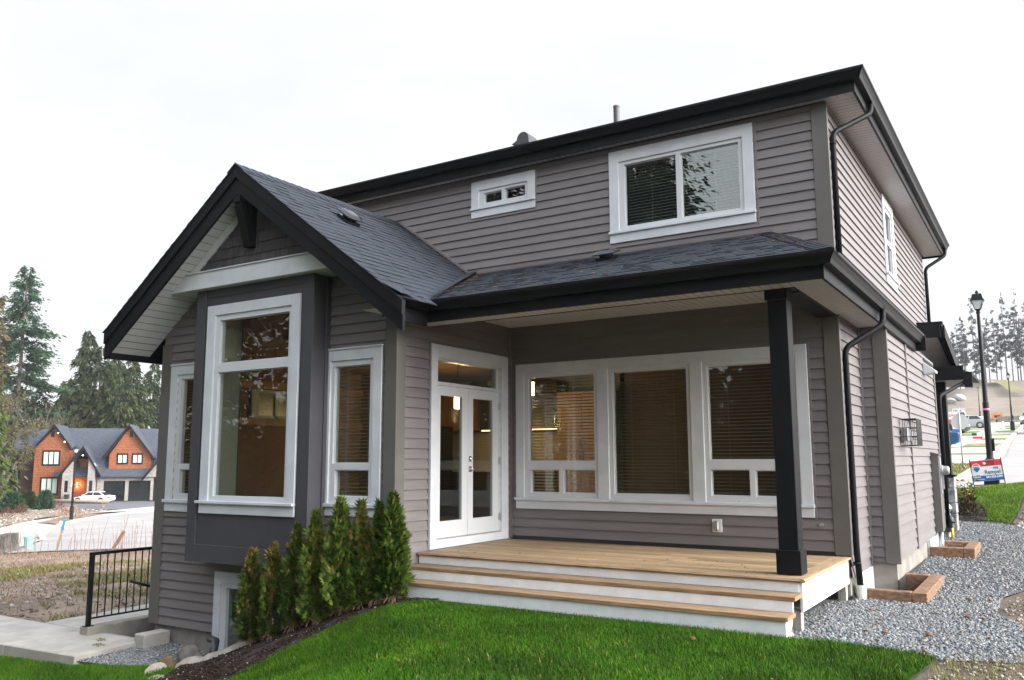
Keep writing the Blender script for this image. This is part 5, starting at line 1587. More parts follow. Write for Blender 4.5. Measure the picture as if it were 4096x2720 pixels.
mb = MB(); c = (-19.5, .55, tz(-19.5, .55)+.1); mb.mesh([(c[0]+a, c[1]+b, c[2]+d) for a, b, d in ((-.2, -.1, 0), (.1, -.16, .02), (.25, .08, 0), (0, .2, .03), (-.05, 0, .17), (.08, .05, .14))], [(0, 1, 4), (1, 2, 5, 4), (2, 3, 5), (3, 0, 4, 5), (0, 3, 2, 1)])
tag(mb.build('paper_scrap', 'paper', None), 'crumpled white paper scrap lying in the dry field', 'litter')

# ---- street lamps
M('lamp_glass', (0.62, 0.66, 0.68), 0.3)
M('tie_pink', (0.8, 0.2, 0.45), 0.5)
def street_lamp(label, loc, hgt, tie=False, ped=True):
    t = thing('street_lamp', label, 'street lamp', loc, 0, 'black post-top street lamps')
    k_ = 1 if ped else .55
    mb = MB(); mb.box(-.19*k_, .19*k_, -.19*k_, .19*k_, -.3, .86); mb.box(-.215*k_, .215*k_, -.215*k_, .215*k_, .86, .91); mb.box(-.16*k_, .16*k_, -.16*k_, .16*k_, .91, .95); mb.build('pedestal', 'black_metal', t, bevel=.01)
    hs = hgt-.62
    mb = MB(); mb.lathe([(.135, .95), (.135, 1.02), (.10, 1.05), (.088, 1.1), (.083, 2.6), (.085, 2.62), (.066, 2.66), (.046, hs-.12), (.06, hs-.1), (.06, hs-.06), (.045, hs-.04), (.075, hs)], (0, 0, 0), 14); mb.box(.08, .14, -.05, .05, 1.25, 1.6); mb.build('shaft', 'black_metal', t, smooth=False)
    head = MB()
    head.lathe([(.085, hs), (.095, hs+.02)], (0, 0, 0), 4, ph=PI/4)
    for k in range(4):
        a = PI/4+k*PI/2
        head.tube([(.10*math.cos(a), .10*math.sin(a), hs+.01), (.215*math.cos(a), .215*math.sin(a), hs+.27)], .011, 5)
    head.lathe([(.255, hs+.265), (.255, hs+.285), (.215, hs+.30), (.17, hs+.45), (.15, hs+.46), (.05, hs+.47), (.05, hs+.51), (.075, hs+.52), (.03, hs+.55), (.01, hs+.58)], (0, 0, 0), 4, ph=PI/4)
    hd = head.build('lantern', 'black_metal', t)
    g = MB(); g.lathe([(.09, hs+.02), (.205, hs+.265)], (0, 0, 0), 4, ph=PI/4); g.build('lantern_glass', 'lamp_glass', hd)
    g = MB(); g.lathe([(.05, hs+.03), (.05, hs+.17), (.03, hs+.2)], (0, 0, 0), 10); g.build('bulb', 'galvanised', hd)
    if tie:
        g = MB(); g.lathe([(.088, 2.40), (.092, 2.41), (.092, 2.44), (.088, 2.45)], (0, 0, 0), 14); g.build('ribbon', 'tie_pink', t)
    return t
street_lamp('black street lamp in front of the orange shingled house', (-59.1, 28.4, tz(-59.1, 28.4)+.1), 5.85, ped=False)
street_lamp('large black street lamp with a pink ribbon behind the lawn sign', (5.25, 17.0, 0.08), 5.92, True)
street_lamp('black street lamp on the grass strip farther up the road', (3.74, 85.5, tz(3.74, 85.5)), 5.85)
street_lamp('small distant street lamp at the foot of the meadow', (-2.9, 152, tz(-2.9, 152)), 5.85)

# ---- far house, local frame: x along its front, y back, z up
def Mbrick(name, c1, c2, mortar, scale, bw, bh, rough=0.85, ms=0.02):
    m = bpy.data.materials.new(name); m.use_nodes = True; n = m.node_tree; b = n.nodes['Principled BSDF']
    b.inputs['Roughness'].default_value = rough
    t = n.nodes.new('ShaderNodeTexCoord'); mpn = n.nodes.new('ShaderNodeMapping'); mpn.inputs['Rotation'].default_value = (-PI/2, 0, 0)
    br = n.nodes.new('ShaderNodeTexBrick'); br.inputs['Color1'].default_value = (*c1, 1); br.inputs['Color2'].default_value = (*c2, 1); br.inputs['Mortar'].default_value = (*mortar, 1)
    br.inputs['Scale'].default_value = scale; br.inputs['Brick Width'].default_value = bw; br.inputs['Row Height'].default_value = bh; br.inputs['Mortar Size'].default_value = ms
    n.links.new(t.outputs['Object'], mpn.inputs[0]); n.links.new(mpn.outputs[0], br.inputs['Vector']); n.links.new(br.outputs['Color'], b.inputs['Base Color'])
    MATS[name] = m
Mbrick('cedar_shake', (0.34, 0.115, 0.045), (0.24, 0.075, 0.03), (0.11, 0.035, 0.015), 1.0, .22, .2, ms=.02)
Mbrick('ledge_stone', (0.40, 0.37, 0.345), (0.27, 0.25, 0.235), (0.13, 0.12, 0.115), 1.0, .32, .11, ms=.014)
M('far_shingle', (0.050, 0.056, 0.075), 0.9, var=.25, vs=3, st=(1, 1, 4))
M('dark_board', (0.07, 0.035, 0.028), 0.8, var=.2, vs=2, st=(.3, .3, 8))
M('far_blind', (0.50, 0.56, 0.53), 0.6)
M('garage_glass', (0.012, 0.016, 0.018), 0.12)
fh = thing('orange_house', 'orange cedar shingled house with dark gables and stone garage beyond the road', 'house', (-98, 46.5, -3.8), R(47))
def wallp(name, poly, y0, y1, mat, parent=fh):
    mb = MB(); mb.prism([(p[0], y0, p[1]) for p in poly], (0, y0, 0), (0, y1, 0)); return mb.build(name, mat, parent)
wallp('wall', [(-.2, .05), (3.65, .05), (3.65, 6.45), (1.88, 9.0), (-.2, 6.45)], 0, 7, 'cedar_shake')
wallp('wall', [(8.2, 3.9), (13.06, 3.9), (13.06, 5.75), (10.33, 9.1), (8.2, 5.75)], 0, 6, 'cedar_shake')
wallp('wall', [(-2.2, -.5), (-.2, -.5), (-.2, 6.3), (-2.2, 6.3)], 2.0, 7, 'dark_board')
wallp('wall', [(3.65, .05), (7.2, .05), (7.2, 4.2), (3.65, 4.2)], 0.6, 5, 'cedar_shake')
# garage wall with door openings
mb = MB()
for q, a, b in pieces([(7.05, .08), (17, .08), (17, 3.2), (7.05, 3.2)], [(7.8, 10.28, 0, 2.53), (10.66, 13.2, 0, 2.53), (13.52, 15.9, 0, 2.95)]):
    s0, s1 = min(p[0] for p in q), max(p[0] for p in q); mb.box(s0, s1, -.4, .2, a, b)
mb.build('garage_wall', 'ledge_stone', fh)
for (a, b, h) in ((7.8, 10.28, 2.53), (10.66, 13.2, 2.53), (13.52, 15.9, 2.95)):
    mb = MB(); mb.box(a, b, -.15, -.1, .1, h); gd = mb.build('garage_door', 'garage_glass', fh)
    mb = MB()
    for k in range(5): mb.box(a, b, -.18, -.151, .1+k*(h-.1)/4-.03, .1+k*(h-.1)/4+.03)
    for k in range(3): mb.box(a+k*(b-a)/2-.03, a+k*(b-a)/2+.03, -.185, -.152, .1, h)
    mb.build('door_frame', 'black_trim', gd)
def gable_roof(name, xc, zp, xl, xr, zl, zr_, y0, y1, th=.22):
    mb = MB()
    for xe, ze in ((xl, zl), (xr, zr_)):
        mb.prism([(xc, y0, zp), (xe, y0, ze), (xe, y0, ze-th), (xc, y0, zp-th)], (0, y0, 0), (0, y1, 0))
    r = mb.build(name, 'far_shingle', fh)
    mb = MB()
    for xe, ze in ((xl, zl), (xr, zr_)):
        mb.prism([(xc, y0-.06, zp+.03), (xe, y0-.06, ze+.03), (xe, y0-.06, ze-.33), (xc, y0-.06, zp-.36)], (0, y0-.06, 0), (0, y0-.005, 0))
    mb.build('rake_board', 'black_trim', r); return r
gable_roof('roof', 1.88, 9.45, -.75, 3.9, 5.95, 6.68, -.45, 6)
gable_roof('roof', 10.33, 9.52, 7.48, 13.35, 5.4, 5.5, -.5, 6)
gable_roof('roof', 5.5, 6.78, 3.0, 7.66, 3.2, 3.2, -1.6, 3)
gable_roof('roof', 15.2, 6.6, 12.28, 18, 2.75, 2.75, -1.2, 3)
wallp('wall', [(12.6, 2.95), (17.5, 2.95), (17.5, 3.3), (15.2, 6.3), (12.7, 3.2)], -.62, 1, 'ledge_stone')
mb = MB()
mb.prism([(2.2, -.5, 3.2), (2.2, -.5, 3.02), (2.2, 5.4, 9.0), (2.2, 11, 3.2), (2.2, 5.4, 9.18)], (0, 0, 0), (15, 0, 0))
mb.prism([(-3.2, 1.6, 6.2), (-3.2, 4.4, 9.0), (-3.2, 7.2, 6.2)], (0, 0, 0), (5, 0, 0))
mb.build('roof', 'far_shingle', fh)
mb = MB(); mb.prism([(7.3, -.95, 3.12), (7.9, .02, 4.0), (12.95, .02, 4.0), (12.5, -.95, 3.12)], (0, 0, 0), (0, 0, -.08)); mb.box(7.0, 12.6, -1.02, -.92, 2.98, 3.16); mb.build('roof', 'far_shingle', fh)
for (x0, x1, ya, yb, h, mt) in ((3.37, 4.36, -1.45, -.6, 4.4, 'ledge_stone'), (6.17, 6.98, -1.45, -.6, 4.4, 'ledge_stone')):
    mb = MB(); 
    zt2 = lambda x: 6.5-abs(x-5.5)*1.43
    mb.prism([(x0, ya, .05), (x1, ya, .05), (x1, ya, zt2(x1)), (x0, ya, zt2(x0))], (0, ya, 0), (0, yb, 0)); p = mb.build('pillar', mt, fh)
    xm = (x0+x1)/2-.02
    mb = MB(); mb.box(xm-.16, xm+.2, ya-.02, ya+.01, 1.25, 2.6); mb.build('niche', 'garage_glass', p)
mb = MB(); mb.box(4.36, 6.17, .55, .59, .05, 5.2); mb.build('entry_wall', 'cedar_shake', fh)
mb = MB(); mb.prism([(4.42, .5, 2.95), (4.85, .5, 2.95), (4.85, .5, 4.6), (4.7, .5, 4.95), (4.42, .5, 5.0)], (0, .5, 0), (0, .54, 0)); mb.build('entry_window', 'garage_glass', fh)
def fwindow(x0, x1, z0, z1, n, y=0.0):
    mb = MB()
    for r in ((x0, x1, z0, z0+.2), (x0, x1, z1-.2, z1), (x0, x0+.16, z0+.2, z1-.2), (x1-.16, x1, z0+.2, z1-.2)): mb.box(r[0], r[1], y-.06, y+.02, r[2], r[3])
    w = (x1-x0-.32)/n
    for k in range(1, n): mb.box(x0+.16+w*k-.05, x0+.16+w*k+.05, y-.055, y+.02, z0+.2, z1-.2)
    f = mb.build('window', 'black_trim', fh)
    mb = MB(); mb.box(x0+.16, x1-.16, y-.02, y+.01, z0+.2, z1-.2); mb.build('pane', 'far_blind', f)
fwindow(.67, 2.66, 4.40, 6.28, 3); fwindow(.64, 2.66, .88, 3.05, 3); fwindow(9.08, 10.38, 4.55, 5.9, 2); fwindow(10.80, 12.1, 4.55, 5.9, 2)
for x0, z0 in ((1.5, 7.93), (10.42, 7.95)):
    mb = MB(); mb.box(x0, x0+.36, -.04, .02, z0, z0+.72); mb.build('gable_vent', 'black_trim', fh)
M('warm_bulb', (1.0, .62, .28), .5, emit=12)
for q in ((2.35, -.3, 8.35), (3.1, -.3, 7.25), (9.65, -.3, 8.3), (8.65, -.3, 6.95), (5.45, -1.3, 5.6)):
    mb = MB(); mb.lathe([(.02, 0), (.065, .03), (.065, .09), (.02, .12)], q, 8); mb.build('soffit_light', 'warm_bulb', fh)
mb = MB(); mb.box(4.55, 4.78, .40, .54, 1.85, 2.25); wl = mb.build('wall_lamp', 'black_metal', fh)
mb = MB(); mb.box(4.58, 4.75, .42, .5, 1.81, 1.845); mb.box(4.58, 4.75, .42, .5, 2.255, 2.285); mb.build('glow', 'warm_bulb', wl)
l = bpy.data.lights.new('entry_bulb', 'POINT'); l.energy = 60; l.color = (1, .5, .18); l.shadow_soft_size = .1
lo = bpy.data.objects.new('entry_bulb', l); COL.objects.link(lo); lo.parent = wl; lo.location = (4.66, .2, 2.05)
mb = MB(); mb.box(-2.0, 13, -.06, .1, -.3, .06); mb.build('foundation', 'concrete', fh)
# pot, log rail
q = Matrix.Translation((-98, 46.5, -3.8)) @ Matrix.Rotation(R(47), 4, 'Z')
c = q @ Vector((4.15, -2.1, .15))
mb = MB(); mb.lathe([(.20, 0), (.30, .75), (.33, .78), (.33, .84), (.27, .84), (.25, .7)], c, 14); tag(mb.build('planter', 'dark_metal', None), 'dark round planter before the stone pillar of the orange house', 'planter')
lg = thing('log_rail', 'long horizontal log on short posts below the driveway', 'log', (-88.5, 42.3, -3.75))
dx, dy = 9.4, 2.0
mb = MB(); mb.tube([(-1.5, -.6, .55), (dx, dy, .62)], .20, 12); mb.build('log', 'stake_wood', lg, smooth=True)
for f in (.05, .5, .92):
    mb = MB(); mb.lathe([(.17, -.4), (.15, .45)], (dx*f, dy*f, 0), 10); mb.build('post', 'stake_wood', lg)
# dark neighbour behind the mossy tree
nb = thing('dark_house', 'dark grey house mostly hidden behind the mossy tree', 'house', (-112, 35, -4), R(40))
mb = MB(); mb.box(0, 9, 0, 8, -.5, 5.6); mb.build('wall', 'dark_board', nb)
mb = MB(); mb.prism([(-.5, -.5, 5.5), (4.5, -.5, 8.6), (9.5, -.5, 5.5)], (0, 0, 0), (0, 9, 0)); mb.build('roof', 'far_shingle', nb)

# ------------------------------------------------------------------ cars
M('tyre', (0.012, 0.012, 0.013), 0.7); M('rim', (0.42, 0.43, 0.45), 0.3, metal=.6); M('car_glass', (0.02, 0.024, 0.027), 0.06); M('light_red', (0.50, 0.012, 0.016), 0.2)
M('light_clear', (0.75, 0.77, 0.78), 0.15); M('arch_dark', (0.01, 0.01, 0.01), 0.8); M('plate', (0.6, 0.62, 0.66), 0.4); M('headlamp_on', (1, .9, .7), .3, emit=6)
for nme, c, mt in (('paint_white', (.72, .72, .72), 0), ('paint_silver', (.42, .43, .44), .5), ('paint_grey', (.075, .085, .10), .4), ('paint_blue', (.012, .075, .16), .3), ('paint_dark', (.03, .03, .035), .3)):
    M(nme, c, .28, metal=mt)
def car(label, loc, rz, paint, L=4.5, W=1.78, H=1.4, kind='sedan', lit=False, tail=False):
    t = thing('parked_car', label, 'car', loc, rz, 'cars along the streets')
    hw = W/2; g = .19; belt = H*.62 if kind != 'truck' else H*.58
    if kind == 'coupe': top = [(-2.25, .70), (-2.20, .86), (-1.75, .90), (-.2, .88), (.85, .86), (1.6, .74), (2.1, .58), (2.25, .42)]
    elif kind == 'sedan': top = [(-2.25, .70), (-2.2, .93), (-1.6, .96), (-.2, .93), (.9, .90), (1.7, .80), (2.12, .66), (2.25, .45)]
    elif kind == 'suv': top = [(-2.25, .75), (-2.2, 1.05), (-1.6, 1.08), (0, 1.06), (.95, 1.04), (1.75, .97), (2.15, .82), (2.25, .55)]
    else: top = [(-2.25, .80), (-2.22, 1.12), (-1.2, 1.13), (.1, 1.12), (1.0, 1.10), (1.8, 1.05), (2.18, .92), (2.25, .6)]
    sx = L/4.5
    prof = [(x*sx, z) for x, z in top]+[(2.2*sx, .3), (1.85*sx, g), (-1.9*sx, g), (-2.2*sx, .34)]
    cx, cz = 0, .6
    mb = MB(); n = len(prof); vs = []
    for yy, k in ((-hw, .975), (-hw+.07, 1.0), (hw-.07, 1.0), (hw, .975)):
        for x, z in prof: vs.append((x*k, yy, cz+(z-cz)*(k if z < .65 else k-.035*(k < 1))))
    fs = [(j*n+i, j*n+(i+1) % n, (j+1)*n+(i+1) % n, (j+1)*n+i) for j in range(3) for i in range(n)]+[tuple(range(n))[::-1], tuple(range(3*n, 4*n))]
    mb.mesh(vs, fs)
    b0 = {'coupe': (-1.75, 1.0, -1.0, .25), 'sedan': (-1.75, 1.05, -1.15, .35), 'suv': (-2.15, 1.1, -1.95, .45), 'truck': (-.45, 1.15, -.35, .6)}[kind]
    zb = {'coupe': .87, 'sedan': .92, 'suv': 1.05, 'truck': 1.11}[kind]
    a0, a1, r0_, r1_ = [v*sx for v in b0]
    wb, wr = hw-.08, hw*.70
    B = [(a0, -wb, zb), (a1, -wb, zb), (a1, wb, zb), (a0, wb, zb)]; T = [(r0_, -wr, H-.02), (r1_, -wr, H-.03), (r1_, wr, H-.03), (r0_, wr, H-.02)]
    ctr = ((r0_+r1_)/2, 0, H+.02)
    mb.mesh(B+T+[ctr], [(0, 1, 5, 4), (1, 2, 6, 5), (2, 3, 7, 6), (3, 0, 4, 7), (4, 5, 8), (5, 6, 8), (6, 7, 8), (7, 4, 8), (3, 2, 1, 0)])
    if kind == 'truck':
        mb.box(-2.2*sx, -.55*sx, -hw+.1, hw-.1, 1.0, 1.13)
    mb.build('body', paint, t, bevel=.035)
    Bv_, Tv = [Vector(v) for v in B], [Vector(v) for v in T]
    def quad(p0, p1, p2, p3, u0, u1, v0, v1, nrm):
        f = lambda u, v: p0.lerp(p1, u).lerp(p3.lerp(p2, u), v)+nrm*.012
        return [f(u0, v0), f(u1, v0), f(u1, v1), f(u0, v1)]
    wm = MB()
    for i, j, cuts in ((0, 1, ((.07, .50), (.54, .93))), (1, 2, ((.06, .94),)), (2, 3, ((.07, .46), (.50, .93))), (3, 0, ((.06, .94),))):
        nrm = (Bv_[j]-Bv_[i]).cross(Tv[i]-Bv_[i]).normalized()
        for u0, u1 in cuts: wm.face(quad(Bv_[i], Bv_[j], Tv[j], Tv[i], u0, u1, .12, .86, nrm))
    wm.build('windows', 'car_glass', t)
    rw = .31 if kind in ('coupe', 'sedan') else .37
    for x in (-1.35*sx, 1.38*sx):
        for s in (-1, 1):
            mt = Matrix.Translation((x, s*(hw-.09), rw)) @ Matrix.Rotation(s*-PI/2, 4, 'X')
            ma = MB(); ma.lathe([(rw+.07, .08), (rw+.07, .095)], (0, 0, 0), 18, mat=mt); ma.build('wheel_arch', 'arch_dark', t)
            mw_ = MB(); mw_.lathe([(rw*.7, -.1), (rw, -.08), (rw, .08), (rw*.92, .105), (rw*.66, .11)], (0, 0, 0), 18, mat=mt); wh = mw_.build('wheel', 'tyre', t)
            mr = MB()
            for k in range(5):
                a = k*2*PI/5; mr.mesh([mt @ Vector(p) for p in [(rw*.62*math.cos(a-.22), rw*.62*math.sin(a-.22), .113), (rw*.62*math.cos(a+.22), rw*.62*math.sin(a+.22), .113), (rw*.15*math.cos(a+.8), rw*.15*math.sin(a+.8), .122), (rw*.15*math.cos(a-.8), rw*.15*math.sin(a-.8), .122)]], [(0, 1, 2, 3)])
            mr.lathe([(rw*.62, .108), (rw*.66, .112), (rw*.62, .116)], (0, 0, 0), 18, mat=mt); mr.build('rim', 'rim', wh)
    zl = zb-.16
    for s in (-1, 1):
        m1 = MB(); m1.box(-2.255*sx, -2.12*sx, s*(hw-.40), s*(hw-.012), zl-.08, zl+.08); m1.build('tail_light', 'light_red', t, bevel=.02)
        m1 = MB(); m1.box(1.98*sx, 2.20*sx, s*(hw-.42), s*(hw-.015), zl-.20, zl-.05); m1.build('headlight', 'headlamp_on' if lit else 'light_clear', t, bevel=.02)
    m1 = MB(); m1.box(-2.268*sx, -2.24*sx, -.16, .16, .58, .72); m1.build('plate', 'plate', t)
    m1 = MB(); m1.box(2.2*sx, 2.262*sx, -.45, .45, .36, .56); m1.build('grille', 'arch_dark', t)
    m1 = MB()
    for s in (-1, 1): m1.box(.75*sx, .9*sx, s*(hw-.04), s*(hw+.1), zb+.02, zb+.14)
    m1.build('mirror', paint, t)
    return t
cz_ = tz(-88.6, 50.1)+.08
car('white coupe parked on the driveway of the orange house', (-89.9, 49.2, cz_), R(208), 'paint_white', 4.6, 1.75, 1.38, 'coupe')
# ------------------------------------------------------------------ street on the right
ROADR = [(-10, 16.55), (16, 16.55), (16, 40), (12.5, 60), (12.0, 128), (9, 134), (4.3, 131), (4.12, 107), (4.15, 58), (4.45, 40), (4.2, 32.4), (4.0, 28.3), (3.92, 25), (3.75, 23.6), (3.2, 22.9), (-10, 22.8)]
drape('road', ROADR, 2.5, 'road', 0.02)
WALKR = [(3.75, 23.6), (3.92, 25), (4.0, 28.3), (4.2, 32.4), (4.45, 40), (4.15, 58), (4.12, 107), (4.3, 131), (-12, 131), (-12, 22.8), (3.2, 22.9)]
drape('sidewalk', WALKR, 2.5, 'pale_concrete', 0.10)
kerb('kerb', [(-10, 22.8), (3.2, 22.9), (3.75, 23.6), (3.92, 25), (4.0, 28.3), (4.2, 32.4), (4.45, 40), (4.15, 58), (4.12, 107), (4.3, 131)], .28, .16)
kerb('gutter_strip', [(4.0, 23.2), (4.2, 25), (4.3, 28.3), (4.5, 32.4), (4.75, 40), (4.45, 58), (4.42, 107), (4.6, 131)], .06, .027, mat='old_concrete')
M('strip_dry', (0.23, 0.19, 0.09), 0.95, col2=(0.12, 0.14, 0.04), vs=.8, detail=8)
M('strip_green', (0.085, 0.15, 0.02), 0.95, var=.25, vs=1.5, detail=8)
CORN = [(3.55, 24.2), (3.75, 25), (3.86, 28.3), (4.0, 32.2), (-10, 31.6), (-10, 23.4), (3.0, 23.4)]
drape('grass_strip', CORN, 1.5, 'strip_dry', 0.14, uneven=.015)
for k, (y0, y1, m) in enumerate(((40.7, 41.5, 'strip_dry'), (49.6, 54.3, 'strip_dry'), (62.0, 64.9, 'strip_dry'), (71.8, 74.3, 'strip_dry'), (80.8, 86.0, 'strip_green'), (92, 96.5, 'strip_green'), (101, 107, 'strip_green'))):
    x0 = -.6 if k == 0 else (1.95 if k < 2 else 2.3)
    drape('grass_strip', [(x0, y0), (3.95 if k != 1 else 3.85, y0), (3.95, y1), (x0+.1, y1)], 1.2, m, 0.13, uneven=.012)
for (y0, y1, m) in ((62.5, 65, 'strip_dry'), (71.5, 76.6, 'strip_green'), (80, 86, 'strip_green'), (90.5, 93, 'strip_green'), (98, 106, 'strip_green')):
    drape('yard_grass', [(-9, y0), (1.0, y0), (1.05, y1), (-9, y1)], 1.5, m, 0.13, uneven=.02)
x, y = scatter([(3.5, 24.4), (3.7, 25), (3.8, 28.3), (3.9, 32), (-2, 31.5), (-2, 24)], 130)
blades('dry_grass', x, y, terr(x, y)+.13, .04, .12, .03, 'grass_mixed', 1.2)
MEAD = [(-9.7, 175), (-7.8, 180), (0.5, 182.5), (2.5, 179.5), (6, 182), (16, 178), (16, 140), (3.2, 136), (0, 138), (-14, 138), (-16, 160)]
drape('meadow', MEAD, 4, 'meadow', 0.45, uneven=.15)
HILLG = [(-17, 258), (-8, 262), (-5, 255), (-3, 240), (-.5, 222), (1.5, 214), (1.8, 226), (-1, 250), (-2, 263), (-18, 262)]
drape('hill_grass', HILLG, 6, 'meadow', 1.0, uneven=.2)

# stop sign seen from behind with street name plates
ss = thing('street_sign', 'back of an octagonal stop sign under street name plates on a steel pole', 'sign', (3.62, 29.0, tz(3.62, 29.0)+.12), R(4))
M('sign_back', (0.50, 0.51, 0.52), 0.45, metal=.3); M('sign_white', (0.72, 0.73, 0.74), 0.5); M('ink_black', (0.02, 0.02, 0.025), 0.6); M('ink_blue', (0.02, 0.06, 0.22), .6)
M('sign_red', (0.62, 0.03, 0.05), .45); M('sign_blue', (0.015, 0.10, 0.36), .45)
mb = MB(); mb.tube([(0, 0, -.3), (0, 0, 2.5)], .03, 8); mb.build('pole', 'galvanised', ss, smooth=True)
mb = MB(); mb.lathe([(.34, 0), (.34, .006)], n=8, ph=PI/8, mat=Matrix.Translation((0, .04, 1.92)) @ Matrix.Rotation(-PI/2, 4, 'X')); mb.build('stop_plate', 'sign_back', ss)
def text(txt, size, mat, parent, xf, align='LEFT', name='lettering', bold=0.0, ext=.001, shear=0.0, fit=None):
    cu = bpy.data.curves.new(name, 'FONT'); cu.body = txt; cu.size = size; cu.align_x = align; cu.extrude = ext; cu.offset = bold; cu.shear = shear
    cu.resolution_u = 3
    o = bpy.data.objects.new('tmp', cu); COL.objects.link(o)
    bpy.context.view_layer.update()
    me = bpy.data.meshes.new_from_object(o.evaluated_get(bpy.context.evaluated_depsgraph_get()))
    bpy.data.objects.remove(o)
    if fit:
        w = max(v.co.x for v in me.vertices)-min(v.co.x for v in me.vertices)
        me.transform(Matrix.Diagonal((fit/w, 1, 1, 1)))
    me.transform(xf); me.materials.clear(); me.materials.append(MATS[mat])
    q = bpy.data.objects.new(name, me); COL.objects.link(q); q.parent = parent
    return q
UPR = Matrix.Rotation(PI/2, 4, 'X')
for x0, x1, tx, sz in ((-.235, .0, '100', .115), (.004, .235, 'A', .115)):
    mb = MB(); mb.box(x0, x1, -.036, -.03, 2.30, 2.455); pl_ = mb.build('name_plate', 'sign_white', ss)
    text(tx, sz, 'ink_black', pl_, Matrix.Translation((x0+.02, -.037, 2.335)) @ UPR, bold=.002)
text('AVE', .05, 'ink_black', pl_, Matrix.Translation((.11, -.037, 2.385)) @ UPR)

# realtor board on the lawn
sg = thing('lawn_sign', 'red white and blue sold board on a black metal frame in the lawn', 'sign', (5.31, 14.9, tz(5.31, 14.9)+.0), R(8))
sg.rotation_euler = (0, R(-5.5), R(6)); sg.scale = (.87, .87, .87)
W_, H_, zb_ = .80, .62, .22
for x in (-W_/2-.012, W_/2+.012):
    mb = MB(); mb.box(x-.012, x+.012, -.012, .012, -.25, zb_+H_+.06); mb.build('leg', 'black_metal', sg)
mb = MB(); mb.box(-W_/2, W_/2, -.01, .01, .10, .125); mb.build('cross_bar', 'black_metal', sg)
mb = MB(); mb.box(-W_/2, W_/2, -.006, .006, zb_, zb_+H_); bd = mb.build('panel', 'sign_white', sg)
mb = MB(); mb.box(-W_/2, W_/2, -.0085, -.0065, zb_+H_-.185, zb_+H_-.004); mb.build('red_band', 'sign_red', bd)
mb = MB(); mb.box(-W_/2, W_/2, -.0085, -.0065, zb_+.004, zb_+.165); mb.build('blue_band', 'sign_blue', bd)
TX = lambda x, z, d=.0102: Matrix.Translation((x, -d, zb_+z)) @ UPR
text('Rempel', .165, 'ink_blue', bd, TX(-.07, .205), bold=.0025, fit=.41)
text('Will', .095, 'ink_blue', bd, TX(.17, .335), bold=.002, fit=.14)
text('604-533-3491', .088, 'sign_white', bd, TX(-.05, .085), bold=.004, fit=.435)
text('RE/MAX', .062, 'sign_white', bd, TX(-.385, .105), bold=.002, fit=.2)
text('Treeland Realty', .045, 'sign_white', bd, TX(-.385, .045), bold=.001, fit=.29)
mb = MB(); c = (-.265, zb_+.415)
def disc(mb, cx, cz, pts, y): mb.prism([(cx+a, y, cz+b) for a, b in pts], (0, y, 0), (0, y-.002, 0))
bal = [(.118*math.cos(a), .118*math.sin(a)) for a in np.linspace(-.5, PI+.5, 22)]+[(-.012, -.20), (.012, -.20)]
disc(mb, c[0], c[1], bal, -.0095); b1 = mb.build('balloon', 'sign_white', bd)
mb = MB(); disc(mb, c[0], c[1], [(.10*math.cos(a), .10*math.sin(a)) for a in np.linspace(.55, PI-.55, 12)], -.0118); mb.build('balloon_top', 'sign_red', b1)
mb = MB(); disc(mb, c[0], c[1]-.03, [(-.092, 0), (-.07, -.045), (0, -.12), (.07, -.045), (.092, 0), (.045, .015), (-.045, .015)], -.0118); mb.build('balloon_bottom', 'sign_blue', b1)
text('RE/MAX', .05, 'sign_blue', b1, TX(c[0]-.092, .405, .0122), bold=.002, fit=.18)
mb = MB(); mb.box(-.06, .22, -.012, -.009, zb_+H_-.165, zb_+H_-.04); s1_ = mb.build('sold_sticker', 'ink_black', bd)
text('SOLD', .11, 'sign_red', s1_, TX(.01, H_-.145, .0128), bold=.004, fit=.18)
mb = MB(); disc(mb, -.035, zb_+H_-.10, [(.04*math.cos(a), .04*math.sin(a)) for a in np.linspace(0, 2*PI, 14)[:-1]], -.0125); mb.build('sticker_dot', 'sign_white', s1_)

# smaller boards
fs_ = thing('for_sale_sign', 'small white board with a red arrow beside the sidewalk', 'sign', (2.55, 55.5, tz(2.55, 55.5)+.12), R(4))
mb = MB(); mb.box(-.35, .35, -.012, .012, .28, .68); p_ = mb.build('panel', 'sign_white', fs_)
mb = MB(); mb.prism([(-.33, -.014, .36), (-.24, -.014, .28), (.3, -.014, .28), (.3, -.014, .44), (-.24, -.014, .44)], (0, 0, 0), (0, -.006, 0)); mb.build('red_arrow', 'sign_red', p_)
mb = MB(); mb.box(-.34, -.03, -.02, -.013, .50, .67); mb.build('dark_block', 'ink_black', p_)
for x in (-.34, .34):
    mb = MB(); mb.box(x-.012, x+.012, -.03, -.014, 0, .7); mb.build('leg', 'galvanised', fs_)
f2 = thing('for_sale_sign', 'tall board with red and blue stripes behind the stop sign', 'sign', (-.2, 68.0, tz(-.2, 68.0)+.1), R(2))
mb = MB(); mb.box(-.75, .75, -.02, .02, .25, 2.1); p_ = mb.build('panel', 'sign_white', f2)
text('FOR SALE', .30, 'sign_red', p_, Matrix.Translation((-.72, -.024, 1.72)) @ UPR, bold=.01, fit=1.4)
mb = MB(); mb.box(-.74, .74, -.03, -.021, 1.2, 1.5); mb.build('red_band', 'sign_red', p_)
mb = MB(); mb.box(-.74, .74, -.03, -.021, .3, .7); mb.build('blue_band', 'sign_blue', p_)
for x in (-.7, .7):
    mb = MB(); mb.box(x-.04, x+.04, -.02, .06, 0, 2.15); mb.build('post', 'grey_wood', f2)
hy = thing('hydrant', 'pale fire hydrant on the grass strip', 'hydrant', (2.75, 90.5, tz(2.75, 90.5)+.1))
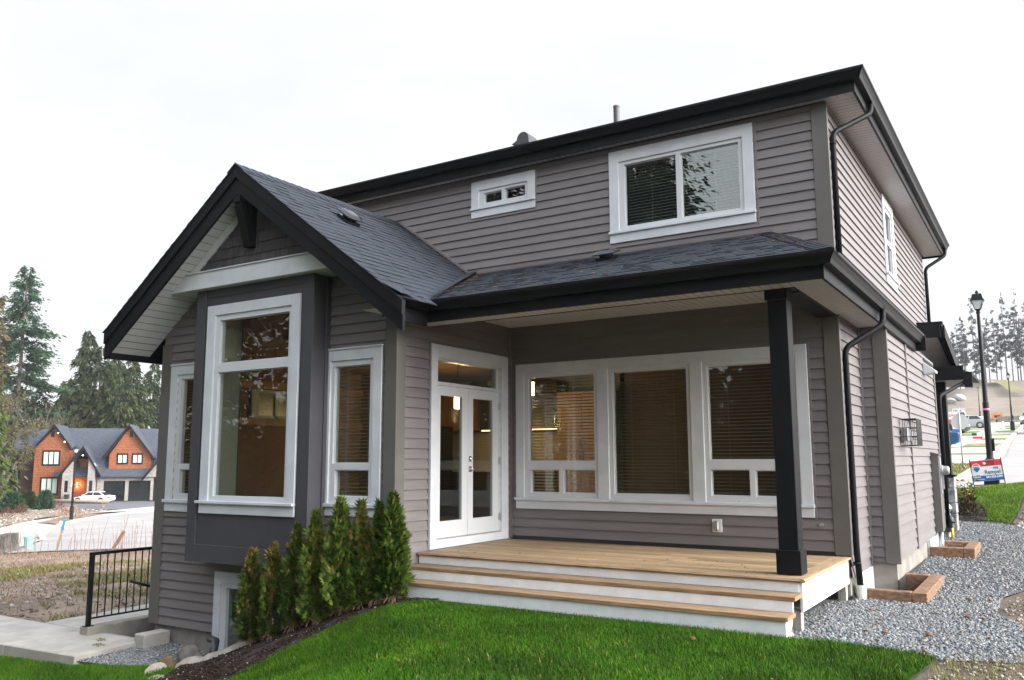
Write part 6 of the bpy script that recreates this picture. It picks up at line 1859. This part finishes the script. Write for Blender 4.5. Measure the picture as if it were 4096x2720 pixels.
mb = MB(); mb.lathe([(.2, 0), (.2, .06), (.13, .08), (.13, .55), (.17, .57), (.17, .62), (.12, .72), (.05, .8), (.05, .86)], (0, 0, 0), 12); mb.build('barrel', 'sign_white', hy)
mb = MB(); mb.lathe([(.07, -.28), (.07, .28)], n=10, mat=Matrix.Translation((0, 0, .45)) @ Matrix.Rotation(PI/2, 4, 'Y')); mb.build('nozzle', 'sign_white', hy)

up5 = lambda x, y: (x, y, tz(x, y)+.11)
car('blue car backed out of a driveway beside the street sign', up5(-.25, 49.3), R(183), 'paint_blue', 4.5, 1.78, 1.42, 'sedan')
car('dark grey off-road car facing the street behind the stop sign', up5(-1.8, 79.6), R(-3), 'paint_grey', 4.5, 1.9, 1.72, 'suv')
car('silver sedan parked across the sidewalk, its tail to the street', up5(-1.2, 98.4), R(182), 'paint_silver', 4.7, 1.8, 1.45, 'sedan')
car('white pickup truck parked in a driveway behind the other cars', up5(-2.6, 112.0), R(184), 'paint_white', 5.4, 1.95, 1.85, 'truck')
car('pale silver car coming down the road with lit headlights', (4.75, 114.0, tz(5, 114)+.03), R(-92), 'paint_silver', 4.6, 1.85, 1.65, 'suv', lit=True)
car('dark car with red tail light parked at the right kerb', (5.75, 79.0, tz(6, 79)+.03), R(91), 'paint_dark', 4.6, 1.85, 1.6, 'suv')
for i, (x, y, L) in enumerate(((2.0, 133.6, 3.2), (-.6, 131.8, 1.6))):
    t = barrier('grey concrete barrier block at the end of the road' if i == 0 else 'shorter concrete barrier block left of the road end', (x, y, tz(x, y)), 0, L, .6, .95 if i == 0 else .7)
ob = thing('road_barricade', 'orange road sign leaning on the barriers at the road end', 'barricade', (.35, 134.6, tz(.35, 134.6)))
M('orange_paint', (0.75, 0.25, 0.03), .5)
mb = MB(); mb.box(-.75, .75, -.03, .03, .5, 1.35); o_ = mb.build('board', 'orange_paint', ob)
mb = MB(); mb.box(-.35, .45, -.045, -.031, .75, 1.1); mb.build('dark_text', 'ink_black', o_)
for x in (-.6, .6):
    mb = MB(); mb.box(x-.05, x+.05, -.05, .05, -.1, .55); mb.build('leg', 'grey_wood', ob)
for i, (x, y, s) in enumerate(((-11.3, 201.5, 1.05), (-10.0, 206.5, 1.25))):
    rock(('left' if i == 0 else 'right')+' one of the two white boulders on the brown hillside', (x, y, tz(x, y)+s*.7), (s*1.15, s, s*.8), 'rock_far', 20+i, cuts=7)

# person beside the blue car
M('skin', (0.42, 0.24, 0.17), .6); M('navy', (0.018, 0.022, 0.045), .8); M('jeans', (0.03, 0.045, 0.085), .85); M('cap_pale', (0.40, 0.38, 0.34), .8)
pz = tz(1.10, 51.9)+.11
pn = thing('person', 'person in a navy jacket and pale cap standing behind the blue car', 'person', (1.12, 51.9, pz), R(150))
def skinned(name, verts, edges, radii, mat, parent):
    me = bpy.data.meshes.new(name); me.from_pydata(verts, edges, [])
    o = bpy.data.objects.new(name, me); COL.objects.link(o); o.parent = parent
    o.modifiers.new('skin', 'SKIN'); s = o.modifiers.new('sub', 'SUBSURF'); s.levels = s.render_levels = 1
    for v, r in zip(me.skin_vertices[0].data, radii): v.radius = r if isinstance(r, tuple) else (r, r)
    me.skin_vertices[0].data[0].use_root = True
    me.materials.append(MATS[mat]); return o
skinned('body', [(0, 0, .92), (0, 0, 1.12), (0, .01, 1.34), (0, 0, 1.47), (0, .02, 1.53), (0, .03, 1.62), (0, .02, 1.70), (.09, 0, .88), (.11, .03, .48), (.11, -.02, .07), (.12, .12, .03), (-.09, 0, .88), (-.12, -.02, .48), (-.12, -.05, .07), (-.13, .09, .03), (.19, 0, 1.40), (.25, -.03, 1.13), (.24, .08, .90), (.24, .12, .80), (-.19, 0, 1.40), (-.25, -.02, 1.13), (-.24, .07, .90), (-.24, .11, .80)],
        [(0, 1), (1, 2), (2, 3), (3, 4), (4, 5), (5, 6), (0, 7), (7, 8), (8, 9), (9, 10), (0, 11), (11, 12), (12, 13), (13, 14), (2, 15), (15, 16), (16, 17), (17, 18), (2, 19), (19, 20), (20, 21), (21, 22)],
        [(.15, .11), (.14, .11), (.17, .12), .06, .055, (.08, .1), .08, .09, .07, .05, .045, .09, .07, .05, .045, .06, .05, .04, .04, .06, .05, .04, .04], 'skin', pn)
skinned('jacket', [(0, 0, .86), (0, 0, 1.12), (0, .01, 1.36), (0, 0, 1.46), (.20, 0, 1.40), (.26, -.03, 1.13), (.25, .07, .92), (-.20, 0, 1.40), (-.26, -.02, 1.13), (-.25, .06, .92)], [(0, 1), (1, 2), (2, 3), (2, 4), (4, 5), (5, 6), (2, 7), (7, 8), (8, 9)], [(.19, .145), (.175, .14), (.20, .145), .085, .085, .07, .06, .085, .07, .06], 'navy', pn)
skinned('trousers', [(0, 0, .9), (.095, 0, .84), (.115, .03, .48), (.115, -.02, .1), (-.095, 0, .84), (-.125, -.02, .48), (-.125, -.05, .1)], [(0, 1), (1, 2), (2, 3), (0, 4), (4, 5), (5, 6)], [(.16, .12), .105, .085, .07, .105, .085, .07], 'jeans', pn)
mb = MB(); mb.lathe([(.105, 0), (.11, .03), (.10, .09), (.05, .125), (.01, .13)], (0, .03, 1.665), 14); mb.box(-.07, .07, .10, .23, 1.665, 1.678); mb.build('cap', 'cap_pale', pn)
# ------------------------------------------------------------------ trees and shrubs
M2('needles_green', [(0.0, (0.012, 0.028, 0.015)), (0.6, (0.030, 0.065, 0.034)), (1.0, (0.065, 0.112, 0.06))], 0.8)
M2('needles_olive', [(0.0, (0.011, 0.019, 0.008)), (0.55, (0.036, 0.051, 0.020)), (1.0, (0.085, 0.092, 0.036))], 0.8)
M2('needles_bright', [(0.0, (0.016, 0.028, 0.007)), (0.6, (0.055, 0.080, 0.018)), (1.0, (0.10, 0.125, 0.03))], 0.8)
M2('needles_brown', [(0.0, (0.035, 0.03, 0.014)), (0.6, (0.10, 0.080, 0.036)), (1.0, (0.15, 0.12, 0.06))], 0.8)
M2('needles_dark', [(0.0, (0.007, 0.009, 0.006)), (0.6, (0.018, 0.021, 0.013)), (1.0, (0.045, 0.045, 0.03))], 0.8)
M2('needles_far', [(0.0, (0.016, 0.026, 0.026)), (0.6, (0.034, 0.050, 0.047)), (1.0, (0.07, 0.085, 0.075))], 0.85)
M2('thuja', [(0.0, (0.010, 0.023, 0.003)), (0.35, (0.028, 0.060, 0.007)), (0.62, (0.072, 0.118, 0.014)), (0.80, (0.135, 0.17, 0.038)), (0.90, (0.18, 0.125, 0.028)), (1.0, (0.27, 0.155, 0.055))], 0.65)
M2('moss', [(0.0, (0.05, 0.045, 0.02)), (1.0, (0.13, 0.125, 0.045))], 0.9)
M('bark', (0.085, 0.068, 0.055), 0.95, var=.3, vs=3, bump=.5, bs=12)
M('bark_grey', (0.14, 0.12, 0.10), 0.95, var=.3, vs=3, bump=.5, bs=12)

def cards(P, D, Ln, Wd, droop=0.0):
    """diamond-shaped sprays: base point P, direction D (unit), length, width"""
    n = len(P)
    r = RNG.normal(0, 1, (n, 3)); S = np.cross(D, r); S /= np.linalg.norm(S, axis=1, keepdims=True)+1e-9
    Ln = Ln[:, None]; Wd = Wd[:, None]
    tip = P+D*Ln; tip[:, 2] -= droop*Ln[:, 0]
    mid = P+D*Ln*.45
    V = np.stack([P, mid+S*Wd, tip, mid-S*Wd], 1).reshape(-1, 3)
    F = np.arange(4*n).reshape(-1, 4)
    return V, F

def conifer(name, label, loc, h, r, mat, n=2600, clear=.12, droop=.35, shape=.85, layers=26, gaps=.25, ln=(.5, 1.1), wd=.16, sparse=0.0, up=0.0, group=None, cat='tree', lean=0.0, seedk=0, trunk=True):
    t = thing(name, label, cat, loc, RNG.uniform(0, 6.28), group)
    nb = layers*6
    zb = np.sort(RNG.uniform(clear, .985, nb)); az = RNG.uniform(0, 6.283, nb)
    prof = np.minimum(1.0, (1-zb)**shape*1.05+.02)*(np.where(zb < clear+.12, .65+.35*(zb-clear)/.12, 1))
    bl = r*prof*RNG.uniform(1-gaps*1.6, 1.12, nb)
    keep = RNG.uniform(0, 1, nb) > sparse
    zb, az, bl = zb[keep], az[keep], bl[keep]
    w = bl+.15*r; bi = RNG.choice(len(zb), n, p=w/w.sum())
    s = RNG.uniform(.12, 1, n)**.75
    dirx, diry = np.cos(az[bi]), np.sin(az[bi])
    x = dirx*bl[bi]*s; y = diry*bl[bi]*s
    z = zb[bi]*h+bl[bi]*(up*s-droop*s**1.6)
    spread = .16*bl[bi]*s+.05
    P = np.stack([x+RNG.normal(0, 1, n)*spread, y+RNG.normal(0, 1, n)*spread, z+RNG.normal(0, .10, n)*(.4+.05*h)], 1)
    D = np.stack([dirx+RNG.normal(0, .55, n), diry+RNG.normal(0, .55, n), up*.5-droop*1.3*s+RNG.normal(0, .28, n)], 1)
    D /= np.linalg.norm(D, axis=1, keepdims=True)
    Ln = RNG.uniform(*ln, n)*(.6+.4*(1-zb[bi])); Wd = Ln*wd*RNG.uniform(.6, 1.4, n)
    V, F = cards(P, D, Ln, Wd, droop*.3)
    clump = RNG.uniform(-.2, .2, len(zb))[bi]
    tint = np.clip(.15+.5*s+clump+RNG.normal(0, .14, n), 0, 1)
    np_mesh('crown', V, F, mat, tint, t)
    if trunk:
        mb = MB(); rb = (.012*h+.06)*(.55 if mat == 'needles_far' else 1)
        mb.tube([(0, 0, -.5), (0, 0, h*.3), (lean*.5, 0, h*.7), (lean, 0, h*.99)], [rb, rb*.8, rb*.42, .02], 8)
        for k in range(0, len(zb), 2):
            if bl[k] > .5:
                e = Vector((math.cos(az[k])*bl[k]*.9, math.sin(az[k])*bl[k]*.9, zb[k]*h+bl[k]*(up*.9-droop*.85)))
                b0 = Vector((0, 0, zb[k]*h)); m_ = b0.lerp(e, .5)+Vector((0, 0, bl[k]*droop*.18))
                mb.tube([b0, m_, e], [.02+.006*bl[k], .018, .008], 4, cap=False)
        mb.build('trunk', 'bark', t, fix=False)
    return t

g = 'trees behind the orange house'
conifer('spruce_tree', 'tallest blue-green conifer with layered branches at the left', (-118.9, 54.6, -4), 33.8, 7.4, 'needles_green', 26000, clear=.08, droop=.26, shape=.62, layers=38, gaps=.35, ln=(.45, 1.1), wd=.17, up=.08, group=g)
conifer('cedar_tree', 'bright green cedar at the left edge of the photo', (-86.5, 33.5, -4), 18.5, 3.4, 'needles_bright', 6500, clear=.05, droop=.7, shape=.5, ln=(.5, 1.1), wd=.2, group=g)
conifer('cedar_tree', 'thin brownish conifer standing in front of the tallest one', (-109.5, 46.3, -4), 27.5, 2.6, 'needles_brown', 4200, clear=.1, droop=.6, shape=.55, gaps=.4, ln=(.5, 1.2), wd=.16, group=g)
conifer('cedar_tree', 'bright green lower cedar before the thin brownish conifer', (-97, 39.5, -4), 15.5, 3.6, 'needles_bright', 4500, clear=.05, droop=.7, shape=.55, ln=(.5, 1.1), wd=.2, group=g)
for (x, y, zt, r, lb, m, c) in ((-116.8, 63.4, 21.3, 5.2, 'tallest pointed cedar of the olive group behind the orange house', 'needles_olive', 8000),
        (-113.3, 63.5, 18.6, 4.6, 'olive cedar right beside the tallest of its group', 'needles_olive', 7000), (-115.2, 67.2, 18.4, 4.6, 'olive cedar in the middle of the group, its top under the black eave', 'needles_olive', 7000),
        (-107.6, 65.0, 16.8, 4.5, 'olive cedar with a ragged top near the black eave corner', 'needles_olive', 7000), (-112.4, 72.0, 17.6, 3.4, 'slim cedar beside the corner of the grey house', 'needles_olive', 5000),
        (-103.6, 60.6, 15.0, 4.6, 'broad low cedar above the ridge of the orange house', 'needles_olive', 7500), (-116.5, 60.5, 13.6, 5.0, 'low olive cedar left of its group over the entry roof', 'needles_olive', 7000)):
    conifer('cedar_tree', lb, (x, y, -4), zt+4, r*1.08, m, int(c*1.7), clear=.06, droop=.75, shape=.58, layers=30, gaps=.42, ln=(.5, 1.25), wd=.17, group=g)
conifer('fir_tree', 'very dark conifer behind the left gable of the orange house', (-116, 56.5, -4), 17.0, 4.6, 'needles_dark', 5500, clear=.05, droop=.5, shape=.6, gaps=.4, group=g)
conifer('fir_tree', 'dark conifer low over the left roof of the orange house', (-117.5, 52, -4), 14.0, 4.6, 'needles_dark', 5000, clear=.05, droop=.5, shape=.6, group=g)

def bare_tree(name, label, loc, h, seed, mossn=0, spread=.55, mat='bark_grey', depth=6, group=None, r0=.2):
    t = thing(name, label, 'tree', loc, 0, group); rg = random.Random(seed)
    mb = MB(); tips = []
    def br(p, d, L, r, k):
        q = p+d*L; m_ = p.lerp(q, .5)+Vector((rg.uniform(-.07, .07), rg.uniform(-.07, .07), rg.uniform(-.03, .06)))*L
        mb.tube([p, m_, q], [r, r*.86, r*.70], 5 if k < 3 else 3, cap=False, t=rg.random())
        if k >= 2: tips.append((m_, d)); tips.append((q, d))
        if k >= depth: return
        for _ in range(2 if k else 4) if k < 2 else range(rg.choice((2, 3, 3))):
            nd = (d+Vector((rg.uniform(-1, 1), rg.uniform(-1, 1), rg.uniform(-.55, .7)))*spread*1.15).normalized()
            br(q if rg.random() < .7 else m_, nd, L*rg.uniform(.62, .88), r*.62, k+1)
    br(Vector((0, 0, -.3)), Vector((rg.uniform(-.08, .08), 0, 1)).normalized(), h*.27, r0, 0)
    mb.build('branches', mat, t, fix=False)
    if mossn:
        idx = RNG.choice(len(tips), mossn)
        P = np.array([tuple(tips[i][0]) for i in idx])+RNG.normal(0, .16, (mossn, 3)); D = RNG.normal(0, 1, (mossn, 3)); D[:, 2] -= .5; D /= np.linalg.norm(D, axis=1, keepdims=True)
        V, F = cards(P, D, RNG.uniform(.12, .40, mossn), RNG.uniform(.03, .09, mossn)); np_mesh('moss', V, F, 'moss', RNG.uniform(0, 1, mossn), t)['kind'] = 'stuff'
    return t
bare_tree('mossy_tree', 'bare mossy deciduous tree in front of the orange house, at the left edge', (-93.6, 40.6, -3.9), 13.0, 4, 5200, .62, 'bark', 7, r0=.42)
bare_tree('bare_tree', 'tall bare grey tree behind the left gable of the orange house', (-112.5, 55.5, -4), 16, 9, 400, .5, depth=5)
bare_tree('bare_tree', 'bare tree with pale trunk behind the ridge of the orange house', (-110.5, 57.5, -4), 15, 15, 300, .5, depth=5)
bare_tree('bare_tree', 'leafless tree between the tall conifer and the cedars', (-113.5, 52.5, -4), 15, 21, 500, .55, depth=5)

def bush(name, label, loc, h, r, mat, n=700, group=None, ln=(.15, .4), wd=.14):
    t = thing(name, label, 'shrub', loc, 0, group)
    th = RNG.uniform(0, 6.283, n); z = RNG.uniform(.02, 1, n); rad = r*np.sqrt(RNG.uniform(.1, 1, n))*np.sqrt(np.clip(1-(z-.25)**2/.7, .05, 1))*(1-z*.5)
    P = np.stack([np.cos(th)*rad, np.sin(th)*rad, z*h*.9], 1)
    D = np.stack([np.cos(th)*.6, np.sin(th)*.6, np.full(n, .8)], 1)+RNG.normal(0, .35, (n, 3)); D /= np.linalg.norm(D, axis=1, keepdims=True)
    V, F = cards(P, D, RNG.uniform(*ln, n), RNG.uniform(*ln, n)*wd); np_mesh('foliage', V, F, mat, np.clip(.3+.4*rad/r+RNG.normal(0, .2, n), 0, 1), t)
    mb = MB(); mb.tube([(0, 0, -.1), (0, 0, h*.6)], [.04, .01], 5); mb.build('stem', 'bark', t); return t
for i, (x, y, h, r, l) in enumerate(((-76.5, 32.8, 1.9, 1.25, 'largest dark conifer shrub on the stony slope'), (-83, 37.8, 1.8, .9, 'greyish shrub in the middle of the stony slope'), (-80.2, 38.0, 1.9, .85, 'upright green shrub beside the log rail'))):
    bush('conifer_shrub', l, (x, y, tz(x, y)), h, r, 'needles_green' if i != 1 else 'needles_olive', 1800, 'shrubs on the stony slope', ln=(.25, .6))
M2('red_twigs', [(0, (.10, .03, .035)), (1, (.20, .08, .08))], .8)
for i, (x, y, l) in enumerate(((-68, 28.0, 'reddish shrub at the left end of the stony slope'), (-72.5, 31.6, 'reddish shrub below the largest dark shrub'), (-75.6, 36.9, 'reddish shrub near the street lamp'), (-66.5, 24.6, 'small reddish shrub nearest the road on the stony slope'))):
    bush('red_shrub', l, (x, y, tz(x, y)), .85, .6, 'red_twigs', 160, 'reddish shrubs on the stony slope', ln=(.2, .5), wd=.05)
bush('red_shrub', 'brown grass tuft shrub beside the street lamp kerb', (-60.7, 29.3, tz(-60.7, 29.3)+.1), .8, 1.3, 'grass_dry', 500, ln=(.2, .5), wd=.05)
bush('yellow_shrub', 'yellow-green shrub before the left gable of the orange house', (-95.5, 46.2, -3.8), .9, 1.6, 'grass_bright', 900, ln=(.15, .35))

# conifers along the crest of the hill on the right
crest = [(-9.9, 267, 48.6), (-2.2, 270, 49.3), (1.3, 265, 48.2), (-15.6, 270, 38.8), (-12.4, 263, 42.0), (-6.5, 268, 42.3), (3.4, 271, 46.3), (-12.3, 266, 38.4), (-9.2, 271, 37.0), (-0.6, 264, 42.7), (-4.7, 269, 44.6), (2.2, 262, 40.5), (5.6, 266, 47.0), (8, 268, 44.0), (-14.2, 268, 41.0), (-3.4, 264, 39.5), (0.5, 272, 45.5), (-7.6, 272, 38.5)]
words = ['tall thin conifer on the hill crest just left of the near lamp head', 'tall conifer on the crest, first of the two tallest at the right', 'tallest conifer on the crest, second of the two tallest at the right', 'short conifer at the left end of the crest row', 'dead pointed snag-like conifer left of the near lamp', 'conifer on the crest right behind the near lamp pole', 'conifer on the crest at the right edge of the photo', 'short dense conifer left of the near lamp pole', 'reddish thin conifer low behind the near lamp pole', 'mid-height conifer between the two tallest on the crest', 'slim conifer left of the two tallest on the crest', 'lower conifer before the right of the two tallest', 'conifer on the crest just outside the right edge', 'broad conifer outside the right edge of the crest row', 'slim conifer second from the left on the crest', 'low conifer between the lamp pole and the tall pair', 'thin tall conifer behind the pair of tallest ones', 'thin conifer left behind the near lamp pole on the crest']
for i, (x, y, zt) in enumerate(crest):
    zb = 22.0
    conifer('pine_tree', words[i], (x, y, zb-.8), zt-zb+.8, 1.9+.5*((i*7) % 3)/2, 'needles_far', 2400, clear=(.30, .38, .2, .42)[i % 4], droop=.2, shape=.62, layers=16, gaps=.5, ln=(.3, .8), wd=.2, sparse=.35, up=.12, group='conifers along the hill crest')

# trees behind the viewer: windows mirror them; last three added to shade the rear
gb = 'tall trees behind the viewer'
FINE = (0, 1, 3, 4)
for i, (x, y, h, r, l) in enumerate(((-9.5, -25.5, 26, 5.2, 'tall dark conifer mirrored in the upper window'), (-15.5, -27, 30, 5.5, 'tallest dark conifer of the row behind the lawn'), (-21, -24, 25, 5.2, 'dark conifer in the row, west of the tallest'), (-26.5, -21, 27, 5.5, 'dark conifer mirrored in the bay window'), (-31, -16, 24, 5.2, 'dark conifer near the west end of the row'), (-34.5, -9.5, 25, 5.2, 'dark conifer at the west end of the row'), (-12, -33, 28, 5.5, 'dark conifer in the second row, east'), (-24, -31, 28, 6, 'dark conifer in the second row, west'), (-4.2, -29, 11.5, 2.6, 'small conifer beside the mirrored tall one'), (3.2, -25, 21, 5.0, 'unseen dark conifer added behind the viewer to shade the house'), (10, -27, 24, 5.5, 'unseen dark conifer added east of the viewer to shade the house'), (17, -24, 22, 5.5, 'unseen dark conifer added at the east end of the row for shade'))):
    conifer('fir_tree', l, (x, y, tz(x, y)-.3), h, r, 'needles_dark', 34000 if i in FINE else 9000, clear=.03, droop=.5, shape=.55, layers=40, gaps=.35, ln=(.22, .60) if i in FINE else (.5, 1.2), wd=.2, group=gb)

# ---- arborvitae in the mulch bed
def thuja(label, base, top, r, seed, brown=0.0, pale=0.0, lean=(0, 0), n=1500):
    x, y = base; z0 = tz(x, y)+.02; h = top-z0
    t = thing('arborvitae', label, 'shrub', (x, y, z0), 0, 'arborvitae planted in the mulch bed')
    rg = np.random.RandomState(seed)
    nf = n
    z = rg.uniform(.03, 1, nf)**.9
    prof = np.interp(z, [0, .06, .20, .42, .62, .78, .90, 1.0], [.50, .8, 1.0, .95, .76, .50, .26, .05])
    th = rg.uniform(0, 6.283, nf)
    lobe = 1+.20*np.sin(th*3+seed+z*5)+.16*np.sin(th*5-seed*2+z*11)+.10*np.sin(z*31+th*2)
    dep = rg.uniform(.0, 1, nf)**.45
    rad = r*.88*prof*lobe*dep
    P = np.stack([np.cos(th)*rad+lean[0]*z, np.sin(th)*rad+lean[1]*z, z*h*.93], 1)
    D = np.stack([np.cos(th)*.8, np.sin(th)*.8, .50+1.1*z], 1)+rg.normal(0, .28, (nf, 3)); D /= np.linalg.norm(D, axis=1, keepdims=True)
    L = rg.uniform(.04, .10, nf)*(1+.7*(rg.uniform(0, 1, nf) < .07))*(1-.15*z)
    # each spray is a fan of narrow leaflets in one plane
    Sd = np.cross(D, rg.normal(0, 1, (nf, 3))); Sd /= np.linalg.norm(Sd, axis=1, keepdims=True)
    Vs = []; T = []
    base_t = np.clip(.12+.42*dep+rg.normal(0, .10, nf)+pale*.2+.10*np.sin(th*4+z*9+seed), 0, .80)  # tint darker towards the stem: inner shade put into the leaf colour
    br = (rg.uniform(0, 1, nf) < brown*np.clip(z*1.5-.35, .02, 1.2)+.015)
    base_t = np.where(br, rg.uniform(.84, 1.0, nf), base_t)
    for a, l in ((0, 1.0), (.42, .82), (-.42, .82), (.8, .6), (-.8, .6)):
        d = D*math.cos(a)+Sd*math.sin(a)
        p0 = P+D*(L*(.12+.25*(1-abs(a))))[:, None]*0
        Nn = np.cross(D, Sd)
        w = np.cross(d, Nn)*(L*l*.085)[:, None]
        tip = p0+d*(L*l)[:, None]; tip[:, 2] -= L*.10
        mid = p0+d*(L*l*.55)[:, None]
        Vs.append(np.stack([p0, mid+w, tip, mid-w], 1)); T.append(np.clip(base_t+rg.normal(0, .04, nf), 0, 1))
    V = np.concatenate(Vs).reshape(-1, 3)
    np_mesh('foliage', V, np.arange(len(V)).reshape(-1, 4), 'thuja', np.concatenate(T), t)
    mb = MB(); mb.tube([(0, 0, -.1), (lean[0]*.4, lean[1]*.4, h*.4), (lean[0]*.9, lean[1]*.9, h*.9)], [.02, .014, .004], 6)
    for k in range(22):
        zk = rg.uniform(.02, .75)*h; a = rg.uniform(0, 6.28); q = r*.7*np.interp(zk/h, [0, .2, 1], [.8, 1, .1])
        mb.tube([(lean[0]*zk/h, lean[1]*zk/h, zk), (lean[0]*zk/h+q*math.cos(a), lean[1]*zk/h+q*math.sin(a), zk+q*1.2)], [.006, .002], 4, cap=False)
    for k in range(14):          # dead twigs at the foot
        a = rg.uniform(0, 6.28); q = rg.uniform(.06, .2)
        mb.tube([(0, 0, .12), (q*.6*math.cos(a), q*.6*math.sin(a), .06), (q*math.cos(a), q*math.sin(a), .0)], [.005, .004, .002], 3, cap=False)
    mb.build('stem', 'timber', t, fix=False)
    return t
TH = [(-1.62, -3.30, 0.115, .180, .34, 0.1, 'leftmost arborvitae, thin and brown-tipped, over the basement window'),
      (-1.29, -3.30, 0.20, .140, .50, 0.0, 'brownest thin arborvitae, second from the left in the mulch bed'),
      (-0.96, -3.26, 0.43, .160, .25, -.15, 'green arborvitae with an orange-brown tip below the bay sill'),
      (-0.66, -3.22, 0.60, .190, .20, .55, 'broad pale-tipped arborvitae in front of the bay corner'),
      (-0.33, -3.14, 0.755, .195, .10, .55, 'bluish full arborvitae with a pale leader before the narrow window'),
      (-0.12, -3.06, 0.72, .140, .30, 0.1, 'slim arborvitae with a rusty round top before the narrow window'),
      (0.03, -3.02, 0.36, .105, .45, 0.1, 'shortest arborvitae, squeezed between two taller ones'),
      (0.12, -2.98, 0.70, .145, .08, 0.1, 'green arborvitae second from the right beside the house corner'),
      (0.34, -2.98, 0.82, .185, .06, -.1, 'tallest and darkest arborvitae, rightmost beside the porch steps')]
for i, (x, y, top, r, bw, pl_k, l) in enumerate(TH):
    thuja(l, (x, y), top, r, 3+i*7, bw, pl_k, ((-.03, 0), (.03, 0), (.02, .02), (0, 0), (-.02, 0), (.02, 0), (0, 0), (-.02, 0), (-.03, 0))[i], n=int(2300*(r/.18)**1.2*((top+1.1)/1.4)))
# shrub and small conifer beside the front pier
def leafy(label, loc, h):
    t = thing('rhododendron', label, 'shrub', loc); mb = MB(); P = []; D = []
    for k in range(9):
        a = k*.7; q = Vector((math.cos(a)*.28*RNG.uniform(.4, 1.2), math.sin(a)*.3, h*RNG.uniform(.45, 1.0)))
        mb.tube([(0, 0, -.05), q*.5+Vector((0, 0, .05)), q], [.012, .009, .005], 4, cap=False)
        for j in range(16):
            f = RNG.uniform(.5, 1.0); P.append(tuple(q*f)); b = RNG.uniform(0, 6.28); D.append((math.cos(b), math.sin(b), RNG.uniform(-.5, .5)))
    P, D = np.array(P), np.array(D); D /= np.linalg.norm(D, axis=1, keepdims=True); n = len(P)
    V, F = cards(P, D, RNG.uniform(.09, .17, n), RNG.uniform(.018, .03, n)); np_mesh('leaves', V, F, 'rhodo', RNG.uniform(0, 1, n), t)
    mb.build('stems', 'bark_grey', t, fix=False)
M2('rhodo', [(0, (.10, .125, .03)), (.6, (.20, .21, .05)), (.85, (.30, .19, .04)), (1, (.33, .12, .03))], .5)
leafy('yellowing leafy shrub behind the stone pier', (4.97, 11.4, tz(4.97, 11.4)), .8)
bush('heather', 'small dark heather plant in the mulch beside the front lawn', (5.10, 10.9, tz(5.1, 10.9)), .42, .22, 'red_twigs', 500, ln=(.06, .16), wd=.12)
for ch in list(bpy.data.objects):
    if ch.name.startswith('foliage') and ch.parent and ch.parent.name.startswith('heather'): ch.data.materials[0] = MATS['needles_brown']
# fallen twigs and needles on the roofs and the deck
def litter(label, spots):
    mb = MB()
    for p, L in spots:
        p = Vector(p); a = random.uniform(0, 6.28); d = Vector((math.cos(a), math.sin(a)*.4, 0))*L
        mb.tube([p, p+d*.5+Vector((0, 0, .006)), p+d], [.004, .003, .002], 3, t=random.random(), cap=False)
    o = mb.build('needle_litter', 'litter', None, fix=False); o['kind'] = 'stuff'; return o
pr_z = lambda x, y: 3.965+ps*y+.018
spots = []
for k in range(32):
    t = random.random()**1.3; x, y = -.65+1.1*t*.8, -.1-2.3*t*.8
    x += random.uniform(.0, .22); spots.append(((x, y, pr_z(x, y)), random.uniform(.04, .14)))
for k in range(12):
    t = random.random(); x, y = 4.0+1.0*t-.15, -.1-2.2*t; spots.append(((x, y, pr_z(x, y)+.02), random.uniform(.03, .10)))
for k in range(40):
    x, y = random.uniform(.5, 4.4), random.uniform(-2.4, -.1); spots.append(((x, y, pr_z(x, y)), random.uniform(.02, .07)))
for k in range(30):
    x, y = random.uniform(.2, 4.4), random.uniform(-2.1, -1.2); spots.append(((x, y, .003), random.uniform(.01, .03)))
litter('needles', spots)
# a few blown leaves and twigs lying in the lawn
x, y = scatter([(0.6, -3.6), (4.6, -3.0), (5.6, -3.2), (5.0, -5.2), (1.0, -5.4)], 0.6)
pebbles('leaf_litter', x, y, terr(x, y)+.035, .010, .028, 'litter', 0.15)
x, y = scatter([(0.3, -3.3), (0.72, -2.86), (4.70, -2.78), (5.84, -3.0), (5.78, -3.6), (3.5, -5.4), (0.2, -5.2)], 60)
k = cnoise(x, y, .5, 44) > .55
blades('dry_grass', x[k], y[k], terr(x[k], y[k]), .03, .06, .006, 'grass_mixed', 1.4)

# ------------------------------------------------------------------ damp winter air
M_h = bpy.data.materials.new('haze_air'); M_h.use_nodes = True
n = M_h.node_tree; n.nodes.clear()
o_ = n.nodes.new('ShaderNodeOutputMaterial'); pv = n.nodes.new('ShaderNodeVolumePrincipled')
pv.inputs['Color'].default_value = (0.93, 0.96, 1.0, 1); pv.inputs['Density'].default_value = 0.0003; pv.inputs['Anisotropy'].default_value = 0.2
n.links.new(pv.outputs[0], o_.inputs['Volume'])
MATS['haze_air'] = M_h
mb = MB(); mb.box(-460, 460, -470, 450, -8, 75)
hz = mb.build('haze', 'haze_air'); hz['kind'] = 'stuff'
